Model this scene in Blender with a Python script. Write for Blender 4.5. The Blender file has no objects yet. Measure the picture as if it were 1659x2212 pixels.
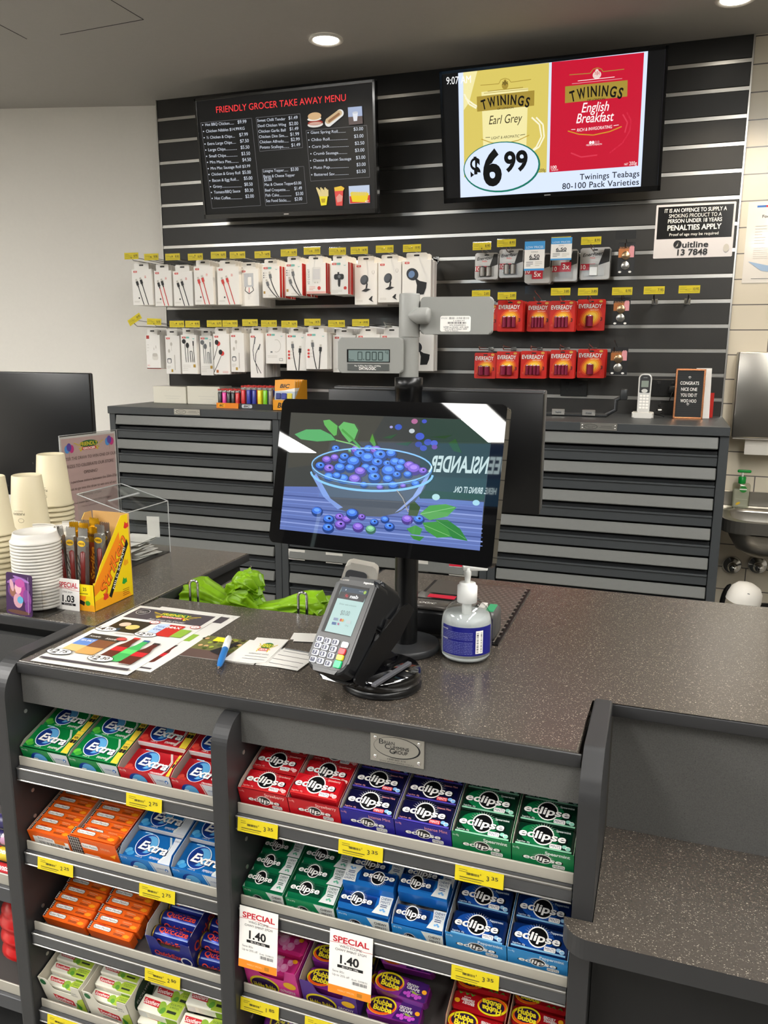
import bpy, bmesh, math, random
from mathutils import Matrix, Vector
PI=math.pi
random.seed(7)
SC=bpy.context.scene
COL=SC.collection
# ---------------------------------------------------------------- camera
YAW,PITCH,ROLL,FPX=math.radians(19.2592),math.radians(11.4663),math.radians(.3161),1734.1
CP=Vector((0,0,1.5))
_fw=Vector((-math.sin(YAW)*math.cos(PITCH),math.cos(YAW)*math.cos(PITCH),-math.sin(PITCH)))
_r=Vector((math.cos(YAW),math.sin(YAW),0)); _u=_r.cross(_fw)
CR=_r*math.cos(ROLL)+_u*math.sin(ROLL); CU=_u*math.cos(ROLL)-_r*math.sin(ROLL); CF=_fw
cam=bpy.data.cameras.new('camera'); camo=bpy.data.objects.new('camera',cam); COL.objects.link(camo)
cam.sensor_fit='VERTICAL'; cam.sensor_height=24; cam.lens=24*FPX/2212; cam.clip_start=.02
camo.matrix_world=Matrix(((CR.x,CU.x,-CF.x,CP.x),(CR.y,CU.y,-CF.y,CP.y),(CR.z,CU.z,-CF.z,CP.z),(0,0,0,1)))
SC.camera=camo
def ray(px,py): return CR*(px-829.5)-CU*(py-1106)+CF*FPX
def on(ax,val,px,py):
    d=ray(px,py); return CP+d*((val-CP[ax])/d[ax])
def onx(px,py,x): return on(0,x,px,py)
def ony(px,py,y): return on(1,y,px,py)
def onz(px,py,z): return on(2,z,px,py)
# ---------------------------------------------------------------- colour, world, lights
SC.view_settings.view_transform='Standard'; SC.view_settings.look='None'
SC.view_settings.gamma=1; SC.view_settings.exposure=0.1; SC.view_settings.use_curve_mapping=False
PANEL_L=30.0; PANEL_C=(1,.98,.935); DOWN_W=36; DOWN_C=(1,.86,.66); WORLD_L=.3
SC.cycles.transparent_max_bounces=48; SC.cycles.max_bounces=12
W=bpy.data.worlds.new('shop'); SC.world=W; W.use_nodes=True
W.node_tree.nodes['Background'].inputs[0].default_value=(1,.95,.88,1)
W.node_tree.nodes['Background'].inputs[1].default_value=WORLD_L
# ---------------------------------------------------------------- materials
def lin(h):
    h=h.lstrip('#'); o=[]
    for i in (0,2,4):
        v=int(h[i:i+2],16)/255; o.append(v/12.92 if v<=.04045 else ((v+.055)/1.055)**2.4)
    return (*o,1)
_mc={}
def c(h,rough=.5,metal=0,spec=.5,coat=0,noise=0,nscale=60,bump=0,alpha=1,trans=0,ior=1.45):
    k=('c',h,rough,metal,spec,coat,noise,nscale,bump,alpha,trans)
    if k in _mc: return _mc[k]
    m=bpy.data.materials.new('surface'); m.use_nodes=True; nt=m.node_tree; b=nt.nodes['Principled BSDF']
    b.inputs['Base Color'].default_value=lin(h); b.inputs['Roughness'].default_value=rough
    b.inputs['Metallic'].default_value=metal; b.inputs['Specular IOR Level'].default_value=spec
    b.inputs['Coat Weight'].default_value=coat; b.inputs['Coat Roughness'].default_value=.08
    b.inputs['Alpha'].default_value=alpha; b.inputs['Transmission Weight'].default_value=trans; b.inputs['IOR'].default_value=ior
    if noise or bump:
        tc=nt.nodes.new('ShaderNodeTexCoord'); n=nt.nodes.new('ShaderNodeTexNoise')
        n.inputs['Scale'].default_value=nscale; n.inputs['Detail'].default_value=4
        nt.links.new(tc.outputs['Object'],n.inputs['Vector'])
        if noise:
            mx=nt.nodes.new('ShaderNodeMix'); mx.data_type='RGBA'
            col=Vector(lin(h)[:3])
            mx.inputs[6].default_value=(*(col*(1-noise)),1); mx.inputs[7].default_value=(*[min(1,x*(1+noise)) for x in col],1)
            nt.links.new(n.outputs['Fac'],mx.inputs[0]); nt.links.new(mx.outputs[2],b.inputs['Base Color'])
        if bump:
            bp=nt.nodes.new('ShaderNodeBump'); bp.inputs['Strength'].default_value=bump; bp.inputs['Distance'].default_value=.002
            nt.links.new(n.outputs['Fac'],bp.inputs['Height']); nt.links.new(bp.outputs[0],b.inputs['Normal'])
    _mc[k]=m; return m
def em(h,s=1.0,gloss=False):
    k=('e',h,s,gloss)
    if k in _mc: return _mc[k]
    m=bpy.data.materials.new('glow'); m.use_nodes=True; nt=m.node_tree; b=nt.nodes['Principled BSDF']
    b.inputs['Base Color'].default_value=(.004,.004,.004,1); b.inputs['Roughness'].default_value=.006 if gloss else .4
    b.inputs['Specular IOR Level'].default_value=.95 if gloss else .3
    b.inputs['Emission Color'].default_value=lin(h); b.inputs['Emission Strength'].default_value=s
    _mc[k]=m; return m
def glass(h='#ffffff',rough=.02,tint=.12,ior=1.45):
    """thin clear plastic: mostly see-through with a fresnel sheen"""
    k=('g',h,rough,tint)
    if k in _mc: return _mc[k]
    m=bpy.data.materials.new('clear_plastic'); m.use_nodes=True; nt=m.node_tree
    for n in list(nt.nodes):
        if n.type!='OUTPUT_MATERIAL': nt.nodes.remove(n)
    out=[n for n in nt.nodes][0]
    tr=nt.nodes.new('ShaderNodeBsdfTransparent'); tr.inputs[0].default_value=lin(h)
    gl=nt.nodes.new('ShaderNodeBsdfGlossy'); gl.inputs['Roughness'].default_value=rough
    lw=nt.nodes.new('ShaderNodeLayerWeight'); lw.inputs[0].default_value=.5
    pw=nt.nodes.new('ShaderNodeMath'); pw.operation='POWER'; pw.inputs[1].default_value=4; nt.links.new(lw.outputs['Facing'],pw.inputs[0])
    ad=nt.nodes.new('ShaderNodeMath'); ad.operation='MULTIPLY_ADD'; ad.inputs[1].default_value=.6; ad.inputs[2].default_value=tint*.5
    mx=nt.nodes.new('ShaderNodeMixShader')
    nt.links.new(pw.outputs[0],ad.inputs[0]); nt.links.new(ad.outputs[0],mx.inputs[0])
    nt.links.new(tr.outputs[0],mx.inputs[1]); nt.links.new(gl.outputs[0],mx.inputs[2]); nt.links.new(mx.outputs[0],out.inputs[0])
    _mc[k]=m; return m
def speckle(base,fleck,scale=260,thr=.70,rough=.3,stretch=(1,1,1),spec=.5):
    """laminate with pale flakes: stretched voronoi cells over a mottled base"""
    m=bpy.data.materials.new('speckled_laminate'); m.use_nodes=True; nt=m.node_tree; b=nt.nodes['Principled BSDF']
    b.inputs['Roughness'].default_value=rough; b.inputs['Specular IOR Level'].default_value=spec
    tc=nt.nodes.new('ShaderNodeTexCoord')
    ns=nt.nodes.new('ShaderNodeTexNoise'); ns.inputs['Scale'].default_value=scale*.6; ns.inputs['Detail'].default_value=5
    nt.links.new(tc.outputs['Object'],ns.inputs['Vector'])
    warp=nt.nodes.new('ShaderNodeMix'); warp.data_type='VECTOR'; warp.inputs[0].default_value=.0035
    nt.links.new(tc.outputs['Object'],warp.inputs[4]); nt.links.new(ns.outputs['Color'],warp.inputs[5])
    fac=None
    mp=nt.nodes.new('ShaderNodeMapping'); mp.inputs['Scale'].default_value=(.62,1,1); mp.inputs['Rotation'].default_value=(0,0,.5); nt.links.new(warp.outputs[1],mp.inputs[0])
    for sc,rad,sel in ((scale,.30,.42),(scale*.45,.20,.16)):
        v=nt.nodes.new('ShaderNodeTexVoronoi'); v.inputs['Scale'].default_value=sc
        nt.links.new(mp.outputs[0],v.inputs['Vector'])
        lt=nt.nodes.new('ShaderNodeMath'); lt.operation='LESS_THAN'; lt.inputs[1].default_value=rad
        nt.links.new(v.outputs['Distance'],lt.inputs[0])
        sp=nt.nodes.new('ShaderNodeSeparateColor'); nt.links.new(v.outputs['Color'],sp.inputs[0])
        l2=nt.nodes.new('ShaderNodeMath'); l2.operation='LESS_THAN'; l2.inputs[1].default_value=sel
        nt.links.new(sp.outputs[0],l2.inputs[0])
        mu=nt.nodes.new('ShaderNodeMath'); mu.operation='MULTIPLY'
        nt.links.new(lt.outputs[0],mu.inputs[0]); nt.links.new(l2.outputs[0],mu.inputs[1])
        m2=nt.nodes.new('ShaderNodeMath'); m2.operation='MULTIPLY'
        nt.links.new(mu.outputs[0],m2.inputs[0]); nt.links.new(sp.outputs[1],m2.inputs[1])
        if fac is None: fac=m2
        else:
            a=nt.nodes.new('ShaderNodeMath'); a.operation='MAXIMUM'
            nt.links.new(fac.outputs[0],a.inputs[0]); nt.links.new(m2.outputs[0],a.inputs[1]); fac=a
    bs=nt.nodes.new('ShaderNodeMix'); bs.data_type='RGBA'; col=Vector(lin(base)[:3])
    bs.inputs[6].default_value=(*(col*.6),1); bs.inputs[7].default_value=(*(col*1.45),1)
    nt.links.new(ns.outputs['Fac'],bs.inputs[0])
    mx=nt.nodes.new('ShaderNodeMix'); mx.data_type='RGBA'; mx.inputs[7].default_value=lin(fleck)
    nt.links.new(bs.outputs[2],mx.inputs[6]); nt.links.new(fac.outputs[0],mx.inputs[0])
    nt.links.new(mx.outputs[2],b.inputs['Base Color']); return m
# ---------------------------------------------------------------- text
_tc={}
_cu=bpy.data.curves.new('lettering','FONT'); _to=bpy.data.objects.new('lettering',_cu)
def tgeo(s,b=0.0,sh=0.0,sp=1.0):
    k=(s,b,sh,sp)
    if k in _tc: return _tc[k]
    _cu.body=s; _cu.size=1; _cu.offset=min(b*.55,.04)*(0 if 'M' in s and b<.05 else 1); _cu.shear=sh; _cu.resolution_u=4; _cu.space_character=sp
    me=bpy.data.meshes.new_from_object(_to)
    vs=[(v.co.x,v.co.y) for v in me.vertices]; fs=[tuple(p.vertices) for p in me.polygons]
    bpy.data.meshes.remove(me)
    if vs:
        bb=(min(x for x,_ in vs),max(x for x,_ in vs),min(y for _,y in vs),max(y for _,y in vs))
    else: bb=(0,0,0,0)
    _tc[k]=(vs,fs,bb); return _tc[k]
CAP=tgeo('H')[2][3]
# ---------------------------------------------------------------- mesh builder
def frame(o,u,v):
    u=Vector(u).normalized(); n=u.cross(Vector(v)).normalized(); v=n.cross(u); o=Vector(o)
    return Matrix(((u.x,v.x,n.x,o.x),(u.y,v.y,n.y,o.y),(u.z,v.z,n.z,o.z),(0,0,0,1)))
def T(x,y,z): return Matrix.Translation((x,y,z))
def R(a,ax): return Matrix.Rotation(a,4,ax)
class MB:
    def __init__(s,M=None): s.v=[];s.f=[];s.m=[];s.sm=[];s.mats=[];s.M=M or Matrix()
    def add(s,vs,fs,mat,smooth=False):
        if mat not in s.mats: s.mats.append(mat)
        i=s.mats.index(mat); o=len(s.v)
        s.v.extend([s.M@Vector(p) for p in vs])
        flip=s.M.determinant()<0
        for f in fs:
            t=tuple(o+j for j in f); s.f.append(t[::-1] if flip else t); s.m.append(i); s.sm.append(smooth)
        return s
    def box(s,x0,x1,y0,y1,z0,z1,mat,bev=0,seg=1):
        if bev<=0:
            vs=[(x,y,z) for x in (x0,x1) for y in (y0,y1) for z in (z0,z1)]
            return s.add(vs,[(0,1,3,2),(4,6,7,5),(0,4,5,1),(2,3,7,6),(0,2,6,4),(1,5,7,3)],mat)
        bm=bmesh.new(); bmesh.ops.create_cube(bm,size=1)
        for v in bm.verts: v.co=Vector(((x0+x1)/2+v.co.x*(x1-x0),(y0+y1)/2+v.co.y*(y1-y0),(z0+z1)/2+v.co.z*(z1-z0)))
        bmesh.ops.bevel(bm,geom=bm.edges[:],offset=bev,segments=seg,profile=.5,affect='EDGES',clamp_overlap=True)
        return s.bm(bm,mat,seg>1)
    def bm(s,bm,mat,smooth=False):
        bmesh.ops.triangulate(bm,faces=[f for f in bm.faces if len(f.verts)>4])
        bm.verts.index_update()
        s.add([v.co[:] for v in bm.verts],[tuple(v.index for v in f.verts) for f in bm.faces],mat,smooth); bm.free(); return s
    def prism(s,pts,z0,z1,mat,bev=0,seg=2,side=None):
        """closed outline in the local xy plane, from z0 to z1"""
        a=sum(pts[i][0]*pts[(i+1)%len(pts)][1]-pts[(i+1)%len(pts)][0]*pts[i][1] for i in range(len(pts)))
        if a<0: pts=pts[::-1]
        n=len(pts)
        if bev>0:
            bm=bmesh.new(); lo=[bm.verts.new((x,y,z0)) for x,y in pts]; hi=[bm.verts.new((x,y,z1)) for x,y in pts]
            bm.faces.new(lo[::-1]); ft=bm.faces.new(hi)
            for i in range(n): bm.faces.new((lo[i],lo[(i+1)%n],hi[(i+1)%n],hi[i]))
            ed=[e for e in bm.edges if abs(e.verts[0].co.z-e.verts[1].co.z)<1e-9]
            bmesh.ops.bevel(bm,geom=ed,offset=bev,segments=seg,profile=.5,affect='EDGES',clamp_overlap=True); return s.bm(bm,mat,False)
        vs=[(x,y,z0) for x,y in pts]+[(x,y,z1) for x,y in pts]
        s.add(vs,[tuple(range(n))[::-1],tuple(range(n,2*n))],mat)
        s.add(vs,[(i,(i+1)%n,n+(i+1)%n,n+i) for i in range(n)],side or mat); return s
    def lathe(s,prof,mat,n=24,cap=True,smooth=True,a0=0,a1=2*PI):
        full=abs(a1-a0-2*PI)<1e-6; k=n if full else n+1; vs=[];fs=[]
        for i in range(k):
            a=a0+(a1-a0)*i/n
            for r,z in prof: vs.append((r*math.cos(a),r*math.sin(a),z))
        m=len(prof)
        for i in range(n):
            j=(i+1)%k
            for q in range(m-1): fs.append((i*m+q,j*m+q,j*m+q+1,i*m+q+1))
        s.add(vs,fs,mat,smooth)
        if cap and full:
            o=[(r,z) for r,z in prof]
            for idx,rev in ((0,True),(m-1,False)):
                if prof[idx][0]>1e-6:
                    ring=[(prof[idx][0]*math.cos(2*PI*i/n),prof[idx][0]*math.sin(2*PI*i/n),prof[idx][1]) for i in range(n)]
                    s.add(ring,[tuple(range(n))[::-1] if rev else tuple(range(n))],mat)
        return s
    def tube(s,pts,r,mat,n=8,cap=True,closed=False):
        pts=[Vector(p) for p in pts]; vs=[];fs=[]; up=None; m=len(pts)
        rr=r if isinstance(r,(list,tuple)) else [r]*m
        for i,p in enumerate(pts):
            a=pts[(i-1)%m] if (i>0 or closed) else p; b=pts[(i+1)%m] if (i<m-1 or closed) else p
            d=(b-a).normalized()
            if up is None:
                up=Vector((0,0,1)) if abs(d.z)<.9 else Vector((1,0,0))
            x=d.cross(up).normalized(); up=x.cross(d).normalized()
            for k in range(n):
                t=2*PI*k/n; vs.append(p+(x*math.cos(t)+up*math.sin(t))*rr[i])
        for i in range(m if closed else m-1):
            j=(i+1)%m
            for k in range(n): fs.append((i*n+k,i*n+(k+1)%n,j*n+(k+1)%n,j*n+k))
        s.add(vs,fs,mat,True)
        if cap and not closed:
            s.add(vs[:n],[tuple(range(n))[::-1]],mat); s.add(vs[-n:],[tuple(range(n))],mat)
        return s
    def sph(s,cx,cy,cz,rx,ry,rz,mat,n=12,k=8):
        vs=[];fs=[]
        for i in range(k+1):
            t=PI*i/k
            for j in range(n):
                a=2*PI*j/n; vs.append((cx+rx*math.sin(t)*math.cos(a),cy+ry*math.sin(t)*math.sin(a),cz-rz*math.cos(t)))
        for i in range(k):
            for j in range(n): fs.append((i*n+j,i*n+(j+1)%n,(i+1)*n+(j+1)%n,(i+1)*n+j))
        return s.add(vs,fs,mat,True)
    def build(s,name,parent=None,M=None,label=None,cat=None,group=None,kind=None,bevel=0):
        me=bpy.data.meshes.new(name); me.from_pydata([v[:] for v in s.v],[],s.f)
        for m in s.mats: me.materials.append(m)
        me.polygons.foreach_set('material_index',s.m); me.polygons.foreach_set('use_smooth',s.sm); me.update()
        o=bpy.data.objects.new(name,me); COL.objects.link(o)
        if parent: o.parent=parent
        if M is not None: o.matrix_local=M
        tag(o,label,cat,group,kind); return o
def tag(o,label=None,cat=None,group=None,kind=None):
    if label: o['label']=label
    if cat: o['category']=cat
    if group: o['group']=group
    if kind: o['kind']=kind
    return o
def root(name,label,cat,M=None,group=None,kind=None):
    o=bpy.data.objects.new(name,None); o.empty_display_size=.05; COL.objects.link(o)
    if M is not None: o.matrix_local=M
    return tag(o,label,cat,group,kind)
def dup(o,M,label=None,group=None,keep=None):
    q=o.copy(); COL.objects.link(q); q.matrix_local=M
    if label: q['label']=label
    if group: q['group']=group
    for ch in list(o.children):
        a=ch.copy(); COL.objects.link(a); a.parent=q; a.matrix_parent_inverse=ch.matrix_parent_inverse.copy()
        for g in list(ch.children):
            b=g.copy(); COL.objects.link(b); b.parent=a
    return q
class Pr:
    """flat printing on a face: each call lies one hair above the one before"""
    def __init__(s,mb,o,u,v,eps=.00015,z0=.0002):
        s.mb=mb; s.F=mb.M@frame(o,u,v); s.L=z0; s.eps=eps*.4
    wrap=0; wrapx=0
    def _a(s,vs,fs,mat):
        if s.wrapx:
            r=s.wrapx; M=s.mb.M; s.mb.M=s.F; s.mb.add([((r+s.L)*math.sin(x/r),y,(r+s.L)*math.cos(x/r)) for x,y in vs],fs,mat); s.mb.M=M; s.L+=s.eps; return
        if s.wrap:
            r=s.wrap; M=s.mb.M; s.mb.M=s.F; s.mb.add([(x,(r+s.L)*math.sin(y/r),(r+s.L)*math.cos(y/r)) for x,y in vs],fs,mat); s.mb.M=M; s.L+=s.eps; return
        M=s.mb.M; s.mb.M=s.F; s.mb.add([(x,y,s.L) for x,y in vs],fs,mat); s.mb.M=M; s.L+=s.eps
    def poly(s,pts,mat):
        a=sum(pts[i][0]*pts[(i+1)%len(pts)][1]-pts[(i+1)%len(pts)][0]*pts[i][1] for i in range(len(pts)))
        if a<0: pts=pts[::-1]
        s._a(pts,[tuple(range(len(pts)))],mat)
    def rect(s,x,y,w,h,mat): s.poly([(x,y),(x+w,y),(x+w,y+h),(x,y+h)],mat)
    def rrect(s,x,y,w,h,mat,r=None):
        r=r or min(w,h)*.3; p=[]
        for cx,cy,a in ((x+w-r,y+h-r,0),(x+r,y+h-r,PI/2),(x+r,y+r,PI),(x+w-r,y+r,1.5*PI)):
            for i in range(5): p.append((cx+r*math.cos(a+i*PI/8),cy+r*math.sin(a+i*PI/8)))
        s.poly(p,mat)
    def ell(s,cx,cy,rx,ry,mat,n=24,rot=0):
        q,w=math.cos(rot),math.sin(rot)
        s.poly([(cx+rx*math.cos(2*PI*i/n)*q-ry*math.sin(2*PI*i/n)*w,cy+rx*math.cos(2*PI*i/n)*w+ry*math.sin(2*PI*i/n)*q) for i in range(n)],mat)
    def line(s,pts,w,mat):
        for (x0,y0),(x1,y1) in zip(pts,pts[1:]):
            d=math.hypot(x1-x0,y1-y0) or 1; a,b=-(y1-y0)/d*w/2,(x1-x0)/d*w/2
            s.L-=s.eps; s.poly([(x0+a,y0+b),(x0-a,y0-b),(x1-a,y1-b),(x1+a,y1+b)],mat)
        s.L+=s.eps
    def frame(s,x,y,w,h,t,mat):
        s.line([(x,y),(x+w,y),(x+w,y+h),(x,y+h),(x,y)],t,mat)
    def txt(s,t,cx,cy,h,mat,w=None,b=0.0,sh=0.0,al='C',rot=0,sp=1.0,mir=False):
        vs,fs,bb=tgeo(t,b,sh,sp)
        if not vs: return
        k=h/CAP; kx=k if w is None else w/(bb[1]-bb[0])
        ox={'C':(bb[0]+bb[1])/2,'L':bb[0],'R':bb[1]}[al]; oy=CAP/2
        q,ww=math.cos(rot),math.sin(rot); o=[]
        for x,y in vs:
            X=(x-ox)*kx; Y=(y-oy)*k
            if mir: X=-X
            o.append((cx+X*q-Y*ww,cy+X*ww+Y*q))
        s._a(o,[f[::-1] for f in fs] if mir else fs,mat)
    def bars(s,x,y,w,h,mat,n=16,vert=True,seed=1):
        r=random.Random(seed)
        for i in range(n):
            t=(w if vert else h)/n
            a=t*(.25+.6*r.random())
            s.L-=s.eps
            if vert: s.rect(x+i*t,y,a,h,mat)
            else: s.rect(x,y+i*t,w,a,mat)
        s.L+=s.eps
    def lines(s,x,y,w,n,step,t,mat,seed=2):
        """grey strokes standing for print too small to read"""
        r=random.Random(seed)
        for i in range(n):
            s.L-=s.eps; s.rect(x,y-i*step,w*(.6+.4*r.random()),t,mat)
        s.L+=s.eps
WHITE='#f2f0ea'; BLK='#0a0a0b'
X3,Y3,Z3=(1,0,0),(0,1,0),(0,0,1)
# ---------------------------------------------------------------- helpers that read a flat thing's pose from its four corners
def quad(cs,y0):
    """centre, axes and size of a real rectangle whose corners are seen at cs (TL,TR,BR,BL), centred at depth y0"""
    d=[ray(*p) for p in cs]
    A=Matrix(((d[1].x,-d[2].x,d[3].x),(d[1].y,-d[2].y,d[3].y),(d[1].z,-d[2].z,d[3].z)))
    t=A.inverted()@d[0]; P=[d[0],d[1]*t[0],d[2]*t[1],d[3]*t[2]]
    ce=(P[0]+P[1]+P[2]+P[3])/4; k=y0/ce.y; P=[p*k for p in P]; ce=ce*k
    U=(P[1]-P[0]+P[2]-P[3]); V=(P[0]-P[3]+P[1]-P[2]); w=U.length/2; h=V.length/2
    return frame(CP+ce,U,V),w,h
def _q(s,x,y):
    if getattr(s,'k',None): x,y=s.k[0]+x*s.k[2],s.k[1]+y*s.k[2]
    Fi=s.FW.inverted(); o=Fi@CP; e=(Fi.to_3x3()@ray(x,y)); t=-o.z/e.z; p=o+e*t
    return p.x,p.y
def _pt(s,t,a,e,h,mat,**kw):
    A=s.q(*a);B=s.q(*e); w=math.hypot(B[0]-A[0],B[1]-A[1])
    A2=s.q(a[0],a[1]-10); A3=s.q(a[0],a[1]+10); vs=math.hypot(A2[0]-A3[0],A2[1]-A3[1])/20
    s.txt(t,(A[0]+B[0])/2,(A[1]+B[1])/2,h*vs,mat,w=w,rot=math.atan2(B[1]-A[1],B[0]-A[0]),**kw)
def _pp(s,pts,mat): s.poly([s.q(*p) for p in pts],mat)
def _pl(s,pts,w,mat): s.line([s.q(*p) for p in pts],w,mat)
def _pe(s,cx,cy,rx,ry,mat,n=20):
    A=s.q(cx,cy);B=s.q(cx+rx,cy);Cc=s.q(cx,cy-ry)
    s.ell(A[0],A[1],math.hypot(B[0]-A[0],B[1]-A[1]),math.hypot(Cc[0]-A[0],Cc[1]-A[1]),mat,n)
Pr.q,Pr.pt,Pr.pp,Pr.pl,Pr.pe=_q,_pt,_pp,_pl,_pe
def face(mb,Mworld,Mlocal=None,k=None,eps=.00015,z0=.0002):
    """printing on the xy plane of Mworld (a frame in the world) for a mesh built in Mworld's own space"""
    p=Pr(mb,(0,0,0),X3,Y3,eps,z0); p.FW=Mworld; p.k=k; return p
# ---------------------------------------------------------------- room shell
D=3.65; CEIL=2.69; SX0,SX1=-2.468,.214
m_ceil=c('#a9a6a1',.85,noise=.03); m_white=c('#efebe3',.8,noise=.02)
def plane(name,pts,mat,flip=False,kind='structure',label=None):
    b=MB(); b.add(pts,[tuple(range(len(pts)))[::-1] if flip else tuple(range(len(pts)))],mat); return b.build(name,kind=kind,label=label)
b=MB(); b.box(-6,4,-5,4.1,-.1,0,c('#8d8a84',.55,noise=.12,nscale=8)); b.build('floor',kind='structure')
b=MB(); b.box(-6,4,-5,4.1,CEIL,CEIL+.1,m_ceil); b.build('ceiling',kind='structure')
# black slat wall: boards with aluminium inserts in their grooves
m_board=c('#2c2b29',.42,noise=.10,nscale=25); m_alu=c('#cfcdc8',.28,1)
b=MB(); b.box(SX0,SX1,D+.012,D+.03,1.0,CEIL,c('#121212',.6))
gz=[2.6-.1*i for i in range(17)]; zs=[CEIL]+gz+[.95]
for i in range(len(zs)-1):
    b.box(SX0,SX1,D,D+.015,zs[i+1]+.008,zs[i]-.008 if i else CEIL,m_board,.0015)
sw=b.build('wall_back',kind='structure',label='black slatted display wall with bright metal inserts')
b=MB()
for z in gz:
    b.box(SX0,SX1,D-.001,D+.008,z-.0075,z-.0005,m_alu); b.box(SX0,SX1,D+.003,D+.010,z-.0005,z+.007,m_alu)
b.build('aluminium_insert',sw,label='bright aluminium channel inserts')
b=MB()
for x in (SX0-.006,SX1): b.box(x,x+.006,D-.004,D+.03,.0,CEIL,m_alu)
b.build('trim_edge',kind='structure')
# white tiles beside the slat wall
m_tile=bpy.data.materials.new('white_tile'); m_tile.use_nodes=True; nt=m_tile.node_tree; bs=nt.nodes['Principled BSDF']
bs.inputs['Roughness'].default_value=.25
tc=nt.nodes.new('ShaderNodeTexCoord'); mp=nt.nodes.new('ShaderNodeMapping'); mp.inputs['Rotation'].default_value=(-PI/2,0,0); mp.inputs['Location'].default_value=(.23,.015,0)
bk=nt.nodes.new('ShaderNodeTexBrick'); bk.inputs['Scale'].default_value=1; bk.inputs['Brick Width'].default_value=.3; bk.inputs['Row Height'].default_value=.1
bk.inputs['Mortar Size'].default_value=.0022; bk.inputs['Mortar Smooth'].default_value=.0; bk.inputs['Color1'].default_value=lin('#dcd2be'); bk.inputs['Color2'].default_value=lin('#d9cfbb'); bk.inputs['Mortar'].default_value=lin('#6a6560')
mp2=mp
nt.links.new(tc.outputs['Object'],mp.inputs[0]); nt.links.new(mp.outputs[0],bk.inputs[0]); nt.links.new(bk.outputs[0],bs.inputs['Base Color'])
plane('wall_tiled',[(SX1+.006,D+.012,0),(4,D+.012,0),(4,D+.012,CEIL),(SX1+.006,D+.012,CEIL)],m_tile)
# white plaster wall running off to the left
A=onz(340,228,CEIL); B_=onz(0,235,CEIL); d=(B_-A).normalized(); E1=A+d*3.2; A0=A-d*.12
plane('wall_left',[(E1.x,E1.y,0),(A0.x,A0.y,0),(A0.x,A0.y,CEIL),(E1.x,E1.y,CEIL)],m_white)
plane('wall_far_left',[(-6,-5,0),(-6,4.1,0),(-6,4.1,CEIL),(-6,-5,CEIL)],m_white)
plane('wall_right',[(4,4.1,0),(4,-5,0),(4,-5,CEIL),(4,4.1,CEIL)],m_white)
plane('wall_front',[(4,-5,0),(-6,-5,0),(-6,-5,CEIL),(4,-5,CEIL)],c('#3a3836',.7))
# shadow-gap lines of the ceiling hatch
b=MB(); 
for p,q in (((120,-72),(310,42)),((310,42),(130,75)),((-140,-20),(58,84))):
    P,Q=onz(*p,CEIL),onz(*q,CEIL); b.tube([P,Q],.0016,c('#3c3b3a',.9),4)
b.build('trim_hatch',kind='structure')
# ---------------------------------------------------------------- ceiling lights
def panel(x,y,lab,w=.3,l=1.2):
    r=root('ceiling_or_fill_light',lab,'light',T(x,y,CEIL),group=None)  # serves both the mirrored shop panels and the added fill panels
    b=MB(); b.box(-w/2,w/2,-l/2,l/2,-.012,-.002,c('#d8d6d0',.5)); b.build('frame',r)
    e=bpy.data.materials.new('lit_diffuser'); e.use_nodes=True; p=e.node_tree.nodes['Principled BSDF']
    p.inputs['Emission Color'].default_value=(*PANEL_C,1); p.inputs['Emission Strength'].default_value=PANEL_L; p.inputs['Base Color'].default_value=(.8,.8,.8,1)
    b=MB(); b.box(-w/2+.01,w/2-.01,-l/2+.01,l/2-.01,-.015,-.012,e); b.build('diffuser',r)
panel(-2.0,-2.1,'long light panel in the shop ceiling reflected at the top of the customer screen')
panel(-3.97,-2.1,'long light panel in the shop ceiling farthest from the counter, by the side wall')
panel(-1.0,-.75,'added unseen fill light panel in front of the candy shelves')  # added out of view to light the counter front
panel(.9,-.75,'added unseen fill light panel in front of the lower right ledge')  # extra fill panel, added out of view on the right
panel(.9,-2.75,'added unseen fill light panel behind the right hand queue')  # added fill at the back of the shop, out of view
panel(-3.4,-.1,'added wide unseen fill light panel beside the white wall',.9,1.8)  # added and widened to brighten the white wall
panel(.5,1.55,'added unseen fill light panel above the back of the service counter')  # added over the staff side, out of view, for more light
panel(.9,.55,'added unseen fill light panel above the lower right ledge')  # added overhead fill for the back wall and cabinets
panel(-2.9,-.75,'added unseen fill light panel in front of the coffee cups')  # added unseen fill for the left side
def downlight(P,lab):
    r=root('downlight',lab,'light',T(P.x,P.y,CEIL))
    b=MB(); b.lathe([(.066,-.001),(.068,-.006),(.060,-.010),(.051,-.004)],c('#e8e4dc',.4),32,cap=False); b.build('trim_ring',r)
    e=bpy.data.materials.new('lit_lens'); e.use_nodes=True; p=e.node_tree.nodes['Principled BSDF']
    p.inputs['Emission Color'].default_value=(1,.93,.8,1); p.inputs['Emission Strength'].default_value=9
    b=MB(); b.lathe([(.0,-.0105),(.03,-.0095),(.051,-.005)],e,32,cap=False); b.build('lens',r)
    l=bpy.data.lights.new('downlight_beam','SPOT'); l.energy=DOWN_W; l.color=DOWN_C; l.spot_size=math.radians(115); l.spot_blend=.7; l.shadow_soft_size=.05
    o=bpy.data.objects.new('beam',l); COL.objects.link(o); o.parent=r; o.location=(0,0,-.03)
downlight(onz(704,84,CEIL),'round downlight glowing above the black slat wall between the two televisions')
downlight(onz(1590,-5,CEIL),'round downlight above the white tiles near the second television')
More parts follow.
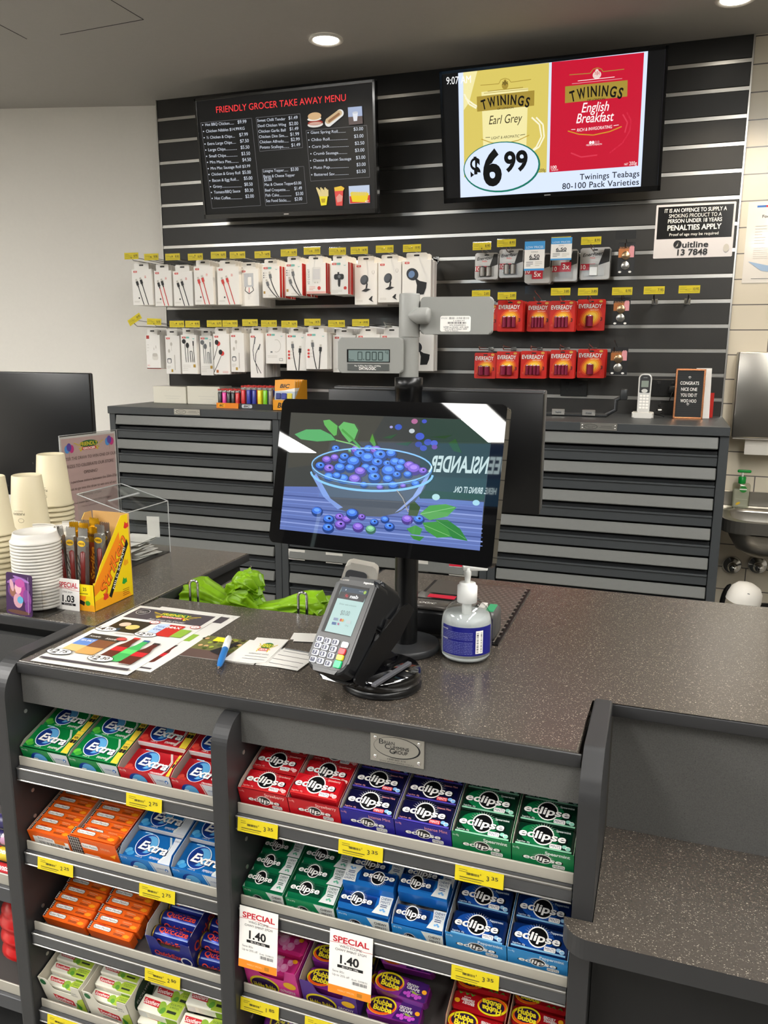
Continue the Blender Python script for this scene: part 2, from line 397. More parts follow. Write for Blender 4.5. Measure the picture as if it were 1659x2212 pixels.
# ---------------------------------------------------------------- televisions
def television(cs,y0,lab,sh):
    M,w,h=quad(cs,y0); r=root('television',lab,'television',M)
    fr=c('#0b0b0c',.18,coat=.5)
    b=MB(); t=.012
    b.box(-w/2,w/2,-h/2,h/2,-.028,-.006,fr,.003)
    b.box(-w/2,w/2,h/2-t,h/2,-.008,.002,fr,.001); b.box(-w/2,w/2,-h/2,-h/2+.020,-.008,.002,fr,.001)
    b.box(-w/2,-w/2+t,-h/2,h/2,-.008,.002,fr,.001); b.box(w/2-t,w/2,-h/2,h/2,-.008,.002,fr,.001)
    b.box(-w*.33,w*.33,-h*.42,h*.25,-.045,-.026,c('#111112',.5),.01)
    p=Pr(b,(0,-h/2+.010,.002),X3,Y3); p.rrect(-.013,-.0025,.026,.004,c("#b9b9b9",.4))
    b.build('casing',r)
    b=MB(); b.box(-w/2+t,w/2-t,-h/2+.02,h/2-t,-.006,-.002,em('#060607',1))
    p=face(b,M,eps=.0001,z0=-.0015); sh(p,w,h); b.build('screen',r)
    b=MB(); 
    b.box(-.08,.08,-.10,.06,-.060,-.05,c('#1a1a1a',.5))
    Mi=M.inverted(); P=M@Vector((0,-.02,-.06)); b.M=Mi; b.box(P.x-.03,P.x+.03,P.y-.01,D-.004,P.z-.03,P.z+.03,c('#1a1a1a',.5)); b.box(P.x-.12,P.x+.12,D-.014,D-.004,P.z-.1,P.z+.1,c('#1a1a1a',.5)); b.build('wall_bracket',r)
def scr1(p,w,h):
    p.k=(400,150,450/1659); L=em('#dfe6f2',.85); g=em('#8f8f93',.5)
    p.pt('FRIENDLY GROCER TAKE AWAY MENU',(245,322),(1278,222),50,em('#ff3b3f',.95))
    for q in ([(122,425),(527,388),(600,1083),(213,1107)],[(562,384),(913,353),(934,622),(592,652)],[(961,486),(1445,445),(1468,858),(998,890)],[(611,795),(943,772),(969,1066),(640,1085)]):
        p.pl(q+[q[0]],.0016,g)
    for row in '''Hot BBQ Chicken......|158,440,386,425|$9.99|416,418,486,414
Chicken Nibbles $14.99/KG|165,492,472,468
½ Chicken & Chips....|170,542,395,530|$7.99|430,520,498,515
Extra Large Chips.....|177,592,402,578|$7.50|436,570,505,566
Large Chips..............|183,640,410,628|$5.50|441,620,510,617
Small Chips..............|190,690,415,680|$3.50|447,670,516,668
Mrs Macs Pies.........|197,738,424,730|$4.50|455,719,523,716
Mrs Mac Sausage Roll $3.99|203,788,517,768
Chicken & Gravy Roll|209,835,438,822|$5.00|455,819,522,817
Bacon & Egg Roll....|216,884,427,873|$5.00|467,866,535,864
Gravy........................|222,932,450,925|$0.50|471,914,537,913
Tomato/BBQ Sauce|229,978,438,967|$0.30|475,962,541,961
Hot Coffee...............|235,1025,453,1020|$2.00|480,1010,547,1008
Giant Spring Roll.........|1000,502,1278,490|$3.00|1342,475,1417,471
Chiko Roll...................|1005,560,1295,547|$3.00|1346,532,1420,528
Corn Jack....................|1010,615,1302,603|$2.50|1352,588,1427,584
Crumb Sausage..........|1022,670,1290,660|$3.00|1353,644,1427,640
Cheese & Bacon Sausage|1019,725,1323,710|$3.00|1361,702,1435,698
Pluto Pup....................|1024,782,1302,770|$3.00|1366,758,1438,754
Battered Sav................|1029,837,1302,827|$3.50|1366,813,1438,809
-Sweet Chilli Tender|575,407,799,393|$1.49|824,386,896,382
-Devil Chicken Wing|580,450,804,438|$2.00|829,432,900,429
-Chicken Garlic Ball|585,494,801,482|$1.49|833,473,902,470
-Chicken Dim Sim.....|589,537,820,525|$1.99|838,516,908,513
-Chicken Alfredo......|594,578,825,569|$2.99|843,558,913,555
-Potato Scallops.......|598,620,829,612|$1.49|847,602,917,598
-Lasagne Topper......|622,808,821,800|$3.00|842,796,903,793
-Bacon & Cheese Topper|626,852,874,840|$3.00|630,878,690,874
-Mac & Cheese Topper$3.00|634,918,926,903
-Beef Croquette......|638,962,834,955|$1.49|871,947,931,944
-Fish Cake................|642,1002,847,997|$3.00|882,990,942,987
-Sea Food Sticks......|646,1046,842,1040|$2.00|874,1032,933,1029'''.split('\n'):
        f=row.split('|'); t=f[0]; a=[int(v) for v in f[1].split(',')]
        if t[0]=='-': t=t[1:]
        else: p.pe(a[0]-20,a[1]+2,5,5,L,8)
        p.pt(t,a[:2],a[2:],22,L)
        if len(f)>2: a=[int(v) for v in f[3].split(',')]; p.pt(f[2],a[:2],a[2:],26,L)
    # food pictures
    p.pe(1038,440,62,22,em('#eee9e0',.8)); p.pe(1038,425,60,20,em('#b0392c',.7)); p.pe(1030,395,56,16,em('#f4efe2',.85)); p.pe(1038,430,50,12,em('#e9b9a5',.7)); p.pe(1032,372,54,30,em('#dcb585',.85))
    for i in range(9): t=i/8; p.pe(1145+90*t,425-75*t,30,32,em('#f3f1ec',.8))
    for i in range(9): t=i/8; p.pe(1143+84*t,410-62*t,24,24,em('#d9bd92',.8))
    for i in range(9): t=i/8; p.pe(1150+76*t,412-56*t,9,12,em('#a8764f',.7))
    p.pp([(1298,303),(1410,293),(1414,372),(1302,382)],em('#a9b8d8',.85)); p.pp([(1302,380),(1414,370),(1417,432),(1308,443)],em('#6a5a58',.7))
    p.pp([(1335,345),(1378,342),(1372,410),(1345,413)],em('#e4e7ee',.9)); p.pe(1357,344,22,9,em('#c9cdd6',.9))
    p.pp([(1068,1000),(1140,995),(1128,1080),(1085,1085)],em('#f2df2c',.9)); p.pp([(1085,1030),(1120,1028),(1116,1060),(1090,1062)],em('#c9a81e',.8))
    for i in range(9): p.pl([(1075+8*i,1010),(1050+11*i,940+9*(i%3))],.007,em('#e9d493',.85))
    p.pp([(1190,945),(1262,935),(1256,1085),(1206,1085)],em('#e8514a',.85)); p.pp([(1190,940),(1245,928),(1272,945),(1262,965),(1195,970)],em('#f0c63c',.85)); p.pp([(1206,1020),(1230,990),(1258,1010),(1250,1050),(1215,1060)],em('#f1a292',.8))
    p.pp([(1305,930),(1470,920),(1475,1062),(1312,1070)],em('#c7d4ea',.85)); p.pp([(1312,1010),(1474,1000),(1475,1060),(1316,1068)],em('#d8402f',.85)); p.pp([(1318,985),(1330,975),(1465,985),(1450,1058),(1335,1055)],em('#efd11f',.9))
    for i in range(9): p.pl([(1325+14*i,1005),(1338+14*i,975)],.006,em('#e7d06a',.85))
    p.pt('47',(1435,1052),(1465,1050),18,em('#ffffff',.8))
def twin(p,x0,x1,ya,yb,h,m):
    ws=dict(zip('TWINGS',(22,36,6,26,27,19))); tot=sum(ws[q] for q in 'TWININGS')+7*8; k=(x1-x0)/tot; x=x0
    for q in 'TWININGS':
        w=ws[q]*k; t=(x+w/2-x0)/(x1-x0); y=ya+(yb-ya)*t+22*(2*t-1)**2-6; sl=(-.10+.28*(2*t-1))
        p.pt(q,(x,y-sl*w/2),(x+w,y+sl*w/2),h,m,b=.05); x+=w+8*k
def scr2(p,w,h):
    p.k=(930,80,729/1659); wh=em('#d7e4ff',1.02); y1=em('#dcc964',.95); y2=em('#efe5a4',1.0); rd=em('#cf1233',.9); rd2=em('#e23a52',.9); go=em('#b59a3c',.8); dk=em('#17120c',.5); wt=em('#fff4f2',1)
    p.pp([(135,163),(1070,58),(1033,737),(147,797)],wh)
    p.pp([(160,173),(583,126),(570,665),(165,690)],y1)
    p.pp([(250,270),(480,250),(470,560),(260,580)],y2); p.pp([(160,173),(230,166),(190,320),(163,360)],y2)
    for dx in (0,22): p.pl([(497+dx,395),(535+dx*.8,430),(545+dx*.6,490),(520+dx*.6,540),(480,575)],.006,em('#f5f0cf',1))
    for dx in (0,20): p.pl([(165+dx*.3,280+dx),(190+dx,330),(225+dx,350)],.006,em('#f5f0cf',1))
    p.pl([(245,237),(335,230)],.0022,go); p.pl([(395,222),(494,208)],.0022,go); p.pl([(335,230),(345,210),(365,203),(385,208),(395,222)],.0022,go)
    p.pe(366,237,16,20,go); p.pe(366,217,7,9,go); p.pt('*',(352,235),(380,233),34,dk)
    p.pl([(280,267),(455,247)],.0025,go); p.pl([(262,277),(480,255)],.0018,go)
    p.pp([(227,293),(511,262),(509,337),(229,367)],go)
    twin(p,250,487,321,308,46,dk)
    p.pt('OF LONDON',(328,353),(408,346),9,dk,b=.02)
    p.pt('Earl Grey',(287,409),(451,396),42,em('#4a3d20',.6),sh=.25)
    p.pl([(270,494),(293,493)],.002,dk); p.pl([(440,483),(465,478)],.002,dk); p.pt('LIGHT & AROMATIC',(298,497),(437,486),13,dk,sh=.15)
    p.pl([(250,502),(300,520),(360,524),(430,508),(485,482)],.003,em('#caa436',.85))
    p.pt('200g',(534,656),(565,653),15,dk)
    p.pp([(596,124),(1050,76),(1020,633),(584,665)],rd)
    for q in ([(965,370),(985,410),(980,460),(945,520),(880,570)],[(945,380),(968,420),(955,470)],[(690,570),(740,590),(820,580)]): p.pl(q,.005,rd2)
    p.pl([(683,186),(785,178)],.0025,go); p.pl([(848,170),(952,158)],.0025,go); p.pl([(785,178),(800,158),(820,151),(840,157),(848,170)],.0025,go)
    p.pe(818,186,21,20,em('#f2d7cf',.9)); p.pe(818,166,8,9,em('#f2d7cf',.9)); p.pt('*',(806,186),(832,184),30,rd)
    p.pl([(724,216),(905,196)],.002,wt); p.pl([(695,230),(942,204)],.002,em('#e9a0a8',.9))
    p.pp([(662,243),(969,212),(967,292),(661,325)],go)
    twin(p,686,945,280,263,50,dk)
    p.pt('OF LONDON',(770,311),(858,303),10,dk,b=.02)
    p.pt('English',(743,348),(878,338),46,wt,sh=.25,b=.012); p.pt('Breakfast',(717,401),(902,388),46,wt,sh=.25,b=.012)
    p.pt('RICH & INVIGORATING',(720,458),(893,440),15,wt,sh=.15,b=.01); p.pl([(692,455),(712,454)],.002,wt); p.pl([(900,436),(925,432)],.002,wt)
    p.pl([(675,462),(730,478),(800,482),(880,465),(940,440)],.004,em('#d99a2b',.9))
    for i in range(4): p.pe(786+13*i,519-i,6,8,wt if i<2 else em('#d76a78',.9))
    p.pt('MEDIUM STRENGTH',(766,532),(842,526),8,wt)
    p.pt('100',(592,641),(620,639),15,wt,b=.02); p.pt('TEABAGS',(592,655),(627,652),7,wt); p.pt('NET',(953,626),(972,624),10,wt); p.pt('200g',(977,622),(1014,619),18,wt)
    p.pe(348,640,191,126,em('#12806a',.8),40); p.pe(346,638,184,119,wh,40)
    p.pt('$',(196,647),(246,642),100,em('#050505',.1),b=.06); p.pt('6',(258,648),(350,640),160,em('#050505',.1),b=.07); p.pt('99',(362,615),(478,605),92,em('#050505',.1),b=.06)
    k=em('#0b1016',.3); p.pt('Twinings Teabags',(734,688),(1027,670),28,k,b=.015,sp=1.05); p.pt('80-100 Pack Varieties',(648,734),(1025,711),28,k,b=.015,sp=1.05)
    p.pt('9:07 AM',(78,216),(199,207),36,em('#ffffff',1))
television([(415,214),(805,171),(820,460),(445,473)],3.44,'black television showing a white on black take away menu, high on the slat wall',scr1)
television([(950,155),(1447,97),(1425,412),(958,440)],3.44,'black television showing yellow and red tea packs with a price, high on the slat wall',scr2)
# ---------------------------------------------------------------- back cabinets with flap-front drawers
m_cab=c('#3f4244',.42,noise=.05,nscale=40); m_flap=c('#6f706d',.38,.0,noise=.05,nscale=90); m_cabd=c('#202224',.5); m_void=c('#0a0a0a',.7)
m_plate=c('#b9b6ae',.3,.85)
def plate(b,M,w,h,small=True):
    p=Pr(b,(0,0,.0018),X3,Y3)
    b.box(-w/2,w/2,-h/2,h/2,0,.0018,m_plate,.0006)
    dk=c('#15171b',.5)
    for sx in (-1,1):
        for sy in (-1,1): b.sph(sx*(w/2-.0075),sy*(h/2-.0075),.0018,.0032,.0032,.0016,c('#dedcd6',.25,.9),10,4)
    return p,dk
def cabinet(x0,x1,lab,rows,open_top=True):
    yf,zt,t=3.15,1.232,.032
    r=root('drawer_cabinet',lab,'cabinet',T((x0+x1)/2,yf,0),group=None); w=(x1-x0)/2; dp=D-.004-yf
    b=MB(); b.box(-w,w,-.012,dp,zt-.034,zt,m_cab,.002); b.box(-w,-w+t,0,dp,0,zt-.034,m_cab,.0015); b.box(w-t,w,0,dp,0,zt-.034,m_cab,.0015)
    b.box(-w+t,w-t,dp-.01,dp,0,zt-.034,m_cab); b.box(-w+t,w-t,.06,dp-.01,.08,zt-.05,m_void); b.box(-w+t,w-t,.02,.06,0,.08,m_cabd); b.build('body',r)
    first=None
    for i in range(rows):
        z=1.192-.1135*i
        if first is None:
            b=MB(); M=T(0,.004,z)@R(math.radians(-14),'X'); b.M=M; b.box(-w+t+.006,w-t-.004,-.004,.012,-.044,0,m_flap,.0025); b.M=Matrix()
            fl=b.build('flap',r)
            b=MB(); b.box(-w+t+.002,w-t-.002,.008,.05,-.108,-.066,m_cab,.002); b.box(-w+t+.002,w-t-.002,.002,.012,-.074,-.066,m_cab,.002); b.box(-w+t+.002,w-t-.002,.022,.05,-.066,-.054,m_cabd,.001)
            rl=b.build('price_rail',r); rl.location=(0,0,z); first=z
        else:
            q=fl.copy(); COL.objects.link(q); q.parent=r; q.location=(0,0,z-first)
            q=rl.copy(); COL.objects.link(q); q.parent=r; q.location=(0,0,z)
    return r
CBL=cabinet(-2.472,-1.588,'charcoal flap-front drawer cabinet under the lighters and the two wrapped white boxes',9)
CBM=cabinet(-1.586,-.652,'charcoal flap-front drawer cabinet mostly hidden behind the customer screen, with shelf prices',9)
CBR=cabinet(-.650,.222,'charcoal flap-front drawer cabinet under the cordless phone and the letter board',9)
def nameplate(P,lab,w=.135,h=.026):
    M=frame(P,X3,Z3); b=MB(); p,dk=plate(b,M,w,h)
    p.ell(-w*.22,0,w*.19,h*.38,dk); p.ell(-w*.22,0,w*.178,h*.33,m_plate)
    p.txt('BRIAN CUMMINS',-w*.22,.002,.003,dk,w=w*.27); p.txt('GROUP',-w*.22,-.003,.003,dk,w=w*.15)
    p.rect(w*.06,.002,w*.3,.001,dk); p.rect(w*.02,-.003,w*.36,.0008,dk)
    b.build('maker_plate',M=M,label=lab,cat='plate')
nameplate(ony(404,890,3.136),'small metal maker plate on the top rail of the cabinet under the lighters')
nameplate(ony(1293,922,3.136),'small metal maker plate on the top rail of the cabinet under the cordless phone')
def shelf_price(px,py,t,top,lab,red=False):
    P=ony(px,py,3.148); M=frame((P.x,3.148,P.z),X3,Z3); b=MB(); b.box(-.04,.04,-.024,.024,0,.001,c('#d9d6cf',.4))
    p=Pr(b,(0,0,.001),X3,Y3,.0004)
    if red: p.rect(-.04,.016,.08,.008,c('#d81e3c',.4))
    p.txt(t,0,-.007,.016,c('#222222',.5),w=.066); p.txt(top,0,.011,.006,c('#444444',.5),w=.05); b.build('shelf_price',M=M,label=lab,cat='price ticket')
shelf_price(641,1198,'$52.95','Longbeach 20g','white shelf price $52.95 nearest the left end of the middle cabinet')
shelf_price(722,1206,'$52.95','Rothmans 25g','white shelf price $52.95 just above the folded white scanner stand')
shelf_price(990,1232,'$118.95','Champion 50g','white and red shelf price $118.95 behind the sanitizer pump',True)
shelf_price(905,1222,'','','blank white shelf price beside the black pole, under the customer screen')
# ---------------------------------------------------------------- service counter
m_top=speckle('#413b35','#b5ab9a',scale=640,rough=.26,spec=1.0)
m_fas=speckle('#565553','#353433',scale=900,rough=.5)
m_edge=c('#303031',.42,noise=.06,nscale=70); m_pan=speckle('#3b3c3d','#232425',scale=800,rough=.5); m_in=speckle('#363636','#262626',scale=800,rough=.6)
DX=(-.985,-.575,-.056)      # divider centres
def rounded(pts,rad,n=6):
    """outline with given corner radii"""
    o=[]
    for i,(x,y) in enumerate(pts):
        r=rad[i] if isinstance(rad,(list,tuple)) else rad
        if r<=0: o.append((x,y)); continue
        P=Vector((x,y)); a=(Vector(pts[i-1])-P).normalized(); b_=(Vector(pts[(i+1)%len(pts)])-P).normalized()
        ang=a.angle(b_); k=r/math.tan(ang/2); A=P+a*k; B=P+b_*k
        cc=P+(a+b_).normalized()*(r/math.sin(ang/2)); v0=A-cc; v1=B-cc; t=v0.angle(v1)
        s=1 if v0.x*v1.y-v0.y*v1.x>0 else -1
        for j in range(n+1):
            q=s*t*j/n; o.append((cc.x+v0.x*math.cos(q)-v0.y*math.sin(q),cc.y+v0.x*math.sin(q)+v0.y*math.cos(q)))
    return o
wt=root('counter_worktop','speckled dark grey laminate worktop of the front service counter','worktop',T(0,0,1.0))
out=[(DX[0]+.0165,.968),(DX[2]-.019,.968),(DX[2]-.019,1.135),(1.6,1.135),(1.6,1.70),(-.592,1.70),(-.592,1.337),(-.952,1.337),(-.952,1.14),(DX[0]+.0165,1.14)]
b=MB(); b.prism(rounded(out,0),-.018,0,m_top,.003,3,None); b.build('top',wt)
b=MB(); 
def band(b,p,q,h=.0185,t=.004,z=-.0015):
    d=(Vector(q)-Vector(p)); L=d.length; d.normalize(); n=Vector((d.y,-d.x)); a=Vector(p)
    M=b.M; b.M=M@Matrix(((d.x,n.x,0,a.x),(d.y,n.y,0,a.y),(0,0,1,z),(0,0,0,1))); b.box(0,L,0,t,-h,0,m_edge,.0012,2); b.M=M
band(b,(DX[0]+.0165,.968),(DX[2]-.0145,.968)); band(b,(DX[2]-.0145,1.135),(1.6,1.135)); band(b,(-.592,1.337),(-.952,1.337)); band(b,(1.6,1.70),(-.592,1.70)); band(b,(-.592,1.70),(-.592,1.337))
b.build('edge_band',wt,label='plain charcoal edge band')
# candy display unit under the worktop
du=root('candy_display_unit','charcoal display unit with two bays of sloping candy shelves under the worktop','display unit',T(0,0,0))
b=MB(); b.box(DX[0]+.016,DX[2]-.014,.972,.99,.926,.9795,m_fas); b.box(-.969,DX[2],1.305,1.32,.06,.975,m_in); b.box(DX[0]+.016,DX[2]-.014,1.0,1.30,.96,.973,m_in); b.box(DX[0]+.016,DX[2]-.014,1.0,1.3,.0,.10,m_in); b.box(DX[2]-.010,DX[2]+.010,1.128,1.304,0,.97,m_in); b.build('body',du)
def divider(x,pts,rad,lab=None,w=.026):
    b=MB(Matrix(((0,0,1,x-w/2),(1,0,0,0),(0,1,0,0),(0,0,0,1)))); o=rounded(pts,rad,14)
    
    # soft pvc edging following the front and top
    b.prism(o,0.0,w,m_edge,.004,3)
    o2=[(y+(.002 if y<1.0 else 0),z) for y,z in o]
    o3=b.build('side_panel',du,label=lab); return o3
divider(DX[0],[(.935,0),(1.138,0),(1.138,1.004),(.935,1.004)],[0,0,0,.06],None,.03)
divider(DX[1],[(.928,0),(1.30,0),(1.30,.974),(.928,.974)],[0,0,0,.045],None,.026)
divider(DX[2],[(.932,0),(1.127,0),(1.127,1.006),(.975,1.006),(.945,.985),(.932,.955)],[0,0,.0,.02,.04,.05],None,.026)
b=MB()
for x in (DX[0]+.0155,DX[1]+.0135,DX[1]-.0135,DX[2]-.0135):
    for y in (.975,1.20):
        for z in [.62+.048*i for i in range(7)]+[.35+.048*i for i in range(5)]:
            b.M=T(x,y,z)@R(PI/2,'Y'); b.lathe([(.0025,-.001),(.0035,.0),(.0035,.001)],c('#c9c6be',.3,.8),8)
b.M=Matrix(); b.build('shelf_pin_socket',du,kind='stuff',label='small metal pin sockets in the side panels')
LIPZ=(.839,.684,.529,.374); SLOPE=math.radians(17)
m_lip=c('#b3aea2',.38,.25); m_rail=c('#4a4b4e',.35,.3); m_chr=c('#8c8a87',.34,1)
BAYS=((DX[0]+.0165,DX[1]-.0145),(DX[1]+.0145,DX[2]-.0145))
def shelf_frame(bay,k,x=0,yo=0):
    """frame on the sloping shelf board: x along the shelf, y up the slope, z square to it"""
    return frame((x,.966,LIPZ[k]-.023),X3,(0,math.cos(SLOPE),math.sin(SLOPE)))
for bay in (0,1):
    x0,x1=BAYS[bay]
    for k in range(4):
        b=MB(frame((0,.966,LIPZ[k]-.023),X3,(0,math.cos(SLOPE),math.sin(SLOPE)))); b.box(x0,x1,-.010,.30,-.006,0,c('#4a4644',.5)); sh=b.build('shelf_board',du)
        b=MB(); z=LIPZ[k]; b.box(x0,x1,.951,.954,z-.016,z,m_lip,.0007); b.box(x0,x1,.954,.957,z-.034,z-.030,m_lip); b.build('front_lip',sh,label='pale metal front lip')
        b=MB(); b.box(x0,x1,.944,.952,z-.037,z-.016,m_rail,.001); b.box(x0,x1,.9425,.9465,z-.020,z-.016,m_chr,.001); b.box(x0,x1,.9425,.9465,z-.040,z-.037,m_chr,.001); b.box(x0,x1,.9425,.9435,z-.037,z-.020,glass(tint=.05,rough=.08)); b.build('ticket_rail',sh,label='grey ticket rail with clear cover')
# big maker plate on the fascia
P=(ony(798,1578,.9715)+ony(803,1641,.9715))/2; Q=ony(917,1628,.9715); w=Q.x-P.x; h=ony(798,1578,.9715).z-ony(803,1641,.9715).z
M=frame(((P.x+Q.x)/2,.9718,P.z),X3,Z3); b=MB(); p,dk=plate(b,M,w,h); p.eps=.00012
p.mb.M=Matrix(); sc_=h/.058; sx_=w/.083; p.ell(.000,.004*sc_,.036*sx_,.021*sc_,dk,40); p.ell(-.001,.0045*sc_,.0345*sx_,.0198*sc_,m_plate,40)
for t,x,y,hh,ww in (('B',-.024,.013,.0095,.007),('RIAN',-.0115,.012,.0065,.016),('C',-.0145,.005,.0095,.008),('UMMINS',.0045,.0045,.0065,.028),('G',-.007,-.003,.0095,.008),('ROUP',.007,-.0035,.0065,.019)): p.txt(t,x*sx_,y*sc_,hh*sc_,dk,w=ww*sx_)
p.txt('1300 662 214',0,-.0195*sc_,.0022,dk,w=.026); p.txt('WWW.BRIANCUMMINS.COM.AU',0,-.0247*sc_,.0019,dk,w=.05)
b.build('maker_plate',M=M,label='large riveted metal maker plate on the counter fascia above the red cartons',cat='plate')
# lower ledge and cupboard to the right
rl=root('lower_counter','charcoal counter front with a low speckled bag ledge beside the candy bays','counter',T(0,0,0))
b=MB(); b.box(DX[2]+.014,1.6,1.155,1.17,0,.979,m_fas); b.build('front_panel',rl)
ou=[(DX[2]-.022,.896),(1.6,.896),(1.6,1.154),(DX[2]+.014,1.154),(DX[2]+.014,.931),(DX[2]-.022,.931)]
b=MB(T(0,0,.79)); b.prism(rounded(ou,[.034,0,0,0,0,0],10),-.028,0,m_top,0,2,m_edge); b.build('ledge',rl)
b=MB(); b.box(DX[2]+.014,1.6,.985,1.0,0,.762,c('#1b1b1c',.55)); b.build('cupboard_front',rl)
# left counter (coffee cups) and its lower shelves
lc=root('coffee_counter','dark speckled side counter carrying the coffee cups, joined to the service counter','counter',T(0,0,1.0))
b=MB(); b.prism([(-2.3,1.145),(-.960,1.145),(-.960,1.72),(-2.3,1.72)],-.022,0,m_top,.002); b.build('top',lc)
b=MB(); band(b,(-2.3,1.145),(-1.003,1.145)); band(b,(-.960,1.345),(-.960,1.72)); b.build('edge_band',lc,label='plain charcoal edge band')
b=MB(); b.box(-2.3,-.972,1.165,1.70,-.99,-.022,c('#161616',.5)); b.build('body',lc)
lg=root('side_display_unit','charcoal candy display unit left of the service counter, cut by the photo edge','display unit',T(0,0,0))
b=MB(); b.box(-1.7,-1.002,1.14,1.155,0,.96,m_in); b.box(-1.7,-1.002,.98,1.14,.0,.1,m_in); b.build('body',lg)
for z in (.606,.384):
    b=MB(frame((0,.966,z-.03),X3,(0,math.cos(.1),math.sin(.1)))); b.box(-1.7,-1.002,-.01,.17,-.006,0,c('#4a4644',.5)); sh=b.build('shelf_board',lg)
    b=MB(); b.box(-1.7,-1.004,.951,.954,z-.021,z,m_lip,.0007); b.build('front_lip',sh); b=MB(); b.box(-1.7,-1.004,.944,.952,z-.049,z-.021,m_rail,.001); b.build('ticket_rail',sh)
# ---------------------------------------------------------------- pegs and hanging goods on the slat wall
m_wire=c('#b8b6b0',.2,1); m_dkw=c('#2a2a2a',.3,.6); m_yel=c('#dac61a',.5); m_tk=c('#3a3822',.6); m_clr=glass(tint=.10,rough=.06)
m_red=c('#d5362f',.45); m_wh=c('#efe9de',.5); m_k=c('#151517',.45); m_g=c('#6b6d70',.45); m_lg=c('#c9c4bb',.5); m_teal=c('#7cc4bb',.5); m_pw=c('#f6f3ee',.4)
def peg(tx,ty,price,lab,zg,yt=3.28,kind='yellow',tilt=0,group=None,bare=False):
    P=ony(tx,ty,yt); x=P.x; r=root('peg_hook',lab,'hook',T(x,0,0),group)
    mw=m_dkw if bare else m_wire
    b=MB(); b.tube([(0,D-.002,zg),(0,D-.02,zg),(0,yt+.015,zg),(0,yt-.005,zg+.012)],.0022,mw,6); b.box(-.012,.012,D-.004,D+.002,zg-.012,zg+.012,m_wire); b.build('product_wire',r)
    b=MB(); b.tube([(0,D-.01,zg+.008),(0,yt+.012,P.z-.004),(0,yt+.004,P.z)],.0016,mw,6); b.build('ticket_arm',r)
    b=MB(T(0,yt,P.z)@R(tilt,'Y')@R(PI/2,'X'))
    b.box(-.039,.039,-.015,.018,-.0015,0,m_clr if kind=='clear' else c('#1b1b1b',.4) if kind=='dark' else m_clr); b.build('ticket_holder',r)
    if kind=='yellow':
        b=MB(T(0,yt,P.z)@R(tilt,'Y')@R(PI/2,'X')); b.box(-.0385,.0385,-.0145,.0145,.0002,.0010,m_yel); p=Pr(b,(0,0,.0010),X3,Y3,.0003,.0004)
        p.lines(-.034,.007,.03,3,.004,.0007,m_tk,int(tx)); p.lines(-.014,.0,.022,2,.004,.0007,m_tk,int(ty)); p.rect(-.034,-.0085,.068,.0007,m_tk); p.txt(price,.024,.001,.010,m_tk,w=.021,b=.02); b.build('price_ticket',r,label='small yellow price ticket')
    return x
RED=(0,0)
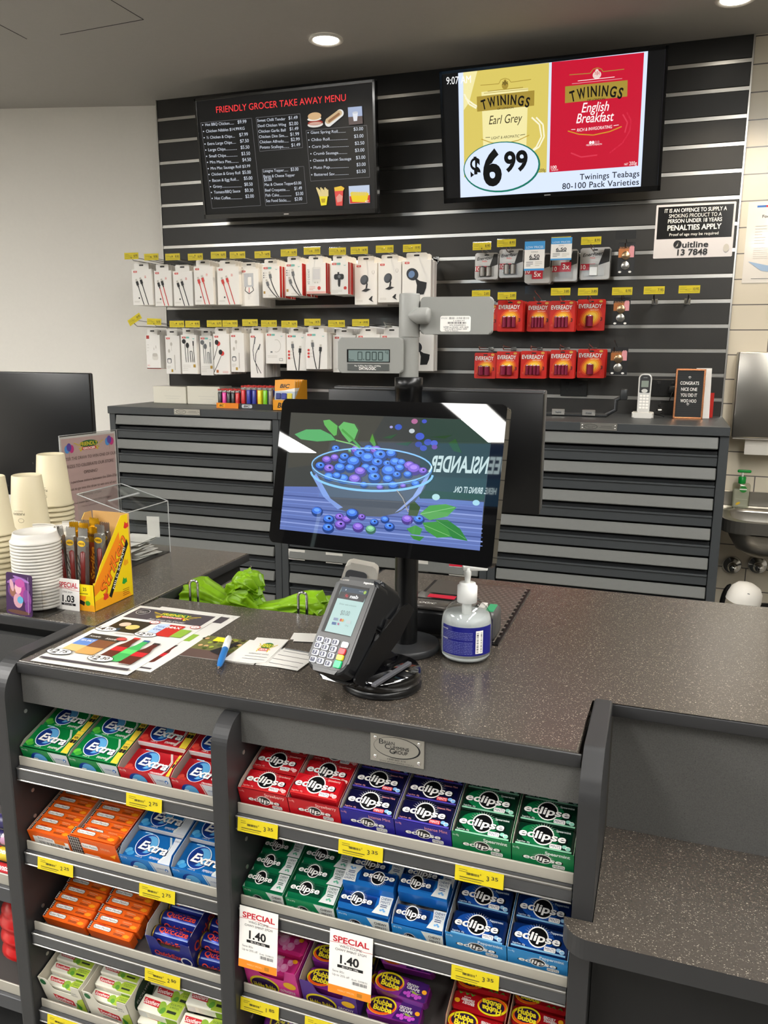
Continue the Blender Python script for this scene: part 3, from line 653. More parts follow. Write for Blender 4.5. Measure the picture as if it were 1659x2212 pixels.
def goods(kind,w,h,t):
    """one hanging pack: face in the local xy plane (top edge at y=-.018), t thick behind it"""
    b=MB(); top=-.018; R2=c('#e3ddd2',.5)
    clear=kind in('clear','phonesk','phonesg','buds')
    side=m_red if kind in('curve','charger','adapter') else m_pw
    b.box(-w/2,w/2,top-h,top,-t,0,m_pw,.0012)
    if kind in('curve','charger','adapter'): b.box(w/2-.0002,w/2+.0004,top-h+.002,top-.002,-t+.002,-.001,m_red)
    if kind=='case': b.box(-w/2+.001,w/2-.001,top-h-.0003,top-h+.004,-t,-.0,m_red)
    p=Pr(b,(-w/2,top-h,0),X3,Y3,.0003,.0004); X=lambda f:f*w; Y=lambda f:f*h
    def logo(teal=False):
        p.rrect(X(.09),Y(.905),.020,.0085,m_red); p.txt('XO',X(.09)+.010,Y(.905)+.0043,.0055,m_pw,b=.02)
        if teal: p.rrect(X(.09)+.021,Y(.905),.018,.0085,m_teal); p.ell(X(.82),Y(.92),.006,.006,m_teal,12); p.ell(X(.82),Y(.935),.007,.006,m_pw,12)
    def cable(x0,x1,head,cab,y0=.66,curve=False):
        pts=[]
        for i in range(9):
            u=i/8; v=u*u*.75 if curve else u
            pts.append((X(x0+(x1-x0)*(v if not curve else u)),Y(y0*(1-u) if not curve else y0-(y0)*(u**.62)+0)))
        pts[-1]=(pts[-1][0],Y(.01))
        p.line(pts,.0042,cab)
        dx,dy=pts[1][0]-pts[0][0],pts[1][1]-pts[0][1]; L=math.hypot(dx,dy); dx,dy=dx/L,dy/L; a,b_=pts[0]
        def seg(s0,s1,wd,m): p.poly([(a+dx*s0-dy*wd,b_+dy*s0+dx*wd),(a+dx*s0+dy*wd,b_+dy*s0-dx*wd),(a+dx*s1+dy*wd,b_+dy*s1-dx*wd),(a+dx*s1-dy*wd,b_+dy*s1+dx*wd)],m)
        seg(-.012,.002,.0048,m_lg); seg(-.001,.018,.0065,head); seg(.017,.027,.003,head)
    if kind.startswith('cable'):
        logo(); hd,cb={'k':(m_k,m_k),'r':(m_k,m_red),'R':(m_red,m_red)}[kind[5]]
        cable(.24,.55,hd,cb,.66); cable(.45,.78,hd,cb,.70); p.lines(X(.64),Y(.80),.012,3,.004,.0015,m_red,3); p.ell(X(.33),Y(.2),.004,.004,m_k,10); p.lines(X(.08),Y(.11),.03,2,.004,.0012,m_lg); 
    elif kind=='curve':
        logo(True); cable(.45,.95,m_g,m_k,.74,True); cable(.28,.85,m_g,m_k,.5,True)
        for i in range(3): p.ell(X(.1),Y(.78-.07*i),.0028,.0028,m_g,8); p.lines(X(.16),Y(.775-.07*i),.012,1,.004,.0014,m_lg,i)
        p.rect(X(.07),Y(.13),.009,.011,c('#b08a3e',.5)); p.lines(X(.35),Y(.08),.05,2,.004,.001,m_lg)
    elif kind=='audio':
        logo(True); cable(.32,.5,m_g,m_k,.72,True); cable(.7,.62,m_k,m_k,.6)
        for i in range(3): p.ell(X(.14),Y(.52-.09*i),.0055,.0055,m_red,10); p.lines(X(.24),Y(.52-.09*i),.014,1,.004,.0014,m_lg,i)
    elif kind=='charger':
        p.rrect(X(.30),Y(.36),X(.46),Y(.5),c('#e7e4df',.35),.008); p.rect(X(.36),Y(.46),X(.34),Y(.34),c('#d4d2d2',.3)); p.rect(X(.42),Y(.34),.006,.006,m_lg); p.rect(X(.55),Y(.34),.006,.006,m_lg)
        p.txt('XO 2 SOCKET',X(.13),Y(.55),.009,m_g,w=Y(.5),rot=PI/2); p.ell(X(.66),Y(.18),.008,.008,m_red,12); p.lines(X(.15),Y(.22),.03,3,.006,.0016,c('#e38f88',.5)); p.rect(0,0,w,.010,c('#f0b9b2',.5))
    elif kind=='adapter':
        logo(True); p.poly([(X(.42),Y(.5)),(X(.42),Y(.3)),(X(.46),Y(.24)),(X(.54),Y(.24)),(X(.56),Y(.3)),(X(.58),Y(.52))],m_k); p.rrect(X(.2),Y(.46),X(.56),Y(.17),m_k,.008); p.rect(X(.4),Y(.6),.008,.012,m_k); p.ell(X(.5),Y(.55),.007,.007,m_g,10)
        p.ell(X(.84),Y(.2),.007,.007,m_red,10); p.lines(X(.06),Y(.13),.05,3,.005,.0012,m_lg)
    elif kind in('holder','holder2'):
        logo()
        if kind=='holder':
            p.ell(X(.43),Y(.60),X(.20),Y(.105),c('#2d3136',.4),18,1.1); p.ell(X(.40),Y(.61),X(.17),Y(.08),c('#4b5057',.35),18,1.1); p.poly([(X(.5),Y(.58)),(X(.58),Y(.5)),(X(.56),Y(.4)),(X(.48),Y(.4)),(X(.52),Y(.5))],m_k); p.poly([(X(.3),Y(.33)),(X(.5),Y(.40)),(X(.72),Y(.37)),(X(.5),Y(.31))],m_k)
            p.poly([(X(.62),Y(.13)),(X(.74),Y(.2)),(X(.8),Y(.21)),(X(.76),Y(.12)),(X(.84),Y(.06)),(X(.72),Y(.09))],m_k); p.ell(X(.82),Y(.78),.006,.009,m_lg,12); p.ell(X(.82),Y(.785),.004,.008,m_pw,12)
        else:
            p.ell(X(.36),Y(.66),X(.19),Y(.16),c('#23272d',.3),18,1.0); p.ell(X(.33),Y(.66),X(.12),Y(.08),c('#6d8bb8',.3),14,1.0); p.poly([(X(.45),Y(.58)),(X(.62),Y(.5)),(X(.86),Y(.46)),(X(.84),Y(.33)),(X(.76),Y(.18)),(X(.5),Y(.17)),(X(.52),Y(.4))],m_k)
        p.lines(X(.08),Y(.1),.03,2,.005,.0012,m_lg)
    elif kind=='clear':
        logo(); p.rect(X(.22),Y(.52),X(.5),Y(.36),c('#c9ccd2',.15,coat=1)); p.rrect(X(.42),Y(.56),X(.2),Y(.22),m_pw,.004); p.line([(X(.3),Y(.52)),(X(.25),Y(.42)),(X(.48),Y(.33)),(X(.72),Y(.42)),(X(.66),Y(.52))],.003,m_k); p.line([(X(.48),Y(.5)),(X(.48),Y(.36))],.003,m_red); p.lines(X(.4),Y(.3),.018,4,.006,.001,m_lg)
    elif kind=='case':
        p.rect(X(.06),Y(.88),.016,.016,c('#b8443c',.5)); p.rrect(X(.42),Y(.26),X(.42),Y(.17),c('#e2ded6',.4),.01); p.rrect(X(.44),Y(.36),X(.36),Y(.1),m_lg,.008); p.rect(X(.55),Y(.55),.003,.012,m_lg); p.rect(X(.7),Y(.6),.003,.014,m_lg); p.lines(X(.08),Y(.7),.012,3,.014,.0015,m_lg); p.txt('XO',X(.14),Y(.1),.006,m_red)
    elif kind=='buds':
        logo(); p.ell(X(.42),Y(.78),.006,.009,m_lg,10); p.ell(X(.25),Y(.6),.006,.009,m_lg,10); p.line([(X(.42),Y(.76)),(X(.44),Y(.6))],.0015,m_lg); p.line([(X(.62),Y(.5)),(X(.62),Y(.1))],.004,m_lg); p.rrect(X(.1),Y(.28),X(.3),Y(.13),m_g,.006); p.rrect(X(.15),Y(.29),X(.2),Y(.09),m_pw,.003); p.rect(X(.36),Y(.05),.010,.013,c('#c09a35',.5)); p.lines(X(.08),Y(.2),.022,3,.005,.0015,m_lg)
    elif kind in('phonesk','phonesg'):
        logo(True); m=m_k if kind[-1]=='k' else m_g
        p.ell(X(.2),Y(.83),.011,.011,m,12); p.ell(X(.42),Y(.73),.009,.013,m,12); p.line([(X(.25),Y(.82)),(X(.3),Y(.3))],.0025,m); p.line([(X(.42),Y(.7)),(X(.44),Y(.3))],.0025,m); p.line([(X(.6),Y(.3)),(X(.58),Y(.58)),(X(.7),Y(.58)),(X(.74),Y(.3))],.003,m); p.rect(X(.76),Y(.72),.006,.022,m); p.line([(X(.8),Y(.72)),(X(.84),Y(.3))],.0025,m)
        p.rect(X(.76),Y(.17),.012,.014,c('#b99331',.5)); p.lines(X(.08),Y(.22),.045,4,.008,.0012,m_lg)
    elif kind=='phonesr':
        logo(); 
        for cx,cy,ex,ey in ((.32,.76,.0,.36),(.55,.52,.0,.05)):
            p.line([(X(cx),Y(cy)),(X(ex),Y(ey))],.0025,m_k); p.ell(X(cx),Y(cy),.011,.011,m_red,12); p.ell(X(cx-.10),Y(cy+.03),.010,.012,m_k,12)
        p.rect(X(.15),Y(.04),.012,.013,c('#b5652e',.5)); p.lines(X(.55),Y(.07),.03,2,.005,.0012,m_red)
    elif kind=='jack':
        logo(); p.line([(X(.42),Y(.92)),(X(.22),Y(.62)),(X(.3),Y(.4)),(X(.8),Y(.1))],.003,m_k); p.line([(X(.78),Y(.76)),(X(.45),Y(.55)),(X(.4),Y(.35)),(X(.55),Y(.1))],.003,m_k); p.line([(X(.42),Y(.92)),(X(.34),Y(.76))],.006,m_g); p.line([(X(.78),Y(.76)),(X(.66),Y(.63))],.006,m_g)
    elif kind=='loop':
        logo(True); pts=[(X(.55+.22*math.cos(a)),Y(.58+.2*math.sin(a))) for a in [1.9-.35*i for i in range(12)]]; p.line(pts,.002,m_lg); p.rect(X(.25),Y(.36),.010,.006,m_g); p.frame(X(.7),Y(.1),.016,.010,.0012,m_k); p.lines(X(.1),Y(.25),.05,2,.006,.0012,m_lg)
    return b
def tab(w):
    b=MB(); b.prism(rounded([(-w*.36,-.019),(w*.36,-.019),(w*.36,.010),(-w*.36,.010)],[0,0,.007,.007]),-.0012,0,m_pw); p=Pr(b,(0,0,0),X3,Y3,.0002,.0003); p.rrect(-.012,-.004,.024,.007,c('#3b3936',.6),.003); return b
def hang(kind,hx,rc,zg,n,lab,blab,t=.022,maker=goods,name='accessory_pack',cat='package',yr=(3.27,3.55),gap=.003,tabb=True,yaw=0):
    x0,x1,y0,y1=rc; cx=(x0+x1)/2; yf=onx(cx,(y0+y1)/2,hx).y if abs(hx)>.3 else yr[0]+.03
    yf=min(max(yf,yr[0]),yr[1]); A=ony(x0,y0,yf); B=ony(x1,y1,yf); w=B.x-A.x; h=A.z-B.z; X=(A.x+B.x)/2
    rt=root(name,lab,cat); b=maker(kind,w,h,t); b.build('box' if tabb else 'card',rt)
    if tabb: tab(w).build('hang_tab',rt)
    Mf=lambda i,ox,an:T(X+ox,yf+i*(t+gap),A.z+.018)@R(an,'Z')@R(PI/2,'X')
    rt.matrix_local=Mf(0,0,yaw)
    for i in range(1,n):
        if yf+i*(t+gap)+t>D-.012: break
        dup(rt,Mf(i,random.uniform(-.004,.004),random.uniform(-.04,.04)),blab if n>2 else blab.replace('packs','pack'),blab)
ROW1=[(284,553,'6.95','cablek',(284,331,582,659),7,'white cable pack with black plugs'),(327,555,'9.95','cabler',(332,373,585,661),7,'white cable pack with black plugs on red leads'),
(373,555,'9.95','cablek',(373,418,586,661),7,'white cable pack with black plugs'),(422,555,'16.95','cableR',(418,462,576,658),7,'white cable pack with red plugs'),
(472,551,'16.95','cableR',(468,518,577,658),7,'white cable pack with red plugs'),(513,551,'14.95','clear',(518,560,581,661),7,'white pack with a shiny clear window'),
(567,550,'14.95','curve',(566,605,575,643),7,'red sided pack with grey curved cables'),(624,546,'16.95','curve',(616,653,569,639),7,'red sided pack with grey curved cables'),
(674,542,'19.95','charger',(661,704,568,634),5,'wall charger pack with pale pink trim'),(729,543,'24.95','adapter',(714,752,566,636),6,'red sided pack with black car adapter'),
(776,541,'14.95','holder',(766,815,569,658),6,'white pack with black round phone holder'),(831,538,'19.95','holder',(817,866,566,653),6,'white pack with black round phone holder'),
(890,536,'19.95','holder2',(869,930,562,652),4,'white pack with black arm phone mount')]
ROW2=[(291,690,'39.95','case',(314,348,723,797),6,'white earbud pack with red base',-.5),(333,695,'16.95','buds',(356,391,725,808),6,'slim pack with white earbuds',.05),
(382,700,'16.95','phonesk',(390,427,723,808),6,'slim pack with black wired earphones'),(416,700,'9.95','phonesg',(431,462,725,811),6,'slim pack with grey wired earphones'),
(463,699,'16.95','phonesr',(460,497,721,809),6,'white pack with red and black earphones'),(497,699,'9.95','buds',(497,529,720,804),7,'slim pack with white earbuds'),
(540,697,'9.95','jack',(539,570,720,816),7,'slim pack with crossed black jack cable'),(581,699,'19.95','loop',(573,617,719,786),6,'white pack with pale looped earphones'),
(625,700,'16.95','audio',(618,662,721,801),6,'white pack with grey audio lead'),(675,696,'14.95','audio',(660,707,718,798),6,'white pack with grey audio lead'),
(727,699,'9.95','holder',(719,768,724,805),5,'white phone holder pack half behind the scale display'),(779,697,'19.95','holder',(770,820,722,803),5,'white phone holder pack behind the scale display'),
(830,696,'','holder',(822,870,722,803),4,'white phone holder pack behind the grey scale column'),(872,694,'','holder2',(880,936,723,802),3,'white phone mount pack right of the grey scale column')]
ORD=('first','second','third','fourth','fifth','sixth','seventh','eighth','ninth','tenth','eleventh','twelfth','thirteenth','fourteenth')
for row,zg,nm in ((ROW1,1.898,'upper'),(ROW2,1.60,'lower')):
    for i,q in enumerate(row):
        tx,ty,pr,kd,rc,n,ds=q[:7]; tl=q[7] if len(q)>7 else 0
        o=ORD[i]
        hx=peg(tx,ty,pr,f'{o} peg from the white wall in the {nm} row of phone accessories',zg,3.28,'yellow' if pr else 'clear',tl)
        hang(kd,hx,rc,zg,n,f'{ds}, front of the {o} {nm} peg',f'packs hanging behind the front one on the {o} {nm} peg')
# ---- batteries
def battery(kind,w,h,t):
    b=MB(); top=-.018; X=lambda f:f*w; Y=lambda f:f*h
    if kind[0]=='E':     # silver card
        base,cell,nc=c('#b9b6b2',.25,.4),c('#8d8a86',.25,.7),int(kind[1])
        b.prism(rounded([(-w/2,top-h),(w/2,top-h),(w/2,top),(-w/2,top)],.010),-.002,0,base); p=Pr(b,(-w/2,top-h,0),X3,Y3,.0003,.0004)
        p.poly([(X(.62),Y(.45)),(X(.98),Y(.55)),(X(.98),Y(.95)),(X(.80),Y(.95))],c('#2a2927',.4)); p.rect(X(.02),Y(.30),X(.5),Y(.2),c('#c3283a',.4)); p.txt('10',X(.12),Y(.4),.016,m_pw,b=.03)
        p.txt('Energizer',X(.42),Y(.80),.013,m_k,w=X(.68),sh=.3,b=.03,rot=.08); p.txt('MAX',X(.42),Y(.68),.007,m_red,b=.02)
        if kind=='E5' : p.rect(X(.3),Y(.14),X(.42),Y(.34),c('#c3283a',.4)); p.txt('5x',X(.51),Y(.3),.020,m_pw,b=.03)
        if kind=='E3' : p.rect(X(.36),Y(.3),X(.4),Y(.3),c('#c3283a',.4)); p.txt('3x',X(.56),Y(.46),.020,m_pw,b=.03)
    else:
        base,cell,nc=c('#d02318',.4),c('#8c2343',.3,.3),int(kind[1])
        b.prism(rounded([(-w/2,top-h),(w/2,top-h),(w/2,top),(-w/2,top)],.006),-.002,0,base); p=Pr(b,(-w/2,top-h,0),X3,Y3,.0003,.0004)
        for rx,ry,hx in ((.42,.30,'#e2491a'),(.36,.25,'#ee7a1c'),(.29,.20,'#f7ab22'),(.22,.15,'#fbd24a')): p.ell(X(.5),Y(.42),X(rx),Y(ry),c(hx,.4),22,.5)
        p.txt('EVEREADY',X(.47),Y(.78),.016,m_k,w=X(.84),b=.05); p.txt('EVEREADY',X(.465),Y(.785),.016,m_pw,w=X(.84),b=.03); p.txt('HEAVY DUTY',X(.62),Y(.66),.004,m_pw)
        p.ell(X(.84),Y(.93),.008,.005,c('#d9a94a',.4),12); p.txt('3',X(.88),Y(.37),.014,m_k,b=.03); p.ell(X(.1),Y(.2),.005,.005,c('#d84a35',.4),10)
    cw=min(.013,w*.6/max(nc,1)/2) if nc<3 else w*.54/nc/2; ch=h*.36
    if kind=='E1' or kind=='V1': cw=w*.13
    for i in range(nc if kind not in('E5','E3') else 0):
        x=-w*.03+(i-(nc-1)/2)*2.1*cw; y=top-h+h*(.12 if kind[0]=='E' else .14)
        if kind in('E1',): b.box(x-cw,x+cw,y,y+ch,0,.010,c('#d8d4cd',.25,.5),.001); b.box(x-cw,x+cw,y+ch*.75,y+ch,0,.0105,c('#8f8b85',.3,.6)); continue
        b.M=T(x,y,cw*.55)@R(-PI/2,'X'); b.lathe([(cw,0),(cw,ch*.9)],cell,12); b.lathe([(cw*.98,ch*.9),(cw*.98,ch*.97),(cw*.4,ch*.97),(cw*.4,ch*1.03)],m_k if kind[0]=='E' else c('#c9b6b0',.2,.8),12); b.M=Matrix()
    if nc: b.box(-w*.36,w*.36,top-h+h*.06,top-h+h*.56,-.0,.014,glass(tint=.03,rough=.05),.004)
    p2=Pr(b,(0,0,0),X3,Y3); p2.rrect(-.010,top-.012,.020,.006,c('#2a2a2a',.6),.003)
    return b
def coin(kind,w,h,t):
    b=MB(); top=-.018; b.prism(rounded([(-w/2,top-h),(w/2,top-h),(w/2,top),(-w/2,top)],.003),-.0015,0,m_k); p=Pr(b,(-w/2,top-h,0),X3,Y3,.0003,.0004)
    p.rect(w*.02,h*.52,w*.62,h*.28,c('#b5703f',.35,.4)); p.txt('DURACELL',w*.38,h*.83,.006,c('#c98a58',.4),w=w*.6,b=.02)
    for i in range(5): p.line([(w*(.62+.07*i),h*.52),(w*(.70+.05*i),h*(.86+.03*(i%2)))],.005,c('#e39aa0',.5))
    for fy,m in ((.58,'#b89a78'),(.26,'#bdbab4')):
        b.M=T(-w*.04,top-h+h*fy,0); b.lathe([(w*.26,0),(w*.26,.003),(w*.22,.004),(0,.004)],c(m,.22,.9),16); b.M=Matrix()
    p.ell(w*.15,h*.06,.006,.004,m_pw,10); p.ell(w*.75,h*.06,.006,.004,m_pw,10)
    return b
def brow(rows,zg,nm,yt=3.40):
    for tx,ty,kind,pr,kd,rc,n,ds,hl in rows:
        hx=peg(tx,ty,pr,hl,zg,yt,kind,bare=kd is None or kd=='coin')
        if kd is None: continue
        hang(kd,hx,rc,zg,n,ds,f'packs hanging behind the {ds.split(",")[0]}',.014,coin if kd=='coin' else battery,'battery_pack','battery pack',(yt+.0,3.58),.019,False,random.uniform(-.1,.1))
P_='peg holding the '
brow([(1041,532,'yellow','8.95','E2',(1027,1075,547,603),7,'silver battery card with two fat cells, top row nearest the accessories',P_+'first silver battery cards'),
(1094,525,'yellow','8.95','E3x' if 0 else 'E2',(1079,1129,539,599),7,'silver battery card with two medium cells, second in the top row',P_+'second stack of silver battery cards'),
(1155,527,'clear','','E5',(1135,1187,548,611),8,'silver battery card marked 5x under the lower blue price card',P_+'silver battery cards marked 5x'),
(1212,520,'yellow','6.95','E3',(1193,1246,540,607),8,'silver battery card marked 3x under the higher blue price card',P_+'silver battery cards marked 3x'),
(1277,520,'yellow','8.95','E1',(1254,1316,536,603),8,'silver battery card with a single square cell, last silver one',P_+'silver cards with one square battery'),
(1352,508,'dark','','coin',(1337,1369,524,591),1,'black and copper coin cell card in the top battery row','dark empty ticket holder peg of the top coin cell card')],1.898,'top')
brow([(1039,635,'yellow','2.85','V2',(1025,1075,659,714),3,'red battery card half hidden behind the grey scale head',P_+'red cards half hidden behind the grey scale head'),
(1095,639,'yellow','2.85','V3',(1076,1127,649,716),4,'red battery card with three cells, middle battery row',P_+'middle row red cards with three cells'),
(1155,627,'clear','','V4',(1140,1187,651,716),3,'red battery card with four cells under the empty clear holder, middle battery row',P_+'middle row red cards under a clear holder'),
(1211,630,'yellow','3.85','V4',(1189,1240,650,716),3,'red battery card with four slim cells, fourth in the middle battery row',P_+'fourth stack of red cards, middle row'),
(1270,630,'yellow','3.85','V1',(1248,1305,647,714),4,'red battery card with one square cell, middle battery row',P_+'middle row red cards with one square cell'),
(1344,629,'yellow','8.95','coin',(1326,1359,643,702),1,'black and copper coin cell card in the middle battery row',P_+'middle row coin cell card'),
(1413,627,'yellow','7.95',None,None,0,'','bare black peg with a yellow ticket beside the middle coin cell card'),
(1489,625,'yellow','10.95',None,None,0,'','bare black peg with a yellow ticket nearest the white tiles')],1.70,'middle')
brow([(1035,748,'clear','','V2',(1025,1071,762,818),4,'red battery card with two fat cells, bottom battery row nearest the scale',P_+'bottom row red cards nearest the scale'),
(1087,745,'clear','','V2',(1073,1119,759,818),4,'red battery card with two medium cells, second in the bottom battery row',P_+'second stack of bottom row red cards'),
(1147,746,'clear','','V4',(1126,1179,758,818),4,'red battery card with four cells, bottom battery row',P_+'bottom row red cards with four cells'),
(1210,744,'clear','','V4',(1189,1240,756,818),3,'red battery card with four slim cells, fourth in the bottom battery row',P_+'fourth stack of bottom row red cards'),
(1273,742,'clear','','V1',(1249,1305,754,817),3,'red battery card with one square cell, bottom battery row',P_+'bottom row red cards with one square cell'),
(1328,734,'clear','','coin',(1320,1354,750,810),1,'black and copper coin cell card in the bottom battery row',P_+'bottom row coin cell card')],1.50,'bottom')
m_blue=c('#3f9bdc',.5)
for x0,x1,y0,y1,lab in ((1134,1175,522,584,'blue and white low price card marked 6.50 hanging lower over the 5x batteries'),(1191,1234,514,561,'blue and white low price card marked 6.50 hanging higher over the 3x batteries')):
    yy=3.392; A=ony(x0,y0,yy);B=ony(x1,y1,yy); w=B.x-A.x;h=A.z-B.z; b=MB(); b.box(-w/2,w/2,-h/2,h/2,-.0008,0,m_pw); p=Pr(b,(-w/2,-h/2,0),X3,Y3,.0003,.0004)
    p.rect(0,h*.72,w,h*.28,m_blue); p.rect(0,0,w,h*.07,m_blue); p.txt('LOW PRICES',w/2,h*.80,h*.07,c('#cfe6f7',.5),w=w*.84,b=.02); p.txt('DURABLES',w/2,h*.64,h*.035,m_g); p.txt('6.50',w/2,h*.48,h*.13,m_k,w=w*.5,b=.03); p.rect(w*.25,h*.37,w*.5,h*.035,m_k); p.lines(w*.1,h*.28,w*.35,3,h*.06,h*.02,m_g); p.lines(w*.55,h*.28,w*.35,3,h*.06,h*.02,m_lg)
    b.build('price_card',M=T((A.x+B.x)/2,yy,(A.z+B.z)/2)@R(PI/2,'X'),label=lab,cat='price card',group='blue low price cards')
b=MB(); x,z=ony(941,568,D).x,1.889; b.tube([(x-.03,D-.003,z),(x-.005,D-.003,z),(x-.005,D-.02,z+.012),(x-.005,D-.05,z+.012),(x-.005,D-.055,z-.02)],.002,m_wire,6); b.box(x-.02,x+.01,D-.004,D+.0,z-.01,z+.01,m_wire); b.build('peg_hook',label='short bare wire hook right of the last upper accessory pack',cat='hook')
# ---------------------------------------------------------------- candy on the sloping shelves
PR={}
def proto(key,name,cat,fn):
    if key not in PR:
        r=root(name,'x',cat); fn(r); PR[key]=[r,False]
    return PR[key]
def put(key,M,label,group):
    p=PR[key]
    if not p[1]:
        p[1]=True; o=p[0]; o.matrix_local=M; o['label']=label; o['group']=group; return o
    return dup(p[0],M,label,group)
foil=lambda h:c(h,.28,.35)
def ecl(p,x,y,w,h,t='eclipse',hf=.30,wf=.80,disc=True,ry=.36,sx=.0):
    """white lettering with a dark edge over a dark round moon"""
    cx,cy=x+w*(.47+sx),y+h*.54
    if disc:
        for i in range(14):
            a=.3+i*.19; p.L-=p.eps; p.poly([(cx+w*.15*math.cos(a-.05),cy+h*.3*math.sin(a-.05)),(cx+w*.15*math.cos(a+.05),cy+h*.3*math.sin(a+.05)),(cx+w*.27*math.cos(a),cy+h*.52*math.sin(a))],c('#c9c8c4',.4))
        p.L+=p.eps; p.ell(cx,cy,w*.185,h*(ry+.05),m_pw,22); p.ell(cx,cy,w*.165,h*ry,c('#08090c',.3),22)
    p.txt(t,x+w*.46,y+h*.52,h*hf,c('#08090c',.3),w=w*(wf+.05),b=.10,sh=.12); p.txt(t,x+w*.457,y+h*.53,h*hf,m_pw,w=w*wf,b=.045,sh=.12)
def mints(p,x,y,w,h,box,txtc):
    p.rrect(x,y,w,h,box,h*.25); p.txt('MINTS',x+w/2,y+h/2,h*.62,txtc,w=w*.82,b=.03)
ECOL={'red':('#cf1420','#e53a3a','#f2b8b0','Strawberry','#7a0f18'),'navy':('#0f0f3a','#5a4fc0','#f0a0a0','Intense Mint','#241f8a'),'green':('#06301f','#9fe0bd','#eaf3ec','Spearmint','#0f7a45'),'blue':('#0a2b66','#8cc8ee','#dcecf8','Peppermint','#2e86c4')}
def eclipse_pack(col):
    w,h,t=.0765,.0365,.041; base,edge,fl,fn,_=ECOL[col]
    def f(r):
        b=MB(); b.box(-w/2,w/2,0,h,-t,0,foil(base),.003); p=Pr(b,(-w/2,0,0),X3,Y3,.00012)
        p.rect(.002,.0005,w-.004,h*.07,foil(edge)); 
        if col in('green','blue','red'): p.ell(w*.42,h*.52,w*.34,h*.44,foil({'green':'#0e7d48','blue':'#1a57b5','red':'#e02430'}[col]),24)
        ecl(p,0,0,w,h); 
        if col=='navy': mints(p,w*.60,h*.10,w*.20,h*.17,c('#d23a44',.4),m_pw)
        else: mints(p,w*.60,h*.08,w*.20,h*.18,m_pw,c('#14205a',.4))
        dot={'red':'#f0a8a4','navy':'#7fb3e6','green':'#8fd0b8','blue':'#8fb9d8'}[col]
        p.ell(w*.85,h*.22,w*.045,h*.075,c(dot,.3),12); p.ell(w*.91,h*.17,w*.045,h*.085,m_pw,12); p.ell(w*.915,h*.16,w*.04,h*.07,c(dot,.3),12)
        p.txt(fn,w*.80,h*.82,h*.085,c(fl,.4),w=w*.25,b=.02); p.txt('Sugarfree  40g',w*.16,h*.13,h*.06,c(fl,.4),w=w*.22); b.build('wrapper',r)
    return f
def extra_pack(col):
    w,h,t=.091,.049,.024; base,dk=({'green':('#0e8a43','#0a5c2d'),'red':('#c51f2a','#8d141d'),'blue':('#1a72c0','#124f90')})[col]
    def f(r):
        b=MB(); b.box(-w/2,w/2,0,h,-t,0,foil(base),.002); p=Pr(b,(-w/2,0,0),X3,Y3,.00012)
        if col=='blue': p.poly([(w*.74,0),(w*.99,0),(w*.99,h*.99),(w*.80,h*.99),(w*.83,h*.6)],c('#cfd4da',.3)); p.txt('LONDON',w*.88,h*.88,h*.05,c('#27457a',.4),w=w*.14); p.ell(w*.965,h*.86,w*.015,h*.03,c('#27457a',.4),10)
        else: p.rect(w*.86,.0006,w*.138,h-.0012,c('#e3c63a',.4)); p.txt('BUY EXTRA',w*.92,h*.83,h*.05,m_k,w=w*.11); p.txt('WIN',w*.925,h*.70,h*.11,m_k,w=w*.10,b=.06); p.rrect(w*.865,h*.46,w*.06,h*.15,m_k,.001); p.rrect(w*.932,h*.46,w*.06,h*.15,m_k,.001)
        for q in (0,.025): p.line([(w*(.70+q),h*.97),(w*(.80+q),h*.66),(w*(.80+q),h*.3),(w*(.74+q),h*.04)],.0011,c('#e6efe4',.3))
        p.ell(w*.36,h*.52,w*.215,h*.42,c('#dfeaf2',.3),28); p.ell(w*.36,h*.52,w*.20,h*.40,c('#143a8c',.3),28); p.ell(w*.39,h*.55,w*.16,h*.33,c('#5da5d6',.3),24); p.ell(w*.30,h*.5,w*.12,h*.30,c('#123078',.3),20)
        p.txt('Extra',w*.52,h*.46,h*.30,c('#0c1b40',.3),w=w*.62,b=.10,sh=.25,rot=-.05); p.txt('Extra',w*.515,h*.475,h*.30,m_pw,w=w*.58,b=.05,sh=.25,rot=-.05)
        p.txt({'green':'SPEARMINT','red':'STRAWBERRY','blue':'PEPPERMINT'}[col],w*.66,h*.12,h*.08,m_pw,w=w*.24,b=.02,sh=.2); p.ell(w*.09,h*.2,w*.07,h*.1,c({'green':'#58b83a','red':'#e04a3a','blue':'#5fb2e2'}[col],.3),12,.6); p.ell(w*.15,h*.12,w*.07,h*.09,c({'green':'#3f9e35','red':'#c93a30','blue':'#3f97d2'}[col],.3),12,.3); p.txt('14 PIECES  27g',w*.34,h*.06,h*.045,m_pw,w=w*.14)
        p.rect(w*.18,h*.93,w*.16,h*.035,c('#9fd0e8',.3)); b.box(-w/2+.001,w/2-.001,-.0004,.0006,-.009,-.001,c('#d9d6d2',.4) if col!='green' else foil(dk)); b.build('wrapper',r)
    return f
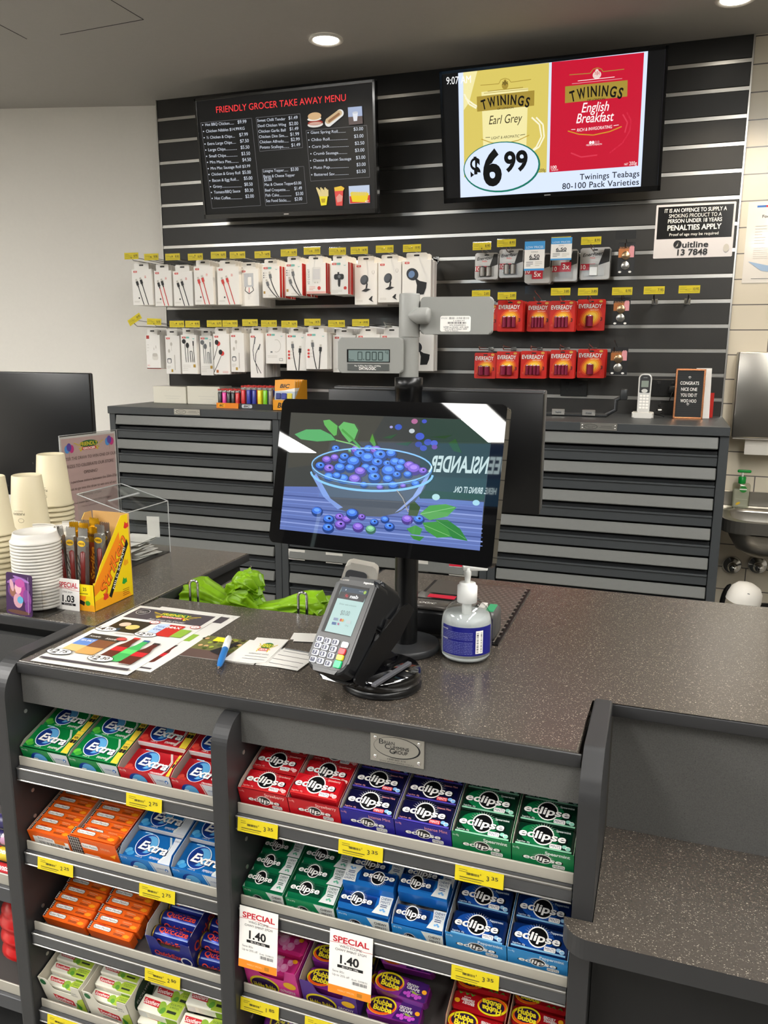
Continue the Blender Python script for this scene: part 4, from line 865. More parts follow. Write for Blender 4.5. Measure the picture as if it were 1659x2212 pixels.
def menthol_pack(r,w=.089,h=.0150,t=.026):
    b=MB(); b.box(-w/2,w/2,0,h,-t,0,c('#e9600f',.35),.0018); p=Pr(b,(-w/2,0,0),X3,Y3,.00012)
    p.rect(w*.0+.001,.001,w*.055,h-.002,c('#2a1712',.4))
    for i in range(5): p.line([(w*.012+.001,h*(.08+.2*i)),(w*.06,h*(.08+.2*i))],.0005,m_pw)
    p.line([(w*.03,.001),(w*.03,h-.001)],.0005,m_pw)
    p.rrect(w*.12,h*.28,w*.40,h*.46,c('#2b2220',.4),.003); p.rrect(w*.127,h*.31,w*.386,h*.40,m_pw,.003); p.txt('Butter-Menthol',w*.32,h*.51,h*.22,c('#2c211d',.4),w=w*.36,b=.03,sh=.1); p.rect(w*.2,h*.78,w*.16,h*.1,c('#c23312',.4))
    p.txt('ORIGINAL',w*.72,h*.66,h*.15,c('#f3b489',.4),w=w*.21,b=.02); p.txt('FLAVOUR',w*.71,h*.47,h*.07,c('#f3b489',.4),w=w*.12); p.lines(w*.6,h*.32,w*.2,2,h*.12,h*.06,c('#4a2410',.5)); p.poly([(w*.82,h*.2),(w*.90,h*.14),(w*.95,h*.28),(w*.95,h*.48),(w*.87,h*.55),(w*.82,h*.4)],c('#f59a1c',.35))
    b.build('wrapper',r)
def soother_pack(r,w=.080,h=.0175,t=.026):
    b=MB(); b.box(-w/2,w/2,0,h,-t,0,c('#e9e6d6',.45),.002)
    p=Pr(b,(-w/2,0,0),X3,Y3,.00012); p.poly([(w*.60,0),(w-.001,0),(w-.001,h),(w*.68,h),(w*.58,h*.5)],c('#a9c03a',.45)); p.ell(w*.53,h*.48,w*.10,h*.36,c('#8fb53c',.45),14,.4); p.ell(w*.58,h*.30,w*.06,h*.22,c('#5f9a35',.4),10,-.5)
    p.poly([(w*.05,h*.78),(w*.44,h*.74),(w*.47,h*.36),(w*.09,h*.40)],c('#c8242c',.4)); p.txt('Soothers',w*.265,h*.57,h*.24,m_pw,w=w*.36,b=.03,sh=.15); p.txt('EUCALYPTUS',w*.82,h*.80,h*.12,c('#2f5a34',.5),w=w*.26); p.txt('& MENTHOL',w*.81,h*.62,h*.12,c('#2f5a34',.5),w=w*.22); p.rect(w*.68,h*.26,w*.22,h*.16,c('#23301f',.5))
    p2=Pr(b,(-w/2,0,-t),X3,Z3,.00012); p2.rect(.002,.002,w*.2,t*.7,c('#d9d9d2',.5)); p2.lines(w*.3,t*.7,w*.5,4,t*.15,t*.05,m_lg); p2.rect(w*.7,.002,w*.28,t*.75,c('#7ea42c',.5)); b.build('wrapper',r)
def chewy_pack(col):
    w,h,t=.079,.029,.030; base=foil('#0c7a4e' if col=='green' else '#1c6fc0'); dk=foil('#0a4a32' if col=='green' else '#0c3577')
    def f(r):
        b=MB(); b.M=frame((0,0,0),X3,Y3)@T(-w/2,0,0); 
        prof=[(0,-t),(h,-t),(h,-.006),(h-.004,-.001),(h*.5,.0),(.004,-.001),(0,-.006)]
        b.M=Matrix(((0,0,1,-w/2),(1,0,0,0),(0,1,0,0),(0,0,0,1))); b.prism(prof,0,w,base,.0008); b.M=Matrix(); p=Pr(b,(-w/2,0,.0005),X3,Y3,.00012)
        p.rect(0.001,h*.2,w*.68,h*.62,dk); p.poly([(w*.68,h*.02),(w*.995,h*.02),(w*.995,h*.98),(w*.74,h*.98),(w*.76,h*.5)],c('#d5d8d6',.3)); ecl(p,0,0,w*.72,h,hf=.30,wf=.84,ry=.34)
        tc_='#1f4a3c' if col=='green' else '#1d3a66'
        p.txt('CHEWY',w*.875,h*.83,h*.13,c(tc_,.4),w=w*.20,b=.02); p.txt('MINTS',w*.875,h*.65,h*.13,c(tc_,.4),w=w*.18,b=.02); p.lines(w*.80,h*.48,w*.13,2,h*.09,h*.04,c(tc_,.4)); 
        for dx,dy in ((0,0),(.04,.05),(.07,-.02)): p.ell(w*(.83+dx),h*(.22+dy),w*.024,h*.055,c('#63ad8d' if col=='green' else '#6fa3d2',.3),10)
        b.build('wrapper',r)
    return f
def hubba_pack(col,w=.083,h=.0275,t=.030):
    base={'pink':'#e2348c','purple':'#8a2a94','red':'#b8121c'}[col]
    def f(r):
        b=MB(); b.box(-w/2,w/2,0,h,-t,0,foil(base),.004); p=Pr(b,(-w/2,0,0),X3,Y3,.00012)
        if col=='purple': p.poly([(w*.5,0),(w*.98,0),(w*.98,h*.95),(w*.62,h*.95)],foil('#4a1d72'))
        lx=.27
        if col=='pink':
            for cx,cy,r_ in ((.55,.6,.11),(.72,.35,.08),(.8,.7,.06),(.62,.2,.05)): p.ell(w*cx,h*cy,w*r_,w*r_,c('#f08cc2',.2),16); p.ell(w*(cx-.02),h*cy+w*.02,w*r_*.6,w*r_*.6,c('#f4a9d2',.2),12)
            p.txt('OUTRAGEOUS',w*.5,h*.9,h*.1,m_pw,w=w*.3,sh=.2); p.txt('ORIGINAL',w*.5,h*.8,h*.1,m_pw,w=w*.22,sh=.2); p.ell(w*.88,h*.82,w*.05,h*.12,c('#f2a51f',.3),12)
        else:
            p.ell(w*lx,h*.5,w*.27,h*.47,c('#e8d21a',.3),26,.12); p.ell(w*(lx+.005),h*.44,w*.25,h*.40,c('#e85a14',.3),24,.12); p.ell(w*(lx+.01),h*.52,w*.225,h*.36,c('#2a1138',.3),24,.12)
            for t_,yy in (('Hubba',.66),('Bubba',.36)): p.txt(t_,w*(lx+.01 if yy>.5 else lx+.03),h*yy,h*.26,c('#3a2a05',.4),w=w*.37,b=.13,rot=-.04); p.txt(t_,w*(lx+.01 if yy>.5 else lx+.03),h*yy,h*.25,c('#f2df2a',.35),w=w*.35,b=.07,rot=-.04)
            a,b2=('GROOVY','GRAPE') if col=='purple' else ('SERIOUSLY','STRAWBERRY')
            p.txt(a,w*.70,h*.66,h*.13,m_pw,w=w*.22,b=.03,rot=-.05); p.txt(b2,w*.72,h*.50,h*.13,m_pw,w=w*.24,b=.03,rot=-.05); p.txt('FLAVOUR',w*.74,h*.36,h*.06,m_pw,w=w*.12)
            if col=='purple':
                for cx,cy in ((.60,.2),(.67,.12),(.66,.26),(.74,.2),(.81,.12),(.80,.27),(.87,.2)): p.ell(w*cx,h*cy,w*.038,h*.085,c('#c24fc4',.2),10)
                p.poly([(w*.72,h*.42),(w*.80,h*.32),(w*.9,h*.36),(w*.8,h*.27),(w*.72,h*.3)],c('#9ab02c',.4)); p.ell(w*.93,h*.5,w*.045,h*.11,c('#f2a51f',.3),12)
            else:
                for cx in (.60,.7,.82): p.poly([(w*cx,h*.12),(w*(cx+.06),h*.26),(w*(cx+.10),h*.1),(w*(cx+.05),h*.17)],c('#3d8a2a',.4))
                p.ell(w*.91,h*.62,w*.05,h*.12,c('#e2a21f',.3),12)
        b.build('wrapper',r)
    return f
def roll_pack(r,w=.078,rad=.0125):
    b=MB(R(PI/2,'Y')@T(0,0,-w/2)); b.lathe([(.0,0),(rad*.8,.0),(rad,.003),(rad,w-.003),(rad*.8,w),(0,w)],foil('#1b2a86'),20)
    b.lathe([(rad*1.01,.0025),(rad*1.01,.005)],c('#c9a33c',.25,.8),20,cap=False); b.lathe([(rad*.86,-.0003),(0,-.0003)],c('#c9a33c',.25,.8),20,cap=False); b.M=Matrix()
    p=Pr(b,(0,0,0),X3,Y3,.00012); p.wrap=rad
    for a in (.1,1.7,-1.5): p.txt('QuickEze',0,rad*a,.0088,c('#e2482a',.35),w=.055,b=.04); p.rect(-w*.40,rad*(a-.75),w*.8,.0011,c('#9fb4e0',.3)); p.rect(-w*.40,rad*(a-.62),w*.8,.0006,c('#6f8bd0',.3))
    b.build('wrapper',r)
for k_ in ECOL: proto('e'+k_,'mint_pack','sweets',eclipse_pack(k_))
for k_ in ('green','red','blue'): proto('x'+k_,'gum_pack','sweets',extra_pack(k_))
proto('menthol','lozenge_pack','sweets',menthol_pack); proto('soother','lozenge_pack','sweets',soother_pack); proto('flat','lozenge_pack','sweets',lambda r:soother_pack(r,.080,.0275,.0205)); proto('roll','antacid_roll','sweets',roll_pack)
for k_ in ('green','blue'): proto('c'+k_,'chewy_mint_roll','sweets',chewy_pack(k_))
for k_ in ('pink','purple','red'): proto('h'+k_,'bubble_gum_pack','sweets',hubba_pack(k_))
def carton(bay,k,x0,x1,hf,hs,dp,outer,inner,lab,front=None,cut=False,side=None,tilt=0,yo=0,z0=0,back=True,group=None):
    """open display tray on a sloping shelf; returns its frame (origin mid front bottom edge)"""
    w=x1-x0-.0012; M=shelf_frame(bay,k)@T((x0+x1)/2,yo,z0+.0006)@R(tilt,'Z'); r=root('display_carton',lab,'carton',M,group); t=.0008; mo=c(outer,.5); mi=c(inner,.7)
    b=MB(); b.box(-w/2,w/2,0,dp,0,t,mi); b.box(-w/2,w/2,dp-t,dp,0,hs,mi)
    for sx in (-1,1):
        xa=sx*w/2; b.M=Matrix(((0,0,1,min(xa,xa-sx*t)),(1,0,0,0),(0,1,0,0),(0,0,0,1)))
        b.prism([(0,0),(dp,0),(dp,hs),(.012,hs),(0,hf)],0,t/2,mo if sx<0 else mi); b.M=b.M@T(0,0,t/2); b.prism([(0,0),(dp,0),(dp,hs),(.012,hs),(0,hf)],0,t/2,mi if sx<0 else mo); b.M=Matrix()
    if cut:
        o=[(-w/2,0),(w/2,0),(w/2,hf),(w*.30,hf),(w*.24,hf*.62),(-w*.20,hf*.62),(-w*.27,hf*.95),(-w*.32,hf),(-w/2,hf)]
        b.M=frame((0,0,0),X3,Z3); b.prism(rounded(o,[0,0,.003,.003,.006,.008,.006,.004,.003],4),-t,0,mo); b.M=Matrix()
    else: b.box(-w/2,w/2,0,t,0,hf,mo)
    b.build('tray',r)
    if front:
        b=MB(); p=Pr(b,(-w/2,0,0),X3,Z3,.00012); front(p,w,hf); b.build('printed_front',r)
    if side:
        b=MB(); p=Pr(b,(w/2,0,0),Y3,Z3,.00012); side(p,dp,hs); b.build('printed_side',r)
    return M
def efront(col):
    base,edge,fl,fn,tr=ECOL[col]
    def f(p,w,h):
        p.rect(0,0,w,h,c(tr if col!='red' else '#c2131f',.45)); p.txt('6 x 40g',w*.07,h*.9,h*.07,c(fl,.4),w=w*.10)
        ecl(p,w*.16,h*.42,w*.74,h*.42,hf=.36,wf=.84); p.txt(fn,w*.74,h*.90,h*.11,c(fl,.4),w=w*.40,b=.04); mints(p,w*.66,h*.40,w*.20,h*.13,m_pw,m_k)
    return f
ordn=lambda i:('front','second','third','fourth','fifth','sixth','seventh','eighth','ninth','tenth')[i]
SH=('top','second','third','bottom'); BY=('left','right')
# right bay, top shelf: six mint cartons
xs=[-.560+.0815*i for i in range(7)]
for i,col in enumerate(('red','red','navy','navy','green','green')):
    cn={'red':'red','navy':'navy','green':'dark green'}[col]; side_='first' if i%2==0 else 'second'
    M=carton(1,0,xs[i],xs[i+1],.050,.054,.165,ECOL[col][4],'#b9b2a6',f'{side_} {cn} mint carton on the top shelf under the big maker plate',efront(col))
    for j in range(4):
        lift=.010 if (i==1 and j==0) else 0
        if i==1 and j>0: lift=-.004
        put('e'+col,M@T(0,.002+.0395*j,.049+lift+.002*(j%2))@R(math.radians(5+(4 if i==1 else 0)),'X'),f'{cn} mint pack, {ordn(j)} in the {side_} {cn} carton under the big maker plate',f'{cn} mint packs')
# left bay, top shelf: four gum cartons
def xfront(col):
    base={'green':'#0d7d3c','red':'#bb1c27','blue':'#1f77c2'}[col]
    def f(p,w,h):
        p.rect(0,0,w,h,c(base,.4)); p.poly([(w*.70,0),(w,0),(w,h),(w*.62,h),(w*.70,h*.5)],c('#c9cdd2',.4)); p.line([(w*.60,h),(w*.67,h*.5),(w*.66,0)],.0012,c('#e8efe8',.4))
        p.ell(w*.36,h*.45,w*.18,h*.40,c('#143a8c',.3),24); p.ell(w*.39,h*.5,w*.14,h*.3,c('#5da5d6',.3),20); p.txt('Extra',w*.44,h*.35,h*.30,c('#0c1b40',.3),w=w*.5,b=.10,sh=.25); p.txt('Extra',w*.435,h*.37,h*.30,m_pw,w=w*.47,b=.05,sh=.25); p.txt('10 x 27g',w*.09,h*.9,h*.08,m_pw,w=w*.12); p.txt('LICORICE',w*.80,h*.72,h*.07,c('#3a5a9a',.4),w=w*.14); p.ell(w*.92,h*.70,w*.032,h*.09,c('#2f6fb8',.4),14); p.ell(w*.92,h*.68,w*.014,h*.05,m_pw,8)
    return f
xl=[-.968+.0965*i for i in range(5)]; xl[4]=BAYS[0][1]-.0005
for i,col in enumerate(('green','green','red','red')):
    sd='first' if i%2==0 else 'second'; M=carton(0,0,xl[i],xl[i]+.0955 if i<3 else xl[4],.040,.045,.19,{'green':'#0d7d3c','red':'#bb1c27'}[col],'#a8a096',f'{sd} {col} gum carton on the top shelf of the left bay',xfront(col))
    for j in range(3):
        z=.041 if col=='green' else (.030,.046,.050)[j]
        put('x'+col,M@T(0 if i<3 else -.0,.003+.0505*j,z)@R(math.radians(3),'X')@Matrix.Diagonal((1 if i<3 else .93,1,1,1)),f'{col} gum pack, {ordn(j)} in the {sd} {col} carton of the left bay',f'{col} gum packs')
# left bay, second shelf
def mfront(p,w,h):
    p.rect(0,0,w,h,c('#e9600f',.4)); p.rect(w*.10,h*.05,w*.86,h*.72,m_pw); p.bars(w*.22,h*.05,w*.6,h*.5,m_k,22,True,3); p.rrect(w*.2,h*.62,w*.4,h*.2,m_pw,.003); p.txt('Butter-Menthol',w*.4,h*.72,h*.11,m_k,w=w*.36,b=.03); p.rect(w*.62,h*.60,w*.25,h*.24,c('#f07a1e',.4)); p.rect(w*.84,0,w*.10,h*.5,m_k)
def mfront2(p,w,h):
    p.rect(0,0,w,h,c('#ea6210',.4)); p.rect(0,0,w*.24,h,c('#2c1812',.4))
    for i in range(9): p.line([(0,h*i/8.5),(w*.24,h*i/8.5)],.0006,m_pw)
    for i in range(5): p.line([(w*.05*i,0),(w*.05*i,h)],.0006,m_pw)
    for yy in (.72,.28): p.rrect(w*.26,h*yy-.005,w*.34,.011,m_pw,.003); p.txt('Butter-Menthol',w*.43,h*yy,.005,m_k,w=w*.3,b=.03); p.txt('ORIGINAL',w*.76,h*yy+.002,.005,c('#f3c29a',.4),w=w*.2); p.poly([(w*.82,h*yy-.012),(w*.92,h*yy-.016),(w*.97,h*yy-.004)],c('#f7a421',.4))
def mside(p,w,h):
    p.rect(0,0,w,h,c('#d8420f',.4)); p.rect(0,0,w*.16,h*.96,c('#2c1812',.4))
    for i in range(9): p.line([(0,h*i/9),(w*.16,h*i/9)],.0006,m_pw)
    for i in range(6): p.line([(w*.03*i,0),(w*.03*i,h*.96)],.0006,m_pw)
    p.txt('Butter-Menthol',w*.55,h*.5,h*.2,m_pw,w=w*.6,b=.03)
M=carton(0,1,-.968,-.882,.043,.044,.17,'#e9600f','#c9b9a4','orange lozenge carton with a barcode front, second shelf of the left bay',mfront)
for j in range(10): put('menthol',M@T(0,.002+.0157*j,.0435)@Matrix.Diagonal((.92,1,1,1))@R(.04,'X'),f'orange lozenge pack, {ordn(j)} in the barcode fronted carton of the left bay','orange lozenge packs in cartons')
M=carton(0,1,-.880,-.786,.056,.050,.17,'#e9600f','#c9b9a4','orange lozenge carton with a tartan corner, second shelf of the left bay',mfront2,side=mside)
for j in range(10): put('menthol',M@T(0,.003+.0157*j,.0575 if j==0 else .0440+.0003*j)@R(.05,'X'),f'orange lozenge pack, {ordn(j)} in the tartan cornered carton of the left bay','orange lozenge packs in cartons')
for i,(a,e) in enumerate(((-.784,-.688),(-.686,BAYS[0][1]-.0005))):
    sd=('first','second')[i]; M=carton(0,1,a,e,.040,.050,.19,'#1f77c2','#c9c9c6',f'{sd} blue gum carton on the second shelf of the left bay',xfront('blue'))
    for j in range(3): put('xblue',M@T(0,.003+.0505*j,(.036,.047,.050)[j])@R(.05,'X'),f'blue gum pack, {ordn(j)} in the {sd} blue carton of the left bay','blue gum packs')
# left bay, third shelf: loose lozenge packs and antacid rolls
S=shelf_frame(0,2)
for i,x in enumerate((-.917,-.824)):
    for j in range(10-i):
        put('menthol',S@T(x+.003*(j%2),.004+.0165*j,.0275+.0008*j)@R(math.radians(7)+random.uniform(-.03,.03),'X')@R(random.uniform(-.02,.02),'Z'),f'loose orange lozenge pack, {ordn(j)} in the {("outer","inner")[i]} row on the third shelf','loose orange lozenge packs')
def qfront(p,w,h):
    p.txt('QuickEze',w*.42,h*.34,h*.17,c('#e2482a',.4),w=w*.62,b=.05); p.lines(w*.1,h*.20,w*.5,2,h*.08,h*.035,c('#8fa3d8',.4)); p.ell(w*.83,h*.24,w*.13,h*.19,m_pw,18); p.ell(w*.83,h*.24,w*.10,h*.14,c('#1a2470',.4),16)
def qside(p,w,h):
    p.rect(0,0,w,h,c('#232a78',.4)); p.txt('QuickEze',w*.35,h*.58,h*.24,c('#e2482a',.4),w=w*.55,b=.05,rot=.1); p.lines(w*.15,h*.3,w*.3,2,h*.1,h*.04,c('#8fa3d8',.4))
M=carton(0,2,-.742,-.658,.058,.070,.135,'#20277a','#cfc9b8','dark blue antacid carton with a cut out front, third shelf of the left bay',qfront,True,qside,yo=.004)
for j in range(5):
    put('roll',M@T(0,.0185+.0255*j,.040+(.004 if j%2 else 0)),f'blue antacid roll, {ordn(j)} inside the cut out dark blue carton','antacid rolls in the carton')
for j in range(4): put('roll',S@T(-.6185,.020+.027*j,.0128)@R(random.uniform(-.05,.05),'Z'),f'loose blue antacid roll, {ordn(j)} beside the divider on the third shelf','loose antacid rolls')
for j in range(4): put('roll',S@T(-.617,.034+.027*j,.036)@R(random.uniform(-.05,.05),'Z'),f'loose blue antacid roll, {ordn(j)} of the upper layer beside the divider','loose antacid rolls')
# left bay, bottom shelf
def sfront(p,w,h):
    p.poly([(w*.72,0),(w,0),(w,h*.6),(w*.84,h*.45)],c('#a9bf40',.5)); p.poly([(w*.24,h*.44),(w*.72,h*.36),(w*.74,h*.14),(w*.28,h*.22)],c('#c8242c',.45)); p.txt('Soothers',w*.49,h*.29,h*.13,m_pw,w=w*.40,b=.04,rot=-.06); p.poly([(w*.78,h*.34),(w*.9,h*.2),(w*.86,h*.03),(w*.8,h*.1)],c('#3d8a35',.45)); p.ell(w*.10,h*.84,w*.07,h*.11,c('#1f6a3a',.5),14); p.lines(w*.3,h*.10,w*.35,1,.01,h*.025,m_g); p.txt('CLEARS',w*.82,h*.72,h*.05,m_g,w=w*.13); p.txt('THE NOSE',w*.83,h*.64,h*.05,m_g,w=w*.15)
for i,(a,e) in enumerate(((-.968,-.880),(-.874,-.784))):
    sd=('first','second')[i]; M=carton(0,3,a,e,.068,.066,.15,'#e6e2d2','#ded8c8',f'{sd} white and green lozenge carton on the bottom shelf of the left bay',sfront,True,(lambda p,w,h:(p.ell(w*.3,h*.5,w*.2,h*.42,c('#23402a',.5)),p.txt('EUCALYPTUS',w*.3,h*.55,h*.1,m_pw,w=w*.3))) if i else None,yo=.002,z0=.006)
    for j in range(8): put('soother',M@T(0,.004+.0182*j,(.046,.056,.061,.063,.064,.065,.065,.066)[j])@Matrix.Diagonal(((.97 if i else .97),1,1,1)),f'white and green lozenge pack, {ordn(j)} in the {sd} green carton','lozenge packs in green cartons')
S3=shelf_frame(0,3)
lz=[(-.735,.003,.024,0),(-.735,.012,.047,0),(-.733,.055,.070,.06),(-.735,.045,.024,0),(-.652,.004,.022,0),(-.650,.006,.0445,.05),(-.648,.034,.066,.04),(-.646,.062,.072,.03),(-.733,.075,.047,0)]
for j,(x,y,z,a) in enumerate(lz): put('flat',S3@T(x,y,z+.006)@R(a,'Z'),('loose lozenge pack lowest at the front beside the second green carton','loose lozenge pack lying on the lowest one beside the second green carton','loose lozenge pack on top of the pile beside the second green carton','loose lozenge pack under the pile beside the second green carton','loose lozenge pack lowest at the front beside the divider','loose lozenge pack second from the bottom beside the divider','loose lozenge pack third from the bottom beside the divider','loose lozenge pack highest beside the divider','loose lozenge pack at the back of the pile beside the second green carton')[j],'loose lozenge packs')
# right bay, second shelf
def cfront(col):
    def f(p,w,h):
        p.rect(0,0,w,h,c('#0f7f4e' if col=='green' else '#1f7fc4',.4)); p.poly([(w*.66,0),(w,0),(w,h),(w*.58,h),(w*.68,h*.5)],c('#d8dad6',.4)); p.txt('10 x 27g',w*.12,h*.88,h*.08,m_pw,w=w*.16); ecl(p,w*.06,h*.2,w*.6,h*.5,hf=.34,wf=.86); p.txt('CHEWY',w*.84,h*.78,h*.14,m_k,w=w*.24,b=.03); p.txt('MINTS',w*.84,h*.55,h*.14,m_k,w=w*.21,b=.03)
    return f
xs2=(-.560,-.488,-.405,-.320,-.240,-.153,BAYS[1][1]-.0005)
for i,col in enumerate(('green','green','blue','blue')):
    sd=('first','second')[i%2]; M=carton(1,1,xs2[i]-0,xs2[i+1]-.003,.036,.036+.012*(i==3),.15,'#0f7f4e' if col=='green' else '#1f6fb4','#c9c9c6',f'{sd} {col} chewy mint carton on the second shelf of the right bay',cfront(col))
    sc=Matrix.Diagonal(((xs2[i+1]-xs2[i]-.0055)/.0795,1,1,1))
    for j in range(4):
        z=.038+(.006*j if col=='blue' else .001*j); rz=0
        if i==2 and j==0: z=.044
        if i==2 and j==1: rz=PI; z=.068
        if i==2 and j>1: z=.045
        if i==3: z=(.040,.068,.050,.072)[j]; 
        y=.003+.0305*j
        Mx=M@T(0,y,z)@R(math.radians(6),'X')@sc
        if rz: Mx=M@T(0,.058,z)@R(math.radians(2),'X')@R(PI+.03,'Z')@sc
        put('c'+col,Mx,f'{col} chewy mint roll, {ordn(j)} in the {sd} {col} chewy carton'+(', lying upside down' if rz else ''),f'{col} chewy mint rolls')
for i in (4,5):
    sd=('first','second')[i-4]; M=carton(1,1,xs2[i],xs2[i+1],.048,.052,.165,'#2b86c6','#c6c4be',f'{sd} light blue mint carton on the second shelf of the right bay',efront('blue'))
    for j in range(3): put('eblue',M@T(0,.003+.043*j,((.0440,.050,.052) if i==4 else (.049,.051,.053))[j])@R(math.radians(5),'X'),f'blue mint pack, {ordn(j)} in the {sd} light blue carton','blue mint packs')
# right bay, third shelf
def hfront(base,a,e):
    def f(p,w,h):
        p.ell(w*.34,h*.31,w*.28,h*.29,c('#e0cc1e',.4),24); p.ell(w*.34,h*.28,w*.25,h*.25,c('#2a1240',.4),24); p.txt('Hubba Bubba',w*.34,h*.24,h*.17,c('#e8d52a',.4),w=w*.42,b=.06); p.txt(a,w*.78,h*.28,h*.09,m_pw,w=w*.28,b=.03); p.txt(e,w*.80,h*.15,h*.09,m_pw,w=w*.22,b=.03); p.ell(w*.84,h*.52,w*.12,h*.12,c('#e8b422',.4),16)
    return f
M=carton(1,2,-.560,-.468,.070,.066,.15,'#d63a92','#c9a9b0','pink bubble gum carton on the third shelf of the right bay',hfront('#d63a92','OUTRAGEOUS','ORIGINAL'),True,yo=.001)
for j in range(5): put('hpink',M@T(0,.004+.0285*j,(.055,.066,.069,.070,.070)[j])@R(.05,'X'),f'pink bubble gum pack, {ordn(j)} in the pink carton','pink bubble gum packs')
M=carton(1,2,-.464,-.372,.062,.066,.17,'#54308a','#c4b49c','dark purple bubble gum carton on the third shelf of the right bay',hfront('#54308a','GROOVY','GRAPE'),True,(lambda p,w,h:(p.ell(w*.4,h*.5,w*.3,h*.4,c('#c9a52a',.4)),p.ell(w*.4,h*.5,w*.25,h*.33,c('#2a1240',.4)),p.txt('Hubba Bubba',w*.4,h*.5,h*.2,c('#e8d52a',.4),w=w*.42,b=.06))),yo=.001)
for j in range(5): put('hpurple',M@T(0,.006+.029*j,(.046,.062,.066,.068,.070)[j])@R(.10,'X'),f'purple bubble gum pack, {ordn(j)} in the dark purple carton','purple bubble gum packs in the carton')
S2=shelf_frame(1,2)
for j,(x,y,z,rx,rz) in enumerate(((-.318,.000,.016,.1,.03),(-.312,.022,.040,.2,-.05),(-.310,.055,.056,.25,.02),(-.305,.085,.066,.25,0),(-.302,.115,.076,.25,.03),(-.326,.038,.016,.0,.0))):
    put('hpurple',S2@T(x,y,z+.016)@R(rx,'X')@R(rz,'Z'),('loose purple bubble gum pack lowest at the front of the heap','loose purple bubble gum pack second in the sloping heap','loose purple bubble gum pack third in the sloping heap','loose purple bubble gum pack fourth in the sloping heap','loose purple bubble gum pack at the back of the heap','loose purple bubble gum pack under the heap')[j],'loose purple bubble gum packs')
for i,(a,e) in enumerate(((-.238,-.153),(-.151,BAYS[1][1]-.0005))):
    sd=('first','second')[i]; M=carton(1,2,a,e,.040,.058,.16,'#9c2a22','#cdb9a0',f'{sd} red bubble gum carton on the third shelf of the right bay',None)
    for j in range(5):
        flip=(i==0 and j==1); Mx=M@T(0,.003+.0290*j,.045+.003*j)@R(.06,'X')
        if flip: Mx=M@T(0,.032+.0275,.049)@R(.06,'X')@R(PI,'Z')
        put('hred',Mx@Matrix.Diagonal(((.97,.915)[i],1,1,1)),f'red bubble gum pack, {ordn(j)} in the {sd} red carton'+(', turned upside down' if flip else ''),'red bubble gum packs')
# right bay, bottom shelf: round tape gums
S3=shelf_frame(1,3)
def tape(r):
    b=MB(); b.lathe([(.0,-.011),(.026,-.011),(.031,-.008)]+[(.031+.0006*(i%2),-.008+.002*i) for i in range(9)]+[(.026,.011),(0,.011)],c('#7a2a8c',.35),28)
    p=Pr(b,(0,0,.011),X3,Y3,.00012); p.ell(-.003,.001,.017,.023,c('#e6d022',.35),20); p.ell(-.003,.001,.014,.020,c('#2a1138',.35),20); p.txt('Hubba',-.007,.0,.007,c('#f2df2a',.35),w=.032,b=.07,rot=PI/2); p.txt('Bubba',.002,.0,.007,c('#f2df2a',.35),w=.032,b=.07,rot=PI/2); p.txt('GROOVY GRAPE',.016,0,.0035,m_pw,w=.026,rot=PI/2); b.build('case',r)
proto('tape','gum_tape','sweets',tape)
for x,y,lab in ((-.520,.055,'round purple gum tape nearest the divider on the bottom shelf'),(-.437,.052,'round purple gum tape second from the divider on the bottom shelf'),(-.36,.045,'round purple gum tape farthest from the divider on the bottom shelf')):
    put('tape',S3@T(x,y,.052)@R(math.radians(35),'X'),lab,'round gum tapes')
carton(1,3,-.556,-.325,.030,.034,.12,'#3a2a20','#6a4a38','brown open carton holding the round gum tapes',None,yo=.004)
# ---- price tickets in the rails
def rail_ticket(k,xa,xb,price,lab,y=.9405):
    P,Q=ony(*xa,y),ony(*xb,y); w=Q.x-P.x; z=LIPZ[k]; M=frame(((P.x+Q.x)/2,y,z-.0275),X3,(0,.12,1)); h=.021
    b=MB(); b.box(-w/2,w/2,-h/2,h/2,-.0006,0,m_yel); p=Pr(b,(-w/2,-h/2,0),X3,Y3,.00012); p.lines(w*.08,h*.78,w*.2,2,h*.13,h*.03,m_tk,int(xa[0])); p.bars(w*.24,h*.50,w*.26,h*.16,m_tk,20,True,5); p.txt(price.split('.')[0],w*.68,h*.52,h*.30,m_tk,b=.03); p.txt(price.split('.')[1],w*.82,h*.60,h*.22,m_tk,w=w*.14,b=.03); p.txt('$',w*.53,h*.68,h*.1,m_tk); p.lines(w*.10,h*.28,w*.72,1,h*.12,h*.05,m_tk,3); p.lines(w*.10,h*.14,w*.66,1,h*.12,h*.03,m_tk,4)
    b.build('price_ticket',M=M,label=lab,cat='price ticket',group='yellow shelf price tickets')
for k,a,e,pr,lab in ((0,(272,1720),(348,1720),'2.75','yellow ticket 2.75 under the first red gum carton, top shelf'),(1,(80,1850),(155,1850),'2.25','yellow ticket 2.25 under the barcode fronted orange carton'),(1,(300,1910),(376,1910),'2.75','yellow ticket 2.75 under the blue gum cartons'),(2,(312,2092),(387,2092),'2.50','yellow ticket 2.50 under the antacid carton'),(3,(99,2165),(166,2165),'2.25','yellow ticket 2.25 under the first green lozenge carton'),
(0,(513,1770),(599,1770),'3.35','yellow ticket 3.35 under the first red mint carton'),(0,(731,1820),(827,1820),'3.35','yellow ticket 3.35 under the navy mint cartons'),(0,(983,1875),(1089,1875),'3.35','yellow ticket 3.35 under the dark green mint cartons'),(1,(975,2090),(1079,2090),'3.35','yellow ticket 3.35 under the light blue mint cartons'),(2,(519,2155),(601,2155),'1.85','yellow ticket 1.85 under the pink bubble gum carton'),(2,(658,2190),(748,2190),'1.85','yellow ticket 1.85 under the dark purple bubble gum carton')):
    rail_ticket(k,a,e,pr,lab)
